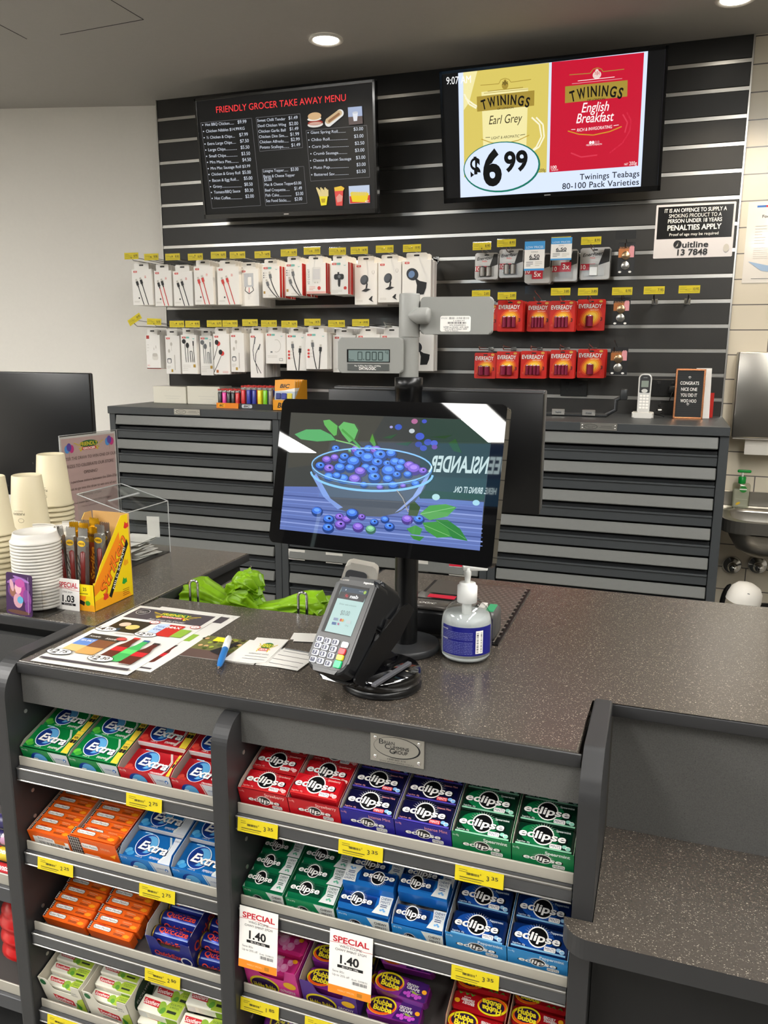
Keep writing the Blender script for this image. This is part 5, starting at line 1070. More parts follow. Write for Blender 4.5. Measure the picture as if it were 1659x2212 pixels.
def special(p,w,h,l1,l2,price,per,s1,s2,foot=True):
    cr=c('#c3202c',.5); p.txt('SPECIAL',w*.5,h*.865,h*.085,cr,w=w*.84,b=.05); p.line([(0,h*.80),(w*.3,h*.815),(w*.55,h*.79),(w*.8,h*.76),(w,h*.765)],.0006,cr)
    p.txt(l1,w*.5,h*.765,h*.035,m_k,w=w*.52); p.txt(l2,w*.5,h*.705,h*.035,m_k,w=w*.72); p.txt(price,w*.48,h*.56,h*.125,m_k,w=w*.44,b=.05); p.rect(w*.20,h*.425,w*.60,h*.045,m_k); p.txt(per,w*.5,h*.447,h*.025,m_pw,w=w*.38)
    if foot:
        p.txt(s1,w*.09,h*.36,h*.032,m_g,w=w*.28,al='L'); p.txt(s2,w*.09,h*.30,h*.032,m_g,w=w*.40,al='L'); p.txt('Ends: 23/08/22',w*.55,h*.29,h*.024,m_g,w=w*.36,al='L'); p.bars(w*.56,h*.21,w*.34,h*.05,m_g,18); p.rect(0,0,w,h*.13,c('#f08a1e',.5)); p.txt('WEEKLY SPECIAL',w*.42,h*.065,h*.025,c('#f7c79a',.5),w=w*.4); p.rrect(w*.68,h*.035,w*.12,h*.06,c('#b8741c',.5),.0008)
for cs,l2,lab in (([(518,1950),(601,1970),(596,2089),(515,2062)],'CHWY SMINT 27GM','white SPECIAL 1.40 card hanging under the green chewy mint cartons'),([(713,1998),(806,2024),(806,2132),(716,2100)],'CHWY PMINT 27GM','white SPECIAL 1.40 card hanging under the blue chewy mint cartons')):
    A=ony(*cs[0],.940);B=ony(*cs[1],.940); w=B.x-A.x; z=LIPZ[1]-.008; h=.098; M=frame(((A.x+B.x)/2,.9400,z),X3,(0,.10,1)); b=MB(); b.box(-w/2,w/2,-h,0,-.0004,0,m_pw); p=Pr(b,(-w/2,-h,0),X3,Y3,.0001); special(p,w,h,'WRIG ECLIPSE',l2,'1.40','$5.19 per 100g','Save 85c','Up to 35% off'); b.build('special_price_card',M=M,label=lab,cat='price card')
# ---- the neighbouring unit at the photo's edge
def mroll(r):
    b=MB(R(PI/2,'Y')@T(0,0,-.06)); b.lathe([(0,0),(.009,0),(.0105,.004),(.0105,.116),(.009,.12),(0,.12)],foil('#b79ad0'),16); b.M=Matrix(); b.build('wrapper',r)
for j,(hx,lab) in enumerate((('#6f4fa8','purple sweets roll highest on the neighbouring shelf at the photo edge'),('#c99ab8','pink sweets roll second on the neighbouring shelf at the photo edge'),('#d8c23a','yellow sweets roll third on the neighbouring shelf at the photo edge'),('#c9303a','red and green sweets roll lowest on the neighbouring shelf at the photo edge'))):
    b=MB(R(PI/2,'Y')@T(0,0,-.06)); b.lathe([(0,0),(.009,0),(.0115,.004),(.0115,.116),(.009,.12),(0,.12)],c(hx,.35),16); b.lathe([(.0117,.05),(.0117,.07)],c('#2f2a5a',.4) if j<2 else c('#c23028',.4) if j==2 else c('#2f8a3a',.4),16,cap=False); b.M=Matrix()
    p=Pr(b,(0,0,0),X3,Y3); p.wrap=.0117; p.txt('mentos',.03,-.006,.008,m_pw,w=.04,b=.04)
    b.build('sweets_roll',M=T(-1.076,.975+.012*(3-j)*0+.008*j*0+.02*(3-j)*.6,.592+.0225*(3-j)),label=lab,cat='sweets',group='sweets rolls at the photo edge')
b=MB(); 
b.lathe([(0,0),(.045,0)]+[(.05+.005*math.sin(i*1.25),.006+.006*i) for i in range(16)]+[(.03,.108),(0,.112)],c('#c01a1a',.3,coat=.5),28); b.build('ridged_tub',M=T(-1.075,1.05,.372),label='red ridged plastic tub on the low neighbouring shelf at the photo edge',cat='tub')
# ---------------------------------------------------------------- things on top of the service counter
m_blk=c('#0d0d0e',.32); m_gl=c('#08080a',.08,coat=1); m_dg=c('#262729',.45); m_grey=c('#8f8f8b',.45); m_paper=c('#dcd9d3',.6); m_chrome=c('#d9d9d9',.08,1)
CT=1.0
# pole with the scale head and customer screen
px_,py_=-.391,1.235
po=root('display_pole','black pole bolted to the counter carrying the customer screen and grey scale head','pole',T(px_,py_,CT))
b=MB(); b.lathe([(0,0),(.056,0),(.058,.004),(.058,.012),(.055,.0135),(.024,.014)],m_dg,40); b.build('base_plate',po)
b=MB(); b.lathe([(.0195,.012),(.0195,.44)],m_blk,28); b.build('tube',po)
b=MB(); b.lathe([(.0215,.40),(.0215,.437),(.0225,.438),(.0225,.456),(.016,.457)],m_blk,28); b.build('collar',po)
b=MB(); b.lathe([(.0155,.455),(.0155,.5185)],m_grey,28); b.lathe([(.0165,.519),(.0165,.583),(.0155,.585),(0,.585)],m_grey,28); b.build('scale_column',po,label='grey plastic scale column')
def head(rc,yy,name,lab):
    A=ony(rc[0],rc[2],yy);B=ony(rc[1],rc[3],yy); w=B.x-A.x;h=A.z-B.z; M=T((A.x+B.x)/2-px_,yy-py_,(A.z+B.z)/2-CT)@R(math.radians(9),'Z')@R(PI/2,'X')
    b=MB(); b.prism(rounded([(-w/2,-h/2),(w/2,-h/2),(w/2,h/2),(-w/2,h/2)],.006),-.024,0,m_grey,.003,3); return b,M,w,h
b,M,w,h=head((733,868,729,807),1.205,'',''); 
o=b.build('scale_readout',po,M); b=MB(); p=Pr(b,(-w/2,-h/2,.0),X3,Y3,.0002); p.rect(w*.14,h*.30,w*.66,h*.37,m_blk); p.rect(w*.165,h*.325,w*.62,h*.32,em('#9fb3ac',.55)); dk=c('#2c3a38',.5)
for i,ch in enumerate('0.000'):
    x=w*(.31+.095*i-(.065 if i>1 else 0)); 
    if ch=='.': p.rect(w*.392,h*.37,.0016,.0016,dk); continue
    p.frame(x,h*.37,w*.062,h*.22,.0015,dk)
p.txt('kg',w*.752,h*.60,.004,dk); p.txt('Zero',w*.21,h*.37,.003,dk,b=.03); p.rect(w*.15,h*.07,w*.64,h*.19,c('#4d504e',.5)); p.txt('Max 15.000kg  Min 0.100kg  e=0.005kg',w*.46,h*.205,.0022,m_pw,w=w*.4); p.txt('DATALOGIC',w*.46,h*.13,.0042,m_pw,w=w*.26,b=.03); b.build('lcd_screen',o)
b=MB(T(-.016,-.002,.486)@R(PI/2,'Y')); b.lathe([(.0,-.010),(.006,-.010),(.011,-.002),(.011,.006)],m_grey,20); b.build('pivot',po)
b,M,w,h=head((911,1062,642,722),1.24,'',''); o=b.build('scale_head',po,M,label='grey back of the second scale readout'); b=MB(); p=Pr(b,(-w/2,-h/2,0),X3,Y3,.0002); p.rrect(w*.28,h*.07,w*.42,h*.42,m_pw,.003); p.bars(w*.40,h*.40,w*.28,h*.06,m_k,30); p.bars(w*.38,h*.28,w*.26,h*.05,m_k,26)
for i,(t,ww) in enumerate((('DATALOGIC',.09),)): p.txt(t,w*.335,h*.43,.0022,m_g,w=w*.09)
p.txt('1-2384-PT',w*.54,h*.36,.002,m_k,w=w*.16); p.txt('S/N: D3260K0012',w*.52,h*.245,.002,m_k,w=w*.22); p.txt('NTEP no: 07-032  A/M: 3628',w*.50,h*.19,.0024,m_k,w=w*.34); p.txt('-10°C to 40°C Nmax= 3000',w*.49,h*.14,.0022,m_k,w=w*.32); p.txt('Made in Vietnam',w*.44,h*.095,.002,m_k,w=w*.18); b.build('serial_label',o,label='white serial number label')
b=MB(T(.020,-.012,.551)@R(PI/2,'Y')); b.lathe([(.004,-.018),(.0125,-.004),(.0125,.013),(.011,.016),(0,.016)],m_grey,24); b.build('pivot',po)
# customer screen
gq=[(611,861),(1097,874),(1062,1229),(580,1170)]
M,w,h=quad(gq,1.166); cs=root('customer_screen','wide black customer screen showing a bowl of blueberries, mounted on the black pole','screen',M)
b=MB(); b.prism(rounded([(-w/2,-h/2),(w/2,-h/2),(w/2,h/2),(-w/2,h/2)],.008),-.020,0,c('#0c0c0d',.02),.0015,2); b.box(-.06,.06,-.06,.06,-.030,-.018,m_dg,.004); b.build('casing',cs)
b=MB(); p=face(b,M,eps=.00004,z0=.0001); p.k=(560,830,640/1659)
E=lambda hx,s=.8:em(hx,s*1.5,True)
p.pp([(178,158),(1310,203),(1235,932),(115,812)],E('#3a3d3c',.75))  # backdrop grey lifted to stand in for the ceiling's reflection
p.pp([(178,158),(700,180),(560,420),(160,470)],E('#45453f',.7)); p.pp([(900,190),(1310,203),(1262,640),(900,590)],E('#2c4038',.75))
p.pp([(141,572),(420,575),(1000,640),(1258,660),(1235,932),(115,812)],E('#5a6ca6',.8))
for i in range(10): p.pl([(138-2.4*i,600+21*i),(700,640+24*i),(1250,690+24*i)],.0012+.0004*(i%3),E(('#6d83c4','#3d4d86','#8496cf')[i%3],.75))
p.pp([(880,590),(1262,618),(1260,650),(900,640)],E('#2c4a2e',.6))
for x,y,r,hx in ((870,208,18,'#a8668f'),(925,208,14,'#4250b8'),(855,262,16,'#b9c2c8'),(780,240,20,'#3a56b4'),(900,292,25,'#4258c0'),(945,325,22,'#3f52b0'),(980,330,20,'#4a60c4'),(893,337,20,'#35479a'),(920,358,20,'#3d50b0'),(982,352,16,'#6a4a9a'),(740,240,9,'#9a9ad0'),(990,632,22,'#a9d0cf'),(1215,664,20,'#9cc8d8')): p.pe(x,y,r,r*.8,E(hx,.75))
for pts,hx in (([(1060,330),(1100,305),(1135,385),(1090,375)],'#2f5a2c'),([(760,335),(860,320),(830,345)],'#2c5230'),([(690,300),(775,278),(740,305)],'#2f5a3a'),([(960,295),(1080,285),(1040,305)],'#2a4a2a')): p.pp(pts,E(hx,.6))
p.pp([(295,470),(330,560),(375,640),(450,700),(560,738),(680,742),(780,720),(870,660),(930,580),(965,480)],E('#555d68',.65))
p.pp([(320,500),(400,640),(470,690),(440,700),(360,630),(300,520)],E('#7f9ad8',.7)); p.pp([(960,500),(905,610),(800,700),(760,720),(860,630),(930,520)],E('#8fa6de',.7))
rr=random.Random(4)
bl=[(430,362,24,0),(515,372,18,2),(550,372,36,1),(615,365,30,0),(655,372,34,1),(740,392,32,0),(380,425,28,1),(425,412,24,1),(470,432,28,0),(565,395,36,0),(610,418,42,0),(678,402,42,0),(480,408,28,0),(345,460,30,0),(395,475,32,1),(455,470,34,0),(532,437,40,0),(512,472,30,0),(600,468,28,0),(665,442,36,0),(720,448,26,0),(765,440,34,0),(800,440,26,0),(845,460,34,1),(870,478,40,1),(920,488,26,1),(790,472,30,0),(835,508,26,0),(570,492,34,1),(640,485,38,0),(730,490,44,0),(775,510,26,0),(395,520,30,0),(475,532,34,0),(540,535,36,1),(650,525,38,0),(725,535,32,0),(590,565,22,0),(755,570,30,0),(680,578,20,1),(810,570,18,1),(440,515,26,0),(880,560,26,0)]
def berry(x,y,r,t):
    p.pe(x,y,r,r*.86,E(('#27407e','#4a3c86','#3f6a5a')[t],.7),16); p.pe(x-r*.08,y-r*.22,r*.82,r*.58,E(('#3f6fd0','#7a5cc4','#6fae8a')[t],.8),14); p.pe(x-r*.05,y-r*.32,r*.5,r*.3,E(('#5f94e8','#9a7ad8','#8fcaa0')[t],.85),12)
    if rr.random()<.4: p.pe(x+r*.1,y-r*.25,r*.26,r*.2,E('#1a2450',.6),8)
for q in bl: berry(*q)
for k,(ry,w_,hx) in enumerate(((100,.0022,'#7fb4e8'),(96,.001,'#4f7fc0'))):
    pts=[(635+335*math.cos(a),(460 if k==0 else 474)+(-1 if 0 else 1)*ry*math.sin(a)+.03*335*math.cos(a)) for a in [i*2*PI/40 for i in range(41)]]
    p.pl(pts[:21] if k else pts,w_,E(hx,.8))
pts=[(635+340*math.cos(a),500+98*math.sin(a)+10*math.cos(a)) for a in [i*PI/24 for i in range(25)]]; p.pl(pts,.0035,E('#7fb9ee',.8))
for q in ((330,715,33,0),(395,760,33,0),(455,745,26,1),(495,760,28,1),(392,808,34,0),(460,790,33,1),(527,727,36,0),(580,745,22,1),(560,803,33,1),(630,815,30,2),(650,775,25,0),(710,760,25,0),(735,800,30,0),(835,760,33,1),(900,760,32,0)): berry(*q)
for pts,hx in (([(205,282),(270,255),(350,255),(410,285),(435,315),(330,322),(240,310)],'#56a566'),([(365,205),(400,200),(445,235),(440,285),(425,292),(395,260),(372,230)],'#5faa58'),([(450,240),(480,212),(540,225),(560,260),(540,310),(510,328),(470,280)],'#62ae62'),([(625,320),(640,278),(660,340),(650,352)],'#4f9038'),([(905,725),(960,680),(1050,672),(1110,690),(1060,740),(960,762)],'#4f9a50'),([(990,758),(1060,760),(1130,810),(1172,878),(1090,862),(1040,820)],'#2f7a3c'),([(920,775),(1000,770),(1060,810),(1080,855),(1000,860),(940,820)],'#3f8c40'),([(830,810),(880,790),(920,810),(905,845),(860,840)],'#469048'),([(850,845),(930,855),(905,878),(870,868)],'#3a8038'),([(840,735),(850,670),(875,655),(908,690),(890,740)],'#3a5236')): p.pp(pts,E(hx,.75))
p.pl([(435,315),(520,335),(575,360)],.002,E('#7fb86a',.75)); p.pl([(470,255),(520,300),(570,355)],.0035,E('#4f9a4a',.7)); p.pl([(775,592),(810,640),(840,715)],.0012,E('#b9b0a0',.6)); p.pl([(910,728),(1100,690)],.0008,E('#8fca8a',.7)); p.pl([(930,790),(1070,850)],.0008,E('#7fbc78',.7)); p.pl([(1000,765),(1160,865)],.0008,E('#6aa868',.7))
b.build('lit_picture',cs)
# the cashier's screen seen from behind
A=ony(709,839,1.315);B=ony(1164,1113,1.315); b=MB(); rm=root('cashier_screen','large black cashier screen seen from behind, right behind the customer screen','screen',T((A.x+B.x)/2,1.315,A.z)); w=B.x-A.x; h=A.z-B.z
b=MB(); b.box(-w/2,w/2,0,.016,-h,0,m_blk,.002,2); b.box(-w/2+.004,w/2,.014,.035,-h+.004,.004,c('#3c3c3d',.3),.003,2); b.build('casing',rm)
b=MB(); b.box(-.012,.012,-.058,.002,-h*.75,-h*.55,m_dg,.003); b.build('pole_bracket',rm)
# card terminal and its swivel stand
tq=[(737,1266),(793,1274),(755,1373),(699,1362)]
M,w,h=quad(tq,1.058); tm=root('card_terminal','black card payment terminal with a lit screen and coloured keypad, tilted on its stand','card terminal',M)
p=face(MB(),M); p.k=(640,1200,320/1659)
bw=.0415; yt=p.q(690,250)[1]; yb=p.q(330,1310)[1]; xo=(p.q(480,250)[0]+p.q(880,300)[0])/2
m_tb=c('#17181a',.34); m_t2=c('#3a3a3b',.38)
b=MB(T(xo*.5,0,-.003)); o=rounded([(-bw,yb),(bw,yb),(bw,yt),(-bw,yt)],[.02,.02,.010,.010],6); b.prism(o,-.030,0,m_tb,.006,3)
b.prism(rounded([(-bw+.002,-.01),(bw-.002,-.01),(bw-.002,yt+.006),(-bw+.002,yt+.006)],.008),-.062,-.012,m_tb,.008,3)
o=rounded([(-bw+.004,yb+.006),(bw-.004,yb+.006),(bw-.004,yt-.004),(-bw+.004,yt-.004)],[.018,.018,.008,.008],6); b.prism(o,-.001,.0005,m_t2); b.build('housing',tm)
b=MB(); p=face(b,M,eps=.00015,z0=-.0020); p.k=(640,1200,320/1659)
p.pp([(480,305),(810,360),(590,905),(268,840)],c('#0a0a0b',.5)); p.pp([(505,340),(800,388),(603,900),(308,838)],em('#b9dcd8',.85)); p.pp([(505,340),(800,388),(785,440),(488,395)],em('#2f4a63',.6)); p.pp([(488,395),(785,440),(742,520),(452,470)],em('#2b2b31',.5))
p.pt('nab',(596,452),(688,464),34,em('#f5f5f5',.9),b=.06)
for i in range(7):
    a=i*2*PI/7; p.pp([(558+6*math.cos(a-.6),447+6*math.sin(a-.6)),(558+30*math.cos(a),447+30*math.sin(a)),(558+6*math.cos(a+.6),447+6*math.sin(a+.6))],em('#e0323f',.9))
p.pt('Enter sale amount',(480,533),(668,565),16,em('#86aaa8',.6)); p.pt('$0.00',(492,632),(592,648),48,em('#8a9c9c',.6)); p.pe(765,412,16,18,em('#a9c94a',.8)); p.pe(552,380,6,8,em('#d8e2ea',.8)); p.pt('14:32',(700,398),(745,405),10,em('#c8d4dc',.8))
for q,hx in (([(418,690),(468,698),(458,728),(408,720)],'#8f9fc0'),([(398,738),(446,745),(438,775),(390,768)],'#3f6aa8'),([(458,750),(478,753),(474,778),(456,775)],'#c04a8a'),([(560,722),(608,728),(600,765),(552,758)],'#d8e6e6')): p.pp(q,em(hx,.7))
p.pe(495,720,13,16,em('#d0342a',.8)); p.pe(516,724,13,16,em('#e8a52a',.8)); p.pt('GPay',(540,780),(582,788),16,em('#9fb4b4',.7)); b.build('touch_screen',tm)
p0=face(MB(),M); p0.k=p.k
def key(cx,cy,wk,hk,mat,name,txt=None,tc=None,lab=None,rot=(88,15)):
    x,y=p0.q(cx,cy); b=MB(T(x,y,0)@R(math.atan2(-.0,1),'Z')); b.prism(rounded([(-wk/2,-hk/2),(wk/2,-hk/2),(wk/2,hk/2),(-wk/2,hk/2)],.002,4),-.003,.0004,mat,.0005,1)
    q=Pr(b,(0,0,.0004),X3,Y3,.00012)
    if name=='number_key': q.rrect(-wk/2+.0012,-hk/2+.0012,wk-.0024,hk-.0024,c('#1c2446',.4),.0016)
    if txt: q.txt(txt,0,0,hk*.46,tc,b=.05)
    b.build(name,tm,label=lab)
kn=['1','2','3','4','5','6','7','8','9','*','0','F']; kp=[(262,935),(345,955),(432,970),(237,1003),(317,1025),(406,1045),(210,1080),(292,1100),(381,1120),(184,1160),(264,1178),(350,1207)]
for t_,(x,y) in zip(kn,kp): key(x,y,.0116,.0088,c('#e9edf5',.35),'number_key',t_,m_pw)
key(538,1000,.0116,.0090,c('#e9edf2',.35),'menu_key',None,None,'white menu key'); key(508,1073,.0122,.0092,c('#d92a34',.35),'cancel_key',None,None,'red cancel key'); key(484,1140,.0122,.0084,c('#eadc1e',.35),'clear_key',None,None,'yellow clear key'); key(456,1216,.0132,.0112,c('#16c57a',.35),'enter_key',None,None,'green enter key')
b=MB(); p=face(b,M,eps=.0002,z0=-.0023); p.k=(640,1200,320/1659); p.pt('Move/5000',(482,260),(582,270),14,m_lg); p.pt('ingenico',(748,296),(858,312),20,m_pw,b=.03); b.build('printed_name',tm)
# stand
sx,sy=-.379,1.080; st=root('terminal_stand','glossy black swivel stand with round base holding the card terminal','stand',T(sx,sy,CT))
b=MB(); b.lathe([(0,0),(.058,0),(.060,.002),(.060,.011),(.057,.012)],m_blk,48); b.lathe([(.057,.012),(.060,.013),(.060,.024),(.056,.030),(0,.034)],m_gl,48); b.build('round_base',st)
Mi=T(-sx,-sy,-CT)@M
b=MB(Mi); x0=xo*.5
b.prism(rounded([(x0-.044,yb-.004),(x0+.044,yb-.004),(x0+.044,-.014),(x0-.044,-.014)],[.018,.018,.004,.004]),-.046,-.0345,m_gl,.003,2)
b.M=Mi@Matrix(((0,0,1,x0+.0425),(1,0,0,0),(0,1,0,0),(0,0,0,1))); b.prism(rounded([(yb,-.046),(.012,-.046),(.010,-.066),(-.03,-.066),(yb+.02,-.050)],.003),0,.004,m_gl,.001)
b.prism(rounded([(yb,-.020),(-.03,-.034),(.035,-.064),(.050,-.078),(.048,-.096),(-.005,-.086),(yb,-.046)],.004),.0005,.0045,m_blk,.001); b.build('cradle',st)
P=Mi@Vector((x0,-.06,-.046)); Q=Vector((.0,.005,.03))
b=MB(); dirv=(P-Q); 
Ml=Mi.inverted(); A_=Ml@Vector((-.005,-.040,.031)); B_2=Ml@Vector((.015,.046,.031)); b.M=Mi@Matrix(((0,0,1,x0-.024),(1,0,0,0),(0,1,0,0),(0,0,0,1))); b.prism([(yb+.03,-.0468),(-.02,-.0468),(B_2.y,B_2.z),(A_.y,A_.z)],0,.048,m_blk,.002,2); b.build('arm',st)
P1=onz(806,1481,CT+.034)-Vector((sx,sy,CT)); P2=onz(885,1432,CT+.036)-Vector((sx,sy,CT)); b=MB(frame((P1+P2)/2,P2-P1,(0,0,1))); L2=(P2-P1).length/2; b.box(-L2,L2,-.0025,.0025,-.004,.004,c('#55555a',.3),.001); b.build('cable_cover',st,label='grey cable cover strip')  # solid strip modelled in place of the highlight along the arm edge
# sanitizer
bx,by=-.287,1.237; sa=root('sanitizer_bottle','clear pump bottle of hand sanitizer with a dark blue label, right of the black pole','bottle',T(bx,by,CT)@R(.35,'Z'))
Z=lambda y:ony(1005,y,by).z-CT
zc=Z(1298); zs=Z(1345); r0=.0425
prof=[(0,.001),(.036,.001),(.041,.004),(r0,.010),(r0,zs)]+[(r0-(r0-.0135)*(1-math.cos(a)),zs+(zc-zs)*math.sin(a)) for a in [PI/2*i/8 for i in range(1,9)]]
b=MB(); b.lathe(prof,glass('#f4f6f6',.03,.10),40,cap=False); b.build('bottle_body',sa)
b=MB(); b.lathe([(0,.003),(.036,.003),(.0395,.007),(.0395,.010)],c('#dfe2e2',.3),36); b.build('base_rim',sa)
zl=zs+(zc-zs)*.45; pi_=[(0,.011),(.0405,.011),(.041,zs)]+[((r,z)) for r,z in ((.040,zs+(zl-zs)*.5),(.0375,zl),(0,zl))]
b=MB(); b.lathe(pi_,c('#e2e5e4',.25,alpha=.5),36,cap=False); b.build('clear_gel',sa)
b=MB(); b.lathe([(r0+.0003,.016),(r0+.0003,.064)],c('#1c1f7c',.3),48,False,True,-2.75,-.52); b.lathe([(r0+.0003,.016),(r0+.0003,.064)],c('#1c1f7c',.3),12,False,True,-.25,.35)
b.M=R(PI/2,'X'); p=Pr(b,(0,0,0),X3,Y3,.0001,.0005); p.wrapx=r0+.0003
def arcx(deg): return (r0)*math.radians(deg)
for row in range(15):
    y=.058-.0027*row
    if row in(0,6): p.txt('DIRECTIONS' if row==0 else 'WARNINGS',arcx(-58),y,.0018,m_pw,w=.012,b=.04); continue
    p.txt(('Apply a small amount of this product to the palm of your','hands and rub together briskly until dry without rinsing','For external use only. Do not use in or near the eyes')[row%3],arcx(-28),y,.0015,c('#9fa6dc',.5),w=.052)
for i in range(12):
    y0=.020+.0031*i; p.L=.0009
    for k in range(4): p.rect(arcx(14)+.0032*k,.020,.0033,.0385,m_pw) if i==0 else None
p.L=.0012; p.bars(arcx(14)+.0016,.022,.0095,.0345,m_k,16,False,7); b.M=Matrix(); b.build('wrap_label',sa,label='dark blue wrap label with white barcode')
m_pp=c('#f1f1ee',.35); zp=Z(1262); zh=Z(1247)
b=MB(); b.lathe([(.0135,zc-.001),(.0165,zc),(.0165,zp-.002),(.0135,zp),(.0135,zp+.003),(.0095,zp+.0035)],m_pp,28); b.build('collar',sa)
b=MB(); b.lathe([(.004,zc-.03),(.008,zc-.03),(.008,zc)],m_pp,16,True); b.lathe([(.0042,zp),(.0050,zh),(.0062,Z(1240)),(.0065,Z(1225)),(0,Z(1224))],m_pp,20); b.build('pump_stem',sa)
b=MB(T(0,0,Z(1226))); b.box(-.009,.032,-.006,.006,-.004,.004,m_pp,.002,2); b.build('nozzle',sa)
# scanner scale let into the counter
sc=root('scanner_scale','steel scanner scale let into the counter behind the sanitizer with red lit window','scanner',T(-.385,1.30,CT))
m_ss=c('#8f8a84',.3,.9); b=MB(); b.box(-.07,.14,.0,.345,.0004,.003,m_blk); b.box(-.062,.132,.005,.338,.003,.006,m_ss,.001); b.build('platter',sc)
b=MB()
for i in range(9):
    for j in range(26):
        x=.128-.012*i+(.006 if j%2 else 0); y=.02+.012*j; b.box(x-.0028,x+.0028,y-.0028,y+.0028,.0055,.0068,c('#b9b4ae',.3,.9))
b.build('raised_grip',sc,kind='stuff')
b=MB(); b.box(-.062,.112,-.002,.075,.0062,.050,m_blk,.006,2); b.box(-.058,.09,.0,.076,.05,.060,c('#6f6a66',.25,.6),.004,2); b.build('tower',sc)
b=MB(); b.box(.1125,.134,-.002,.06,.0062,.058,c('#4a4948',.4),.010,3); b.build('tower_end',sc)
b=MB(); b.box(-.02,.07,.035,.071,.0605,.0615,m_gl); b.box(.0,.05,.042,.06,.0615,.062,em('#d81638',.8)); b.build('scan_window',sc,label='red lit scan window'); b=MB(); b.box(.115,.128,.008,.045,.058,.060,em('#4fd08a',.6)); b.box(.100,.111,.014,.045,.0502,.0612,c('#d8d2cc',.4)); b.build('status_light',sc,label='green status light')
b=MB(); p=Pr(b,(-.06,-.0,.0601),X3,Y3); p.txt('DATALOGIC',.05,.012,.008,m_pw,w=.07,sh=.2); b.build('printed_name',sc)
# scanner cradle behind the terminal
hb=root('scanner_cradle','white handheld scanner cradle with grey window behind the card terminal','scanner',T(-.512,1.30,CT)@R(.25,'Z'))
b=MB(R(PI/2,'X')); o=rounded([(-.035,.0),(.03,.0),(.045,.115),(-.012,.125),(-.030,.07)],[.004,.004,.01,.01,.02],5); b.prism(o,-.03,.0,c('#dcd7cd',.4),.004,2); b.build('body',hb)
b=MB(R(PI/2,'X')); b.prism(rounded([(-.025,.055),(.018,.055),(.026,.105),(-.012,.112)],.008,5),.0,.0025,c('#55565a',.3),.001); b.build('window',hb,label='dark grey window'); b=MB(); b.box(-.035,.04,-.032,.03,0,.006,c('#dcd7cd',.4),.002); b.build('foot',hb)
# ---- paper on the counter
def sheet(P4,z,name,lab,cat,fn=None,mat=None,t=.0004,curl=0,group=None):
    """thin sheet on the counter; P4 = seen corners TL,TR,BR,BL"""
    q=[onz(x,y,z) for x,y in P4]; ce=(q[0]+q[1]+q[2]+q[3])/4; U=(q[1]-q[0]+q[2]-q[3]); V=(q[0]-q[3]+q[1]-q[2]); M=frame(ce,U,V); w=U.length/2; h=V.length/2
    b=MB(); b.box(-w/2,w/2,-h/2,h/2,-t/2,t/2,mat or m_paper); p=face(b,M,eps=.00008,z0=t/2+.0001); 
    if fn: fn(p,w,h)
    return b.build(name,M=M,label=lab,cat=cat,group=group),M,w,h
def logo_fg(p,x,y,w,h):
    for i in range(5):
        for s_ in (-1,1): p.poly([(x+s_*w*.2,y-h*.1*(i-2)*.2),(x+s_*w*(.36+.05*i),y-h*(.35-.16*i)),(x+s_*w*(.30+.06*i),y-h*(.45-.2*i))],c('#e3c42a',.5))
    p.ell(x,y+h*.16,w*.34,h*.30,c('#1f6a35',.5),20); p.txt('FRIENDLY',x,y+h*.17,h*.30,c('#e9d42a',.5),w=w*.66,b=.04); p.rect(x-w*.26,y-h*.33,w*.52,h*.24,c('#d02a2a',.5)); p.txt('GROCER',x,y-h*.21,h*.16,m_pw,w=w*.46,b=.05)
def price_oval(p,x,y,s,a,e):
    p.ell(x,y,s,s*.55,m_k,20); p.ell(x,y,s*.95,s*.49,m_pw,20); p.txt('$',x-s*.68,y+s*.1,s*.34,m_k,b=.04); p.txt(a,x-s*.28,y,s*.6,m_k,b=.06); p.txt(e,x+s*.34,y+s*.08,s*.42,m_k,b=.05)
def bottle2(p,x,y,s,hx,cap,rot=0):
    q=[(-.1,.5),(.1,.5),(.12,.3),(.22,.12),(.22,-.45),(.14,-.5),(-.14,-.5),(-.22,-.45),(-.22,.12),(-.12,.3)]; p.poly([(x+a*s*.6,y+e*s) for a,e in q],c(hx,.5)); p.rect(x-.07*s,y+.5*s,.14*s,.08*s,c(cap,.5)); p.rect(x-.13*s,y-.12*s,.26*s,.2*s,c('#c9202a' if hx!='#3fae5a' else '#5fd06a',.5))
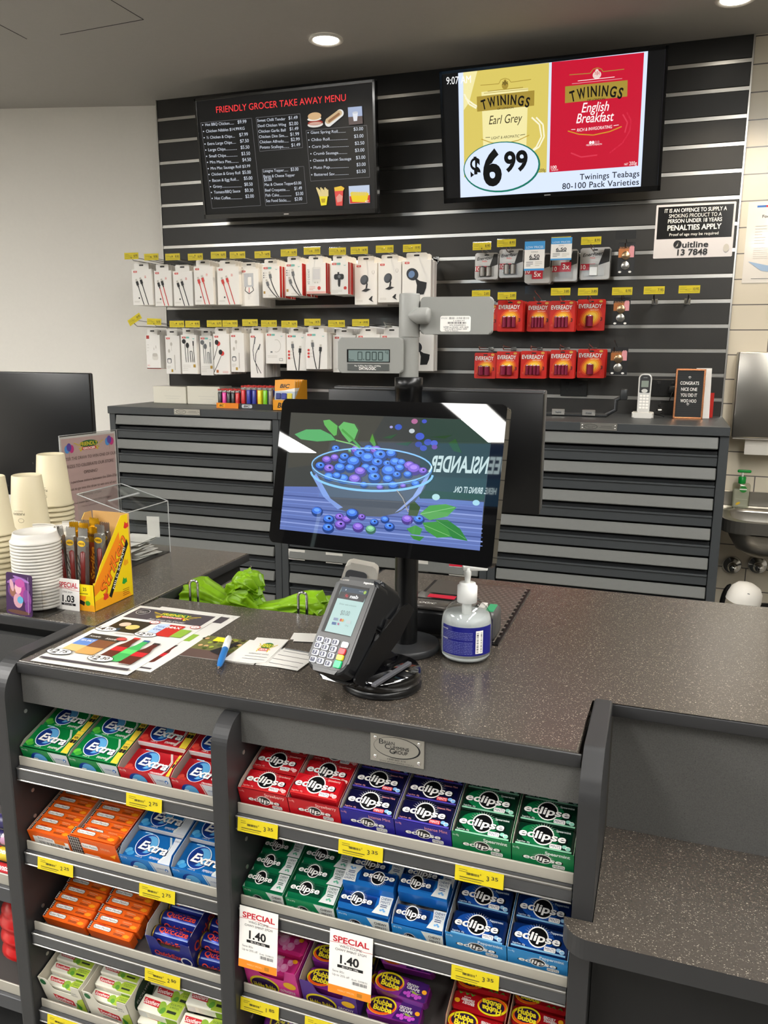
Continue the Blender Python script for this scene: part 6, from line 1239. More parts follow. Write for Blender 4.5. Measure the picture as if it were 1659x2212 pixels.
def flyer(p,w,h):
    X=lambda f:(f-.5)*w; Y=lambda f:(f-.5)*h
    p.rect(X(.05),Y(.77),w*.90,h*.19,c('#4a4349',.5)); logo_fg(p,X(.55),Y(.875),w*.5,h*.12); p.txt('Just down the Corner',X(.55),Y(.79),h*.02,m_pw,w=w*.42,sh=.2); p.ell(X(.16),Y(.89),w*.075,w*.075,m_pw,20); p.ell(X(.16),Y(.89),w*.07,w*.07,m_k,20); p.txt('SHOP',X(.16),Y(.895),h*.014,m_pw,w=w*.09); p.txt('SMART',X(.16),Y(.875),h*.014,m_pw,w=w*.09)
    p.rect(X(.10),Y(.53),w*.36,h*.20,c('#2b2418',.5)); p.ell(X(.22),Y(.65),w*.06,h*.035,c('#d8b9a4',.5)); p.ell(X(.34),Y(.62),w*.07,h*.04,c('#d8c070',.5)); p.rect(X(.16),Y(.53),w*.1,h*.05,c('#2f4a5a',.5)); price_oval(p,X(.12),Y(.545),w*.12,'4','75'); p.lines(X(.28),Y(.505),w*.2,2,h*.012,h*.005,m_lg)
    p.poly([(X(.53),Y(.72)),(X(.66),Y(.74)),(X(.66),Y(.55)),(X(.56),Y(.56))],c('#b9cce8',.5)); p.txt('Milk',X(.60),Y(.68),h*.03,c('#23408a',.5),w=w*.1,sh=.2,b=.04); p.txt('Cow',X(.61),Y(.635),h*.025,c('#23408a',.5),w=w*.09,b=.04); p.rect(X(.66),Y(.54),w*.17,h*.19,c('#c0281f',.5)); p.txt('MAX',X(.74),Y(.69),h*.03,m_pw,w=w*.15,b=.05); p.rect(X(.83),Y(.55),w*.12,h*.13,c('#8aae3a',.5)); price_oval(p,X(.58),Y(.535),w*.12,'2','50')
    for x in (.47,.93): p.ell(X(x),Y(.735),w*.055,w*.045,c('#c9504a',.5),16); p.ell(X(x),Y(.735),w*.045,w*.036,m_pw,16); p.txt('1/2',X(x),Y(.735),h*.018,c('#c02a2a',.5),b=.04)
    p.rect(X(.08),Y(.22),w*.18,h*.2,c('#5f86c8',.5)); p.rect(X(.08),Y(.18),w*.18,h*.09,c('#d8b878',.5)); p.rect(X(.25),Y(.20),w*.2,h*.2,c('#7a4a30',.5)); p.rect(X(.25),Y(.16),w*.2,h*.1,c('#c89a58',.5)); p.rect(X(.08),Y(.37),w*.38,h*.08,c('#33312e',.5)); p.txt('Kettle',X(.17),Y(.41),h*.022,m_pw,w=w*.12,sh=.2); p.txt('SEA SALT',X(.17),Y(.34),h*.02,m_pw,w=w*.14,b=.03); p.txt('Kettle',X(.36),Y(.40),h*.022,m_pw,w=w*.12,sh=.2); p.ell(X(.45),Y(.42),w*.055,w*.04,c('#c9504a',.5),16); price_oval(p,X(.11),Y(.145),w*.13,'2','75')
    for i,(hx,cp) in enumerate((('#5a2218','#c9302a'),('#3fae5a','#2a5a8a'),('#5a2218','#2a2422'))): bottle2(p,X(.58+.13*i),Y(.29-.02*i),h*.3,hx,cp)
    price_oval(p,X(.57),Y(.13),w*.13,'2','30'); p.rect(X(.04),Y(.035),w*.92,h*.022,c('#4a4349',.5)); p.lines(X(.75),Y(.1),w*.15,2,h*.012,h*.004,m_lg)
sheet([(345,1308),(503,1332),(345,1452),(135,1425)],CT+.0006,'catalogue','lowest sale catalogue sheet, its right side sticking out of the small stack','catalogue',lambda p,w,h:(p.rect(-w*.42,h*.33,w*.84,h*.12,c('#4a4349',.5)),bottle2(p,w*.33,-h*.25,h*.26,'#5a2218','#2a2422'),p.rect(-w*.46,-h*.47,w*.92,h*.02,c('#4a4349',.5)),p.rect(w*.2,-h*.02,w*.2,h*.12,c('#8aae3a',.5))),group=None)
sheet([(312,1308),(477,1330),(282,1457),(55,1427)],CT+.0014,'catalogue','top sale catalogue sheet with chip bags and three soft drink bottles at the counter corner','catalogue',flyer)
def leaflet(p,w,h):
    p.rect(-w*.5,-h*.5,w*.66,h,c('#6a6a3a',.5)); p.rect(-w*.5,-h*.5,w*.6,h*.35,c('#5a4640',.5))
    r=random.Random(3)
    for i in range(40): p.ell(-w*.5+w*.62*r.random(),-h*.1+h*.55*r.random(),w*.03,h*.05,c(('#9aa83a','#b8c04a','#4a5a2a','#3a3424','#c9a070')[i%5],.5),8)
    p.rect(-w*.34,h*.25,w*.16,h*.2,c('#e9e02a',.5)); p.poly([(-w*.2,-h*.2),(-w*.02,h*.32),(w*.05,h*.3),(-w*.05,-h*.3)],c('#1c1a20',.5)); p.rect(w*.10,-h*.5,w*.4,h,m_paper)
sheet([(437,1375),(600,1388),(548,1440),(400,1413)],CT+.0007,'leaflet','glossy green photo leaflet lying under the blue pen','leaflet',leaflet)
def ticket_a(p,w,h): logo_fg(p,w*.0,h*.15,w*.6,h*.5); p.txt('SUPERMARKET RAFFLE',0,-h*.17,h*.05,m_g,w=w*.7); p.rect(-w*.4,-h*.30,w*.8,h*.012,m_g); p.rect(-w*.4,-h*.42,w*.8,h*.012,m_g)
def ticket_b(p,w,h):
    for i in range(4): p.rect(-w*.42,h*(.32-.23*i),w*.84,h*.02,m_k)
    p.rect(-w*.46,h*.44,w*.92,h*.05,m_g)
for j in range(3): sheet([(585+8*j,1400-j),(673+3*j,1410+j),(652+2*j,1448+j),(560+8*j,1436)],CT+.0010+.0006*j,'entry_form',('lowest blank lined entry form beside the card terminal','middle blank lined entry form beside the card terminal','top blank lined entry form beside the card terminal')[j],'form',ticket_b)
for j in range(3): sheet([(545+4*j,1378+2*j),(612-3*j,1380+3*j),(590-2*j,1437-2*j),(515+3*j,1427-j)],CT+.0026+.0006*j,'raffle_ticket',('lowest raffle ticket of the little pile next to the blue pen','middle raffle ticket of the little pile next to the blue pen','top raffle ticket with the green and red shop logo next to the blue pen')[j],'ticket',ticket_a if j==2 else None)
for j in range(2): sheet([(627+6*j,1368+4*j),(684,1368+6*j),(680,1384+3*j),(635+6*j,1380+5*j)],CT+.0008+.0008*j,'folded_slip',('lower folded white slip left of the card terminal','upper folded white slip left of the card terminal')[j],'slip')
# pen
A=onz(471,1446,CT+.0062);B=onz(495,1377,CT+.0062); L=(B-A).length; M=frame(A,(B-A),(0,0,1)).copy(); pe=root('ballpoint_pen','blue and white four colour ballpoint pen lying on the photo leaflet','pen',M)
b=MB(R(PI/2,'Y')); b.lathe([(.0004,0),(.0012,.004),(.002,.010)],c('#c9c9c9',.2,.9),12); b.lathe([(.002,.009),(.0045,.020),(.0056,.035),(.0056,L*.62)],c('#1f6fb8',.35),16,False); b.build('blue_barrel',pe)
b=MB(R(PI/2,'Y')); b.lathe([(.0057,L*.60),(.0060,L*.63),(.0060,L*.93),(.004,L),(0,L)],m_pp,16); b.M=Matrix(); b.box(L*.70,L*.92,.0055,.0085,-.0012,.0012,m_pp,.0008); b.build('white_barrel',pe); b=MB(); b.box(L*.90,L*.97,-.005,-.0035,.002,.005,c('#c4161f',.4),.0007); b.build('red_slider',pe,label='red colour slider')
# ---- hooks and green bags behind the cut-out
m_bag=c('#7fae14',.38); 
def loop(px,y0,y1,w,lab):
    P=ony(px,y1,1.352);Q=ony(px,y0,1.352); h=Q.z-P.z; b=MB(); r=.0028
    for q in (0,): b.tube([(-w/2,0,-.02),(-w/2,0,h-w/2)]+[(-w/2*math.cos(a),0,h-w/2+w/2*math.sin(a)) for a in [PI*i/8 for i in range(1,8)]]+[(w/2,0,h-w/2),(w/2,0,-.02)],r,m_chrome,10)
    b.box(-w,w,-.008,-.004,-.024,-.012,m_chrome,.001); b.build('bag_hook',M=T(P.x,1.356,P.z-.0)@R(.15,'Z'),label=lab,cat='hook',group='chrome bag hooks')
loop(418,1255,1306,.017,'chrome loop hook holding the left end of the green bags'); loop(652,1281,1333,.017,'chrome loop hook holding the right end of the green bags')
P=onx(512,1238,-.905); b=MB()
for dz in (0,.007):
    P1=onz(408,1283+8*dz,.99); b.tube([(-.951,1.40,.955+dz),(-.93,1.405,.955+dz),(-.93,1.66,.965+dz),(-.93,1.68,.972+dz)],.0028,m_chrome,8)
b.build('bag_rail',label='thin double chrome rail reaching back from the side counter panel',cat='rail')
bag_root=root('carrier_bags','lime green carrier bags bunched over two chrome hooks behind the counter cut-out','bags')
def bundle(path,rad,name,lab,seed,n=22,seg=40,fold=5):
    r=random.Random(seed); ph=[r.random()*6 for _ in range(8)]; vs=[];fs=[]
    for i in range(seg+1):
        t=i/seg; k=t*(len(path)-1); a=int(min(k,len(path)-2)); f=k-a; f2=f*f*(3-2*f); P=[path[a][q]*(1-f2)+path[a+1][q]*f2 for q in range(3)]; ry=rad[a][0]*(1-f2)+rad[a+1][0]*f2; rz=rad[a][1]*(1-f2)+rad[a+1][1]*f2
        for j in range(n*2):
            an=2*PI*j/(n*2); w=1+.16*math.sin(fold*an+ph[0]+3*t)+.10*math.sin(11*an+ph[1]-5*t)+.06*math.sin(17*an+ph[2]+9*t)+.05*math.sin(8*t*PI+ph[3]+2*an)
            vs.append((P[0]+.006*math.sin(7*an+ph[4]),P[1]+ry*w*math.cos(an),P[2]+rz*w*math.sin(an)))
    m=n*2
    for i in range(seg):
        for j in range(m): fs.append((i*m+j,i*m+(j+1)%m,(i+1)*m+(j+1)%m,(i+1)*m+j))
    b=MB(); b.add(vs,fs,m_bag,True); b.add([vs[j] for j in range(m)],[tuple(range(m))[::-1]],m_bag); b.add([vs[seg*m+j] for j in range(m)],[tuple(range(m))],m_bag)
    return b.build('folded_bundle',bag_root)
yb_=1.43
q=lambda px,py:(lambda v:(v.x,yb_,v.z))(ony(px,py,yb_))
bundle([q(400,1300),q(412,1288),q(440,1284),q(490,1305),q(540,1316)],[(.02,.012),(.04,.034),(.04,.030),(.03,.018),(.025,.012)],'carrier_bags','bunch of lime green carrier bags pulled over the left chrome hook',1)
bundle([q(700,1322),q(690,1312),q(655,1306),q(610,1312),q(560,1318)],[(.03,.02),(.04,.028),(.04,.024),(.03,.015),(.025,.012)],'carrier_bags','bunch of lime green carrier bags pulled over the right chrome hook',2)
bundle([q(492,1318),q(500,1305),q(520,1292),q(545,1300),q(568,1322)],[(.02,.01),(.035,.028),(.04,.036),(.035,.026),(.02,.01)],'carrier_bags','low middle fold of the lime green carrier bags',3,fold=4)
bundle([q(500,1283),q(508,1274),q(525,1270),q(545,1278),q(556,1296)],[(.02,.012),(.03,.026),(.032,.030),(.03,.026),(.02,.012)],'carrier_bags','upper knotted fold of the lime green carrier bags',4,fold=3)
bundle([q(515,1268),q(522,1258),q(535,1255),q(550,1262),q(560,1275)],[(.02,.01),(.028,.020),(.03,.022),(.028,.020),(.018,.01)],'carrier_bags','topmost knotted fold of the lime green carrier bags',5,fold=3)
# ---------------------------------------------------------------- coffee counter: cups, lids, cards, salami, draw box, sign, screen
m_cup=c('#cec3a4',.5); m_lid=c('#d2cec6',.4)
def cup(r,print_):
    b=MB(); b.lathe([(.0405,.002),(.0425,.0),(.0437,.003),(.0425,.006),(.0405,.006),(.0305,.118),(.0285,.1195),(.0283,.1165),(0,.1165)],m_cup,36,cap=False)
    b.build('paper_wall',r)
    if print_:
        b=MB(R(PI/2,'X')); p=Pr(b,(0,0,0),X3,Y3,.0001,.0004); p.wrapx=.0385; p.txt('PUREBEAN',.012,.040,.0050,c('#3a352e',.6),w=.026,rot=PI); p.rect(.002,.046,.020,.0006,c('#3a352e',.6)); p.wrapx=.0388
        pts=[(.017+.006*math.cos(i*PI/12),.026+.0045*math.sin(i*PI/12)) for i in range(25)]; p.line(pts,.0005,c('#3a352e',.6)); p.txt('PURE BEAN',-.02,.10,.003,c('#3a352e',.6)); b.build('printed_mark',r)
for k,(px,py,yd,n,rz,nm) in enumerate(((109,980,1.48,12,-.25,'farthest'),(57,1025,1.36,10,-.15,'middle'),(-25,1028,1.25,11,0,'nearest, cut by the photo edge,'))):
    P=ony(px,py,yd); top=P.z-CT; pitch=.0112; n=max(1,int(round((top-.1195)/pitch))+1)
    r0=root('paper_cup',f'cream paper cup, topmost of the {nm} upside down stack','cup'); cup(r0,True)
    base=P.z-.1195
    r0.matrix_local=T(P.x,yd,base)@R(rz,'Z')
    r1=None
    for i in range(1,n):
        z=base-pitch*i
        if z<CT-.0005: break
        if r1 is None:
            r1=root('paper_cup',f'cream paper cup showing only its rim in the {nm} stack','cup',T(P.x,yd,z),f'cups nested in the {nm} stack'); cup(r1,False)
        else: dup(r1,T(P.x,yd,z))
    # last one meets the counter
def lid(r):
    b=MB(); b.lathe([(.0445,.0),(.0465,.0005),(.0465,.0045),(.0445,.006),(.0415,.0135),(.0405,.0195),(.0395,.0205),(.0375,.0195),(.0365,.0165),(0,.0165)],m_lid,40,cap=False); b.build('moulded_lid',r)
for px,yd,ztop,nm in ((75,1.205,1.152,'nearer'),(140,1.335,1.128,'farther')):
    P=ony(px,1150,yd); r0=root('cup_lid',f'white sip lid, topmost of the {nm} lid stack','lid',T(P.x,yd,ztop-.0205)); lid(r0); b=MB(); b.lathe([(.0375,.0196),(.0405,.0196),(.0405,.026),(.039,.027),(.0375,.026)],m_lid,16,False,True,.9,2.4); b.build('sip_spout',r0)
    z=ztop-.0205-.0063; r1=None
    while z>=CT:
        Mx=T(P.x+0,yd,z)
        if r1 is None: r1=root('cup_lid',f'white sip lid below the top one in the {nm} lid stack','lid',Mx,f'lids nested in the {nm} stack'); lid(r1)
        else: dup(r1,Mx)
        z-=.0063
# clear holder round the nearer lids with its picture card
ho=root('lid_holder','clear plastic holder around the nearer lid stack','holder',T(ony(75,1150,1.205).x,1.205,CT)); g=glass('#f2f2f2',.05,.05)
b=MB(); 
for x in (-.052,.052): b.box(x-.001,x+.001,-.05,.05,0,.052,g)
b.box(-.052,.052,-.0515,-.0495,0,.052,g); b.box(-.06,.06,-.055,.055,-.0,.0012,g); b.build('tray',ho)
A=ony(4,1234,1.150);B=ony(68,1242,1.150); w=.068; h=.080; M=frame((ony(75,1150,1.205).x+.006,1.146,CT+.042),(1,-.10,0),(0,.08,1)); b=MB(); b.prism(rounded([(-w/2,-h/2),(w/2,-h/2),(w/2,h/2),(-w/2,h/2)],.005),-.0012,0,c('#3a1d4a',.25)); p=Pr(b,(0,0,0),X3,Y3,.0001)
for x,y,rx,ry,hx,ro in ((0,.012,.03,.022,'#5a2a6e',.3),(-.012,.026,.02,.004,'#8a5aa0',.3),(.006,.030,.022,.003,'#9a6ab0',-.2),(.004,.012,.014,.019,'#a03a86',.2),(-.002,.012,.009,.011,'#d8a8b0',.1),(.003,.022,.013,.008,'#b04a94',.0),(-.016,.004,.008,.010,'#8a5a48',.2),(-.018,.016,.005,.012,'#c89aa4',.3),(-.002,-.012,.012,.014,'#c08f9c',.2),(.004,-.010,.008,.007,'#5aa0c4',.2),(.022,-.004,.010,.016,'#7a3a86',.3),(.024,-.022,.008,.012,'#6a2f7a',0),(0,-.034,.03,.004,'#5a3a2e',.0)): p.ell(x,y,rx,ry,c(hx,.3),16,ro)
p.rect(w*.36,-h*.45,.0006,h*.9,c('#d8c8e0',.3)); b.build('picture_card',M=M,label='small purple picture card in front of the nearer lid stack',cat='card')
# salami box
X0,X1,Y0,Y1=-1.100,-1.012,1.212,1.331; zb=1.172; zf=1.057; sb=root('display_carton','yellow open salami stick display box with sloping sides beside the lid stacks','carton',T((X0+X1)/2,Y0,CT)); w=X1-X0; dp=Y1-Y0; hb=zb-CT; hf=zf-CT; m_y=c('#f2cf12',.45); m_kr=c('#c49a5c',.7)
b=MB(); t=.001; b.box(-w/2,w/2,0,dp,0,t,m_y); b.box(-w/2,w/2,0,t,0,hf-.004,m_y); b.box(-w/2,w/2,dp-t,dp,0,hb,m_kr)
side=[(0,0),(dp,0),(dp-.006,hb),(dp-.026,hb),(.022,hf+.028),(.006,hf),(0,hf)]
for s_ in (-1,1):
    b.M=Matrix(((0,0,1,s_*w/2-(t if s_>0 else 0)),(1,0,0,0),(0,1,0,0),(0,0,0,1))); b.prism(side,0,t*.5,m_y if s_<0 else m_kr); b.M=b.M@T(0,0,t*.5); b.prism(side,0,t*.5,m_kr if s_<0 else m_y); b.M=Matrix()
b.build('box',sb)
b=MB(); p=Pr(b,(w/2,0,0),Y3,Z3,.0001); og=c('#f08a18',.45); m_br=c('#7a2a12',.45)
p.poly([(.001,.001),(dp*.96,.001),(dp*.9,.012),(dp*.4,.026),(.001,.020)],c('#f3a81a',.45)); p.poly([(.001,.030),(dp*.35,.05),(dp*.72,.12),(dp*.70,hb*.82),(.03,.082),(.001,.05)],og)
p.txt('Striken',dp*.50,hb*.46,.024,m_br,w=.128,b=.07,sh=.35,rot=.93); p.txt('Striken',dp*.495,hb*.465,.024,c('#f0781a',.4),w=.125,b=.03,sh=.35,rot=.93)
p.poly([(dp*.36,.020),(dp*.42,.014),(dp*.93,.110),(dp*.90,.122)],m_k); p.txt('MILD SALAMI',dp*.655,.068,.007,m_pw,w=.085,b=.04,rot=1.08)
for x,y,hx in ((dp*.78,.038,'#1f9a3a'),(dp*.28,.022,'#d8352a'),(dp*.84,.075,'#e8a01a'),(dp*.90,.150,'#d8302a')):
    p.poly([(x-.008,y-.004),(x-.002,y-.007),(x+.008,y-.004),(x+.006,y+.005),(x+.001,y+.003),(x-.003,y+.008)],c(hx,.45))
for i in range(4): p.rect(dp*.72,.008+.004*i,.02,.001,m_br)
p2=Pr(b,(-w/2,0,0),X3,Z3,.0001); p2.poly([(0,0),(w,0),(w,.012),(0,.022)],c('#f3a81a',.45)); p2.ell(w*.45,.024,.03,.014,og,16,.2); p2.poly([(w*.6,.014),(w*.72,.010),(w*.75,.018),(w*.62,.022)],m_k); p2.ell(w*.82,.016,.006,.005,c('#4aa030',.45),10); p2.rrect(w*.50,.030,w*.40,.022,c('#f5e017',.4),.003); p2.txt('1',w*.62,.042,.009,m_k,b=.03); p2.txt('25',w*.76,.0435,.006,m_k,b=.03); p2.rect(w*.56,.034,w*.28,.0012,m_k); b.build('printed_sides',sb)
def stick(r,kind):
    b=MB(); hx={'s':'#a9a7a2','g':'#d9a21c'}[kind]; f=c(hx,.2,.8)
    b.prism(rounded([(-.0095,0),(.0095,0),(.0095,.135),(-.0095,.135)],.002),-.005,.005,f,.002,2)
    zz=[(-.011+.0022*i,.150+(.003 if i%2 else 0)) for i in range(11)]; b.prism([(-.011,.134),(.011,.134)]+zz[::-1],-.0006,.0006,f); b.build('foil_wrapper',r)
    b=MB(); p=Pr(b,(0,0,.005),X3,Y3,.0001,.0002)
    if kind=='s': b.M=T(.003,.02,.0045)@R(-PI/2,'X'); b.lathe([(0,0),(.0052,.002),(.0052,.085),(0,.088)],c('#6a1f1a',.3),12); b.M=Matrix(); p.txt('HANS',-.0025,.122,.0055,m_k,w=.013,b=.05) if 0 else p.ell(0,.122,.009,.006,c('#e3b21c',.4),14); p.txt('HANS',0,.122,.0045,c('#2a1a10',.5),w=.014,b=.05)
    else: p.rect(-.0085,.004,.017,.10,c('#8f3a16',.4)); p.txt('Strike',0,.06,.011,c('#f0a02a',.4),w=.07,b=.05,sh=.3,rot=PI/2); p.txt('HANS',0,.118,.006,c('#3a1410',.5),w=.016,b=.05)
    for i in range(6): p.line([(-.003,.02+.012*i),(-.009,.024+.015*i)],.001,m_k)
    b.build('printed_panel',r)
st_=[(-.034,.020,'s',.10,-.14,'silver salami stick leaning farthest toward the lid stack'),(-.016,.018,'s',.08,-.04,'silver salami stick second from the lid stack, at the front'),(.004,.018,'s',.08,.02,'silver salami stick third from the lid stack, at the front'),(-.028,.045,'g',.08,-.06,'gold salami stick behind the two silver ones near the lids'),(-.008,.044,'g',.06,-.02,'gold salami stick in the middle of the box, lower'),(.010,.046,'g',.04,.03,'gold salami stick standing highest in the middle of the box'),(.025,.042,'s',.05,.03,'silver salami stick beside the tall gold one'),(-.020,.070,'s',.03,-.04,'silver salami stick at the back on the lid side'),(.002,.074,'g',.0,.0,'gold salami stick at the back of the box'),(.020,.068,'s',.0,.03,'silver salami stick at the back nearest the printed side')]
pr_={}
for i,(x,y,k,rx,ry,lab) in enumerate(st_):
    M=T((X0+X1)/2+x,Y0+y,CT+.006+(.016 if 'highest' in lab else .004 if y>.03 else 0))@R(ry,'Y')@R(PI/2-rx*.6,'X')
    if k not in pr_: pr_[k]=root('salami_stick',lab,'snack',M,'salami sticks'); stick(pr_[k],k)
    else: dup(pr_[k],M,lab)
M=frame((X0+.030,Y0-.0045,CT+.031),X3,(0,.08,1)); b=MB(); w,h=.054,.062; b.box(-w/2,w/2,-h/2,h/2,-.0003,0,m_pw); p=Pr(b,(-w/2,-h/2,.0),X3,Y3,.0001); cr=c('#c3202c',.5)
p.txt('SPECIAL',w*.52,h*.80,h*.15,cr,w=w*.82,b=.04); p.line([(0,h*.66),(w*.4,h*.69),(w*.7,h*.64),(w,h*.63)],.0006,cr); p.txt('HANS SALAMI STICK',w*.5,h*.70,h*.04,cr,w=w*.7); p.txt('STRIK 25GM',w*.48,h*.57,h*.05,m_k,w=w*.42); p.txt('1.03',w*.52,h*.36,h*.20,m_k,w=w*.52,b=.05); p.rect(w*.22,h*.15,w*.62,h*.07,m_k); p.txt('$4.12 per 100g',w*.53,h*.185,h*.035,m_pw,w=w*.4); b.build('special_price_card',M=M,label='white SPECIAL 1.03 card leaning on the yellow salami box',cat='price card')
# clear draw box with entries
db=root('draw_box','clear acrylic prize draw box with a slot, half full of paper slips','box',T(-1.147,1.50,CT)); g2=glass('#fbfcfc',.03,.05)
HB=[(0,.130),(.163,.130)]; w_=.135
b=MB(); t=.0018
def pane(pts): b.add(pts,[tuple(range(len(pts)))],g2)
b.box(-t,0,0,.163,0,.130,g2); b.box(-w_,-w_+t,0,.163,0,.165,g2)
b.M=Matrix(((1,0,0,0),(0,0,1,0),(0,1,0,0),(0,0,0,1)))
for y in (0,.163-t): b.prism([(-w_,0),(0,0),(0,.130),(-w_,.165)],y,y+t,g2)
b.M=T(0,0,.130)@R(math.atan2(.035,w_),'Y'); L=math.hypot(w_,.035); b.box(-L,0,0,.163,-.0,t,g2); b.M=Matrix(); b.box(-w_,0,0,.163,0,.0015,c('#2a2a2a',.4)); b.build('panes',db)
b=MB(); e=c('#c9cccc',.15,.3)
for p_,q_ in (((0,0,.130),(0,.163,.130)),((0,.163,.130),(0,.163,0)),((0,0,.130),(0,0,0)),((-w_,0,.165),(-w_,.163,.165)),((0,0,.130),(-w_,0,.165)),((0,.163,.130),(-w_,.163,.165))): b.tube([p_,q_],.0013,e,6)
a=math.atan2(.035,w_); b.M=T(0,0,.130)@R(a,'Y'); b.box(-.072,-.066,.025,.14,.0016,.0026,e); b.build('polished_edges',db)
for i in range(24):
    r=random.Random(i); P=T(-1.147-.066+r.uniform(-.016,.016),1.58+r.uniform(-.028,.028),CT+.0035+.0018*i)@R(r.uniform(-.25,.25) if i<22 else r.uniform(-.15,.15),'Z')@R(r.uniform(-.02,.02),'X'); b=MB(); b.box(-.038,.038,-.042,.042,-.0003,.0003,m_paper); b.build('entry_slip',M=P,label='white entry slip lying in the heap inside the clear draw box',cat='slip',group='entry slips lying in the draw box')
for x,y,rz,lab in ((-.026,.135,.2,'white entry slip standing up in the draw box corner nearest the cabinets'),(-.085,.06,-.4,'white entry slip standing up in the draw box near the salami box')):
    b=MB(T(-1.147+x,1.50+y,CT+.042)@R(rz,'Z')); b.box(-.016,.016,-.0004,.0004,0,.052,m_paper); b.build('entry_slip',label=lab,cat='slip')
# prize draw sign
A=ony(125,942,1.69); B=onz(250,928,A.z); U=(B-A).normalized(); w=(B-A).length; h=A.z-CT-.002
sg=root('sign_holder','clear upright sign holder with a pink prize draw notice behind the draw box','sign',frame(A+U*w/2-Vector((0,0,h/2)),U,Z3)); 
b=MB(); b.box(-w/2,w/2,-h/2,h/2,.001,.003,glass('#f4f4f4',.03,.04)); b.box(-w/2,w/2,-h/2,h/2,-.003,-.001,glass('#f4f4f4',.03,.04)); b.box(-w/2,w/2,-h/2,-h/2+.003,-.04,.01,glass('#f4f4f4',.03,.04))
b.tube([(-w/2,-h/2,.003),(-w/2,h/2,.003),(w/2,h/2,.003),(w/2,-h/2,.003)],.0012,c('#b9b9b9',.2,.3),6); b.build('clear_holder',sg)
b=MB(); b.box(-w/2+.004,w/2-.004,-h/2+.004,h/2-.004,-.0008,.0004,m_paper); p=Pr(b,(0,0,.0004),X3,Y3,.0001,.0001); b_=h
p.rect(-w*.46,-h*.48,w*.92,h*.945,c('#cfb0ab',.6)); logo_fg(p,0,h*.375,w*.46,h*.12)
for x,y in ((-w*.34,h*.36),(w*.36,h*.39)): p.ell(x-.007,y,.008,.011,c('#4a8fd0',.5),14); p.ell(x+.008,y,.008,.011,c('#c02f7a',.5),14); p.ell(x,y+.005,.008,.011,c('#5a3f9a',.5),14); p.line([(x,y-.006),(x,y-.022)],.0005,m_g)
tk=c('#55433f',.6)
for i,(t_,hh,ww,yy) in enumerate((('ENTER THE DRAW TO WIN ONE OF OUR',.030,.94,.265),('PRIZES TO CELEBRATE OUR STORE',.030,.84,.19),('OPENING!',.030,.24,.115),('Make a purchase instore between the 20th-27th',.026,.92,.035),('August to go into the draw to win one of our',.026,.88,-.035),('giveaway prizes.',.026,.34,-.105),('Prize drawn Saturday the 27th of August',.018,.68,-.18),('*Terms and conditions apply',.012,.4,-.225))): p.txt(t_,0,h*yy,h*hh,tk,w=w*ww)
b.build('notice',sg)
# black screen on the coffee counter
A=ony(195,806,1.90); ms=root('monitor','large black screen on a floor stand behind the coffee cups','screen',T(A.x-.22,1.90,CT))
zt=A.z-CT; b=MB(); b.box(-.30,.22,-.008,.0,.06,zt-.001,m_blk,.002,2); b.box(-.30,.22,-.0,.012,.062,zt,c('#2a2a2b',.35),.004,2); b.build('panel',ms); b=MB(); b.box(-.2,.1,-.1,.15,-1.0,-.985,m_dg,.002); b.box(-.06,-.0,.0125,.04,-.985,.3,m_dg,.003); b.build('stand',ms)
# ---------------------------------------------------------------- on top of the back cabinets
KT=1.2325
b=None
for px0,px1,lab in ((331,403,'clear wrapped white box nearer the wall end of the cabinet'),(404,476,'clear wrapped white box next to the lighter trays')):
    A=ony(px0,873,3.40);B=ony(px1,873,3.40); h=ony(px0,834,3.40).z-KT; r=root('wrapped_box',lab,'box',T((A.x+B.x)/2,3.40,KT)); w=B.x-A.x-.004; b=MB(); b.box(-w/2,w/2,0,.12,0,h,c('#e9e4d4',.35,coat=.5),.003); b.build('carton',r); b=MB(); p=Pr(b,(-w/2,0,0),X3,Z3,.0003); p.rect(w*.35,h*.44,w*.5,.0012,m_lg); p.rect(w*.4,h*.30,w*.4,.001,m_lg); b.build('printed_lines',r); b=MB(); b.box(-w/2-.001,w/2+.001,-.0015,.121,0,h+.001,glass('#ffffff',.05,.03)); b.build('clear_wrap',r,label='crinkly clear plastic wrap')
def lighter(r,hx,h=.075):
    b=MB(); b.lathe([(.0105,0),(.0105,h*.78),(.0095,h*.80),(0,h*.80)],c(hx,.3,coat=.4),16); b.build('body',r); b=MB(); b.box(-.009,.009,-.0055,.0055,h*.80,h*.93,c('#c9c9c9',.25,.9),.002); b.box(-.010,.002,-.004,.004,h*.90,h,c('#b9302a',.4),.001); b.build('metal_hood',r)
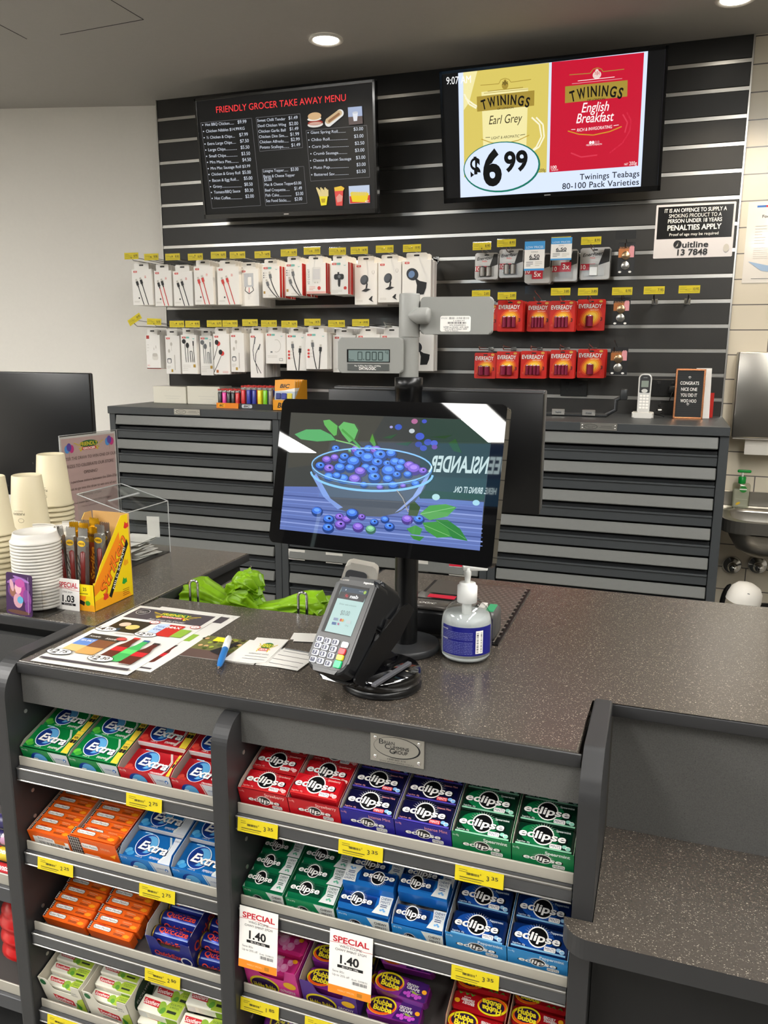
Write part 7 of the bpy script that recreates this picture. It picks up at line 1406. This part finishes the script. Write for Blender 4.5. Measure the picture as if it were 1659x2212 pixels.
def lighter_tray(px0,px1,y0,cols,hl,hx,lab,txt,tc,rows=3):
    A=ony(px0,883,y0);B=ony(px1,883,y0); w=B.x-A.x; n=len(cols); r=root('lighter_tray',lab,'tray',T((A.x+B.x)/2,y0,KT)); b=MB(); mo=c(hx,.45); b.box(-w/2,w/2,0,.03*rows+.005,0,.003,mo); b.box(-w/2,w/2,-.001,.001,0,.024,mo); b.box(-w/2,-w/2+.002,0,.03*rows,0,.02,mo); b.box(w/2-.002,w/2,0,.03*rows,0,.02,mo); p=Pr(b,(0,.012,0),X3,Z3); 
    p=Pr(b,(0,-.001,.012),X3,Z3,.0003); p.rrect(-w*.42,-.008,w*.32,.016,tc[1],.006); p.txt('BIC',-w*.26,0,.009,tc[0],w=w*.2,b=.05,sh=.25); b.build('tray',r)
    for j in range(rows):
        for i,cc in enumerate(cols):
            if j: cc=random.choice(cols)
            nm={'#17181a':'black','#e0359a':'pink','#d02020':'red','#1f2f9a':'blue','#f0d81a':'yellow','#7ac81a':'green','#8a7f76':'grey'}[cc]
            q=root('lighter',f'{nm} lighter, {ORD[i]} from the wrapped boxes in the {"front" if j==0 else ("second","third")[j-1]} row of the {txt}','lighter',T((A.x+B.x)/2-w/2+w*(i+.5)/n,y0+.016+.029*j,KT+.0035),f'lighters in the {txt}'); lighter(q,cc,hl)
lighter_tray(468,515,3.235,['#17181a','#e0359a','#17181a','#17181a','#d02020'],.082,'#f08a1a','orange lighter tray next to the wrapped white boxes','orange tray',(m_k,c('#f3a81a',.45)))
lighter_tray(517,588,3.225,['#d02020','#1f2f9a','#1f2f9a','#f0d81a','#7ac81a','#8a7f76'],.100,'#202226','black lighter tray between the orange tray and the yellow pen box','black tray',(m_k,c('#c9ccd0',.4)))
A=ony(590,890,3.20);B=ony(637,890,3.20); h=ony(590,822,3.20).z-KT; w=B.x-A.x; r=root('pen_box','yellow open display box of pen cards beside the black lighter tray','carton',T(A.x+w/2,3.20,KT)); m_ob=c('#f0a018',.45); b=MB(); b.box(-w/2,w/2,0,.001,0,h*.36,m_ob); b.box(-w/2,w/2,0,.13,0,.002,m_ob); b.box(-w/2,w/2,.129,.13,0,h,m_ob)
for s_ in (-1,1): b.M=Matrix(((0,0,1,s_*w/2-.0005),(1,0,0,0),(0,1,0,0),(0,0,0,1))); b.prism([(0,0),(.13,0),(.13,h),(.085,h),(0,h*.36)],0,.001,c('#c98a1a',.45)); b.M=Matrix()
p=Pr(b,(-w/2,0,0),X3,Z3,.0003); p.txt('BIC',w*.45,h*.18,h*.16,m_k,w=w*.5,b=.05,sh=.25); b.build('box',r)
for j in range(5):
    lab=f'blue and orange pen card, {ordn(j)} in the yellow pen box'; Mx=T(A.x+w/2,3.204+.022*j,KT+.003)@R(PI/2-.10,'X')
    if j==0:
        q0=root('pen_card',lab,'pen pack',Mx,'pen cards in the yellow box'); b=MB(); W2=w*.92; b.box(-W2/2,W2/2,0,h*1.0,-.0015,0,c('#b9c4d2',.3)); p=Pr(b,(-W2/2,0,0),X3,Y3,.0003); p.rect(0,h*.62,W2,h*.38,c('#f0a21c',.4)); p.poly([(0,h*.62),(W2,h*.62),(W2,h*.74),(W2*.5,h*.66)],m_pw); p.txt('BIC',W2*.5,h*.80,h*.12,m_k,w=W2*.5,b=.05,sh=.25); b.build('card',q0); b=MB()
        for i in range(3): b.box(-W2*.42+W2*.28*i,-W2*.42+W2*.28*i+W2*.24,h*.36,h*.56,0,.006,c(('#1f2f7a','#2a3a9a','#d8c83a')[i],.4),.002)
        b.build('pens',q0)
    else: dup(q0,Mx,lab)
# phone
P=ony(1388,897,3.42); ph=root('cordless_phone','silver cordless phone handset standing in its charging base','phone',T(P.x,3.45,KT)); m_sv=c('#c9c8c4',.3,.3)
b=MB(); b.prism(rounded([(-.043,-.035),(.043,-.035),(.038,.045),(-.038,.045)],.01),0,.022,c('#e2e0da',.35),.004,2); b.build('charging_base',ph)
b=MB(T(0,.0,.018)@R(PI/2-.16,'X')); o=rounded([(-.024,0),(.024,0),(.026,.16),(-.026,.16)],[.006,.006,.018,.018],6); b.prism(o,-.022,0,m_sv,.004,3); b.prism(rounded([(-.020,.082),(.020,.082),(.021,.154),(-.021,.154)],[.004,.004,.014,.014]),-.001,.0012,m_k); p=Pr(b,(0,0,.0012),X3,Y3,.0003); p.rect(-.014,.105,.028,.026,c('#7f8a80',.3)); p.ell(0,.09,.012,.008,m_sv,14); p.rect(-.008,.142,.016,.003,m_g)
for i in range(5):
    for j in range(3): p.rrect(-.017+.0125*j,.066-.012*i,.010,.008,m_pw,.002)
b.build('handset',ph)
b=MB(); pts=[(.05+.02*math.cos(a)*(1-.03*i),.0+.012*math.sin(a),.006+.002*i) for i,a in enumerate([k*.7 for k in range(30)])]; b.tube(pts,.0022,m_k,6); pts2=[pts[-1],(.085,.12,.06),(.105,.170,.13),(.105,.178,.16)]; b.tube(pts2,.0022,m_k,6); b.box(.045,.06,-.018,.0,.03,.036,m_pw,.002); b.build('charger_cord',M=T(P.x+.012,3.45,KT),label='coiled black charger cord with a white tie beside the phone base',cat='cord')
def outlet(px,py,lab,w=.115):
    P=ony(px,py,D-.001); M=frame((P.x,D-.0095,P.z),X3,Z3); b=MB(); b.box(-w/2,w/2,-.036,.036,-.0085,.0,c('#191919',.35),.002); p=Pr(b,(0,0,0),X3,Y3,.0003)
    r=root('power_outlet',lab,'outlet',M); 
    for x in (-w*.25,w*.25):
        for a in (.5,2.64,4.71): p.rect(x+.009*math.cos(a)-.0012,-.008+.009*math.sin(a)-.004,.0024,.008,c('#050505',.6))
    b.build('faceplate',r)
    for x in (-w*.25,w*.25): b=MB(); b.box(x-.007,x+.007,.014,.026,0,.004,c('#2f2f30',.25),.001); b.build('switch',r)
    return M
outlet(1240,838,'black double power outlet on the slat wall beside the cashier screen'); M=outlet(1438,838,'black double power outlet on the slat wall behind the letter board')
b=MB(); b.box(.012,.046,-.022,.010,.001,.045,c('#1b1b1c',.4),.004,2); b.build('power_adapter',M=M,label='black plug adapter in the outlet beside the letter board',cat='adapter')
# letter board
P=ony(1485,904,3.45); lb=root('letter_board','small black letter board with a copper frame reading congrats, on the cabinet','sign',T(P.x,3.44,KT)@R(-.06,'X')@R(.08,'Z')); w,h=.112,.198; b=MB(R(PI/2,'X')); b.box(-w/2,w/2,0,h,-.018,-.004,c('#222324',.6)); m_cu=c('#d89468',.25,.85); t=.007
for q in ((-w/2,-w/2+t,0,h),(w/2-t,w/2,0,h),(-w/2,w/2,0,t),(-w/2,w/2,h-t,h)): b.box(*q,-.02,0,m_cu,.001)
b.build('frame',lb); b=MB(); p=Pr(b,(0,-.0,0),X3,Z3,.0004,-.0036); 
for i in range(22): p.L=-.0038; p.rect(-w/2+t,.012+.0084*i,w-2*t,.0008,c('#0f0f10',.6))
p.L=-.003
for t_,yy,ww in (('CONGRATS',.142,.070),('NICE ONE',.118,.060),('YOU DID IT',.095,.062),('WOO HOO',.072,.060)): p.txt(t_,-.002,yy,.0125,m_pw,w=ww,b=.02)
for yy in (.160,.054): p.txt('*',-.003,yy,.016,m_pw,b=.05)
b.build('letters',lb)
P=ony(1522,902,3.50); b=MB(); b.box(-.030,.030,-.001,.001,0,.200,m_pw); b.build('white_card',M=T(P.x-.012,3.500,KT)@R(.25,'Z')@R(-.08,'X'),label='white card leaning behind the copper framed letter board',cat='card'); b=MB(); b.box(-.02,.02,-.004,.004,0,.10,c('#c8281e',.4)); b.build('red_packet',M=T(P.x+.012,3.56,KT),label='red packet mostly hidden behind the white card and letter board',cat='packet')
# flat bar tool and lock plates
b=MB(); A=ony(1110,896,3.42);B=ony(1312,896,3.42); mt=c('#3a3c3e',.4,.4); b.box(A.x,B.x,3.40,3.45,KT,KT+.012,mt,.003); b.tube([(B.x-.01,3.425,KT+.006),(B.x+.03,3.425,KT+.03),(B.x+.03,3.425,KT+.07),(B.x+.06,3.425,KT+.085)],.009,mt,8); b.lathe([(0,0)],mt,8,False) if 0 else b.box(B.x+.045,B.x+.075,3.412,3.438,KT+.07,KT+.115,mt,.006,2); b.build('folding_bracket',label='dark grey metal bracket with a raised handle lying along the cabinet top',cat='bracket')
for px,lab in ((1206,'silver latch plate on the dark bracket nearer the cashier screen'),(1272,'silver latch plate on the dark bracket nearer its raised handle')):
    P=ony(px,888,3.395); M=frame((P.x,3.394,KT+.017),X3,Z3); b=MB(); b.box(-.026,.026,-.012,.012,0,.003,c('#c9c7c2',.25,.8),.001); b.lathe([(.004,.003),(.004,.008),(0,.008)],m_g,10); b.box(-.012,.012,-.003,.003,.003,.006,m_g,.001); b.build('latch_plate',M=M,label=lab,cat='latch')
# ---------------------------------------------------------------- signs and wash corner at the right
A=ony(1419,445,D-.002);B=ony(1581,552,D-.002); w,h=.302,.210; M=frame((.053,D-.0025,1.979),X3,Z3); b=MB(); b.prism(rounded([(-w/2,-h/2),(w/2,-h/2),(w/2,h/2),(-w/2,h/2)],.004),-.001,0,c('#e6e2e4',.15,coat=1)); p=Pr(b,(-w/2,-h/2,0),X3,Y3,.0004); p.rect(.008,h*.36,w-.016,h*.60,c('#161616',.2))
for t_,yy,hh,ww,bb in (('IT IS AN OFFENCE TO SUPPLY A',.885,.068,.78,.03),('SMOKING PRODUCT TO A',.785,.068,.66,.03),('PERSON UNDER 18 YEARS',.69,.068,.68,.03),('PENALTIES APPLY',.565,.092,.68,.05),('Proof of age may be required',.44,.05,.62,.01)): p.txt(t_,w*.5,h*yy,h*hh,m_pw,w=w*ww,b=bb)
p.txt('uitline',w*.53,h*.245,h*.105,m_k,w=w*.33,b=.04); p.ell(w*.305,h*.255,.016,.016,m_k,20); p.line([(w*.285,h*.20),(w*.33,h*.31)],.005,m_pw); p.poly([(w*.32,h*.31),(w*.345,h*.30),(w*.335,h*.2),(w*.325,h*.2)],m_k); p.txt('13 7848',w*.50,h*.105,h*.105,m_k,w=w*.38,b=.04); p.ell(w*.92,h*.16,.011,.016,m_lg,14); b.build('notice_sign',M=M,label='black and white smoking age notice sign on the slat wall corner',cat='sign')
M=frame((.385,D+.0100,1.925),X3,Z3); b=MB(); w,h=.27,.31; b.box(-w/2,w/2,-h/2,h/2,-.001,0,c('#e6e0d8',.2,coat=.6)); p=Pr(b,(-w/2,-h/2,0),X3,Y3,.0004); p.rect(w*.12,h*.93,w*.12,h*.025,c('#2f6fc0',.4)); p.rect(w*.24,h*.93,w*.12,h*.025,c('#d0303a',.4)); p.rect(w*.36,h*.93,w*.5,h*.025,c('#e08a3a',.4)); p.txt('Food Business Licence',w*.5,h*.82,h*.035,c('#55504a',.5),w=w*.6,b=.03); p.lines(w*.12,h*.70,w*.16,7,h*.035,h*.006,m_lg); p.lines(w*.45,h*.70,w*.4,7,h*.035,h*.006,m_lg,5); p.lines(w*.12,h*.43,w*.7,6,h*.025,h*.004,m_lg,9); p.poly([(w*.06,h*.27),(w*.25,h*.15),(w*.6,h*.1),(w*.6,h*.17),(w*.3,h*.22)],c('#9fb9d8',.4)); p.rect(w*.12,h*.05,w*.3,h*.006,m_g); b.build('licence_notice',M=M,label='laminated food licence notice on the white tiles at the photo edge',cat='notice')
m_st=c('#a8a49c',.28,.9)
A=ony(1597,760,3.53);B=ony(1584,945,3.53); pd=root('towel_dispenser','steel paper towel dispenser on the white tiles above the sink','dispenser',T(A.x+.14,3.53,B.z)); h=A.z-B.z; b=MB(); b.box(-.14,.14,0,.128,0,h,m_st,.006,2); b.build('steel_case',pd); b=MB(); b.box(-.135,.135,.01,.11,-.006,0,c('#cfc9c0',.4)); b.build('slot_lip',pd); b=MB(T(0,.04,-.062)@R(.1,'X')); b.box(-.085,.14,0,.002,0,.06,c('#e9e4da',.6)); b.box(-.085,.14,-.006,-.004,-.008,.03,c('#e9e4da',.6)); b.build('paper_towel',pd,label='white paper towel hanging out')
sk=root('hand_basin','stainless steel wall hand basin with a rounded bowl at the photo edge','sink',T(.46,3.46,.86)); w=.225
b=MB(); o=rounded([(-w,-.19),(w,-.19),(w,.198),(-w,.198)],[.10,.10,0,0],8); oi=rounded([(-w+.035,-.155),(w-.035,-.155),(w-.035,.08),(-w+.035,.08)],[.08,.08,.03,.03],6)
bm=bmesh.new(); n=len(o)
b.prism(o,-.050,-.046,m_st); 
for P1,P2 in zip(o,o[1:]+o[:1]): b.add([(P1[0],P1[1],-.05),(P2[0],P2[1],-.05),(P2[0],P2[1],0),(P1[0],P1[1],0)],[(0,1,2,3)],m_st)
# rim: bridge outer and inner outline by angle
def ang(pts,cx,cy,k=48):
    res=[]
    for i in range(k):
        a=2*PI*i/k; dx,dy=math.cos(a),math.sin(a); best=None
        for (x0,y0),(x1,y1) in zip(pts,pts[1:]+pts[:1]):
            ex,ey=x1-x0,y1-y0; den=dx*ey-dy*ex
            if abs(den)<1e-9: continue
            t=((x0-cx)*ey-(y0-cy)*ex)/den; u=((x0-cx)*dy-(y0-cy)*dx)/den
            if t>0 and -1e-6<=u<=1+1e-6 and (best is None or t>best): best=t
        res.append((cx+dx*best,cy+dy*best))
    return res
ao,ai=ang(o,0,-.04),ang(oi,0,-.04); k=48; rings=[(ao,0),(ai,0),(ai,-.008)]+[([(x*s_,-.04+(y+.04)*s_) for x,y in ai],z) for s_,z in ((.93,-.06),(.8,-.10),(.55,-.125),(.2,-.132))]
vs=[(x,y,z) for r_,z in rings for x,y in r_]; fs=[(i*k+j,i*k+(j+1)%k,(i+1)*k+(j+1)%k,(i+1)*k+j) for i in range(len(rings)-1) for j in range(k)]; b.add(vs,fs,m_st,True)
rr_=[([(x*s_,-.04+(y+.04)*s_) for x,y in ai],z) for s_,z in ((1.03,-.05),(1.0,-.08),(.86,-.125),(.6,-.152),(.2,-.16),(.01,-.16))]; vs=[(x,y,z) for r_,z in rr_ for x,y in r_]; fs=[(i*k+j,(i+1)*k+j,(i+1)*k+(j+1)%k,i*k+(j+1)%k) for i in range(5) for j in range(k)]; b.add(vs,fs,m_st,True); b.build('bowl',sk)
b=MB(); b.box(-w,w,.185,.199,0,.060,m_st,.002); b.build('splashback',sk)
so=root('soap_bottle','clear hand soap bottle with a green pump on the basin edge','bottle',T(.315,3.585,.8605)); b=MB(); b.box(-.034,.034,-.02,.02,0,.105,glass('#eef0e8',.04,.12),.010,3); b.box(-.030,.030,-.017,.017,.003,.08,c('#e6e6da',.3,alpha=.45),.008,2); b.build('bottle_body',so); b=MB(); b.lathe([(.013,.103),(.015,.108),(.015,.130),(.012,.132)],c('#129a3c',.35),16); b.lathe([(.004,.13),(.004,.15)],m_pw,10); b.box(-.02,.032,-.006,.006,.148,.160,c('#129a3c',.35),.004,2); b.build('green_pump',so); b=MB(); p=Pr(b,(0,-.0203,0),X3,Z3,.0003); p.ell(.006,.082,.014,.014,c('#2f8a3a',.4),18); p.rect(-.008,.079,.028,.005,m_pw); p.ell(-.010,.022,.010,.005,c('#d8b02a',.4),12,.6); p.rect(-.02,.04,.045,.001,m_lg); b.build('printed_label',so)
for px,lab in ((1583,'chrome round tap rose under the basin nearer the cabinet'),(1639,'chrome round tap rose under the basin at the photo edge')):
    P=ony(px,1226,3.61); b=MB(T(P.x,D+.008,P.z)@R(PI/2,'X')); b.lathe([(.040,.0),(.040,.004),(.034,.012),(.018,.016),(.014,.05),(.016,.052),(.016,.066),(0,.068)],m_chrome,24); b.build('tap_fitting',M=None,label=lab,cat='tap')
bg=root('black_bag','black soft bag standing under the basin at the photo edge','bag',T(.44,3.30,0)); b=MB(); n=20; prof=[(.0,.0),(.15,.0),(.17,.1),(.165,.35),(.14,.50),(.08,.53),(0,.545)]; b.M=Matrix.Diagonal((1,.65,1,1)); b.lathe(prof,c('#141415',.5,bump=.6,nscale=14),24); b.build('body',bg); b=MB(); b.tube([(-.10+.02*math.cos(a)-.05*math.sin(a/1.0)*0,-.05,.46+.0*a) if 0 else (-.15-.03*math.sin(a),.02,.50+.095*math.cos(a)) for a in [PI*i/10 for i in range(11)]],.010,c('#0d0d0e',.4),8); b.build('strap',bg)
b=MB(T(.325,3.18,.592)@R(.25,'Y')); b.lathe([(.062,-.02),(.062,.0),(.056,.03),(.040,.050),(.018,.059),(0,.060)],c('#dcd8d0',.5),28); b.tube([(-.061,.0,.004),(-.045,.0,.047),(0,.0,.0605),(.045,0,.047),(.061,0,.004)],.0012,m_lg,6); p=Pr(b,(0,-.055,.03),X3,Z3); p.rect(-.004,-.006,.008,.010,m_g); b.build('baseball_hat',label='white rounded cap lying on the black bag below the basin',cat='cap')
# ---------------------------------------------------------------- drinks fridge opposite the counter, seen mirrored in the customer screen
fr=root('drinks_fridge','tall dark drinks fridge opposite the counter, mirrored in the customer screen','fridge',T(-2.2,-1.80,0)); b=MB(); b.box(-.75,.75,-.62,0,0,2.03,c('#1c1d1f',.3),.01); b.build('body',fr)
b=MB(); b.box(-.70,-.02,0,.02,.12,1.96,m_gl,.003); b.box(.02,.70,0,.02,.12,1.96,m_gl,.003); b.build('glass_doors',fr); b=MB(); b.box(-.735,-.715,0,.012,.12,1.96,em('#cfe8e4',1.2)); b.build('light_strip',fr)
b=MB(); b.box(-.75,.75,-.3,.04,2.05,2.44,c('#222326',.4)); b.box(-.73,.73,.04,.045,2.06,2.43,em('#1d4f86',2.6)); p=Pr(b,(0,.045,2.06),(-1,0,0),Z3,.0006); wt_=em('#cfe6ea',11)
p.rect(-.73,.0,1.46,.16,em('#2a6a94',2.8)); p.txt('QUEENSLANDER',-.335,.24,.095,wt_,w=.58,b=.05); p.txt('HERE. BRING IT ON.',-.375,.088,.035,wt_,w=.27,b=.04); b.build('lit_header',fr)
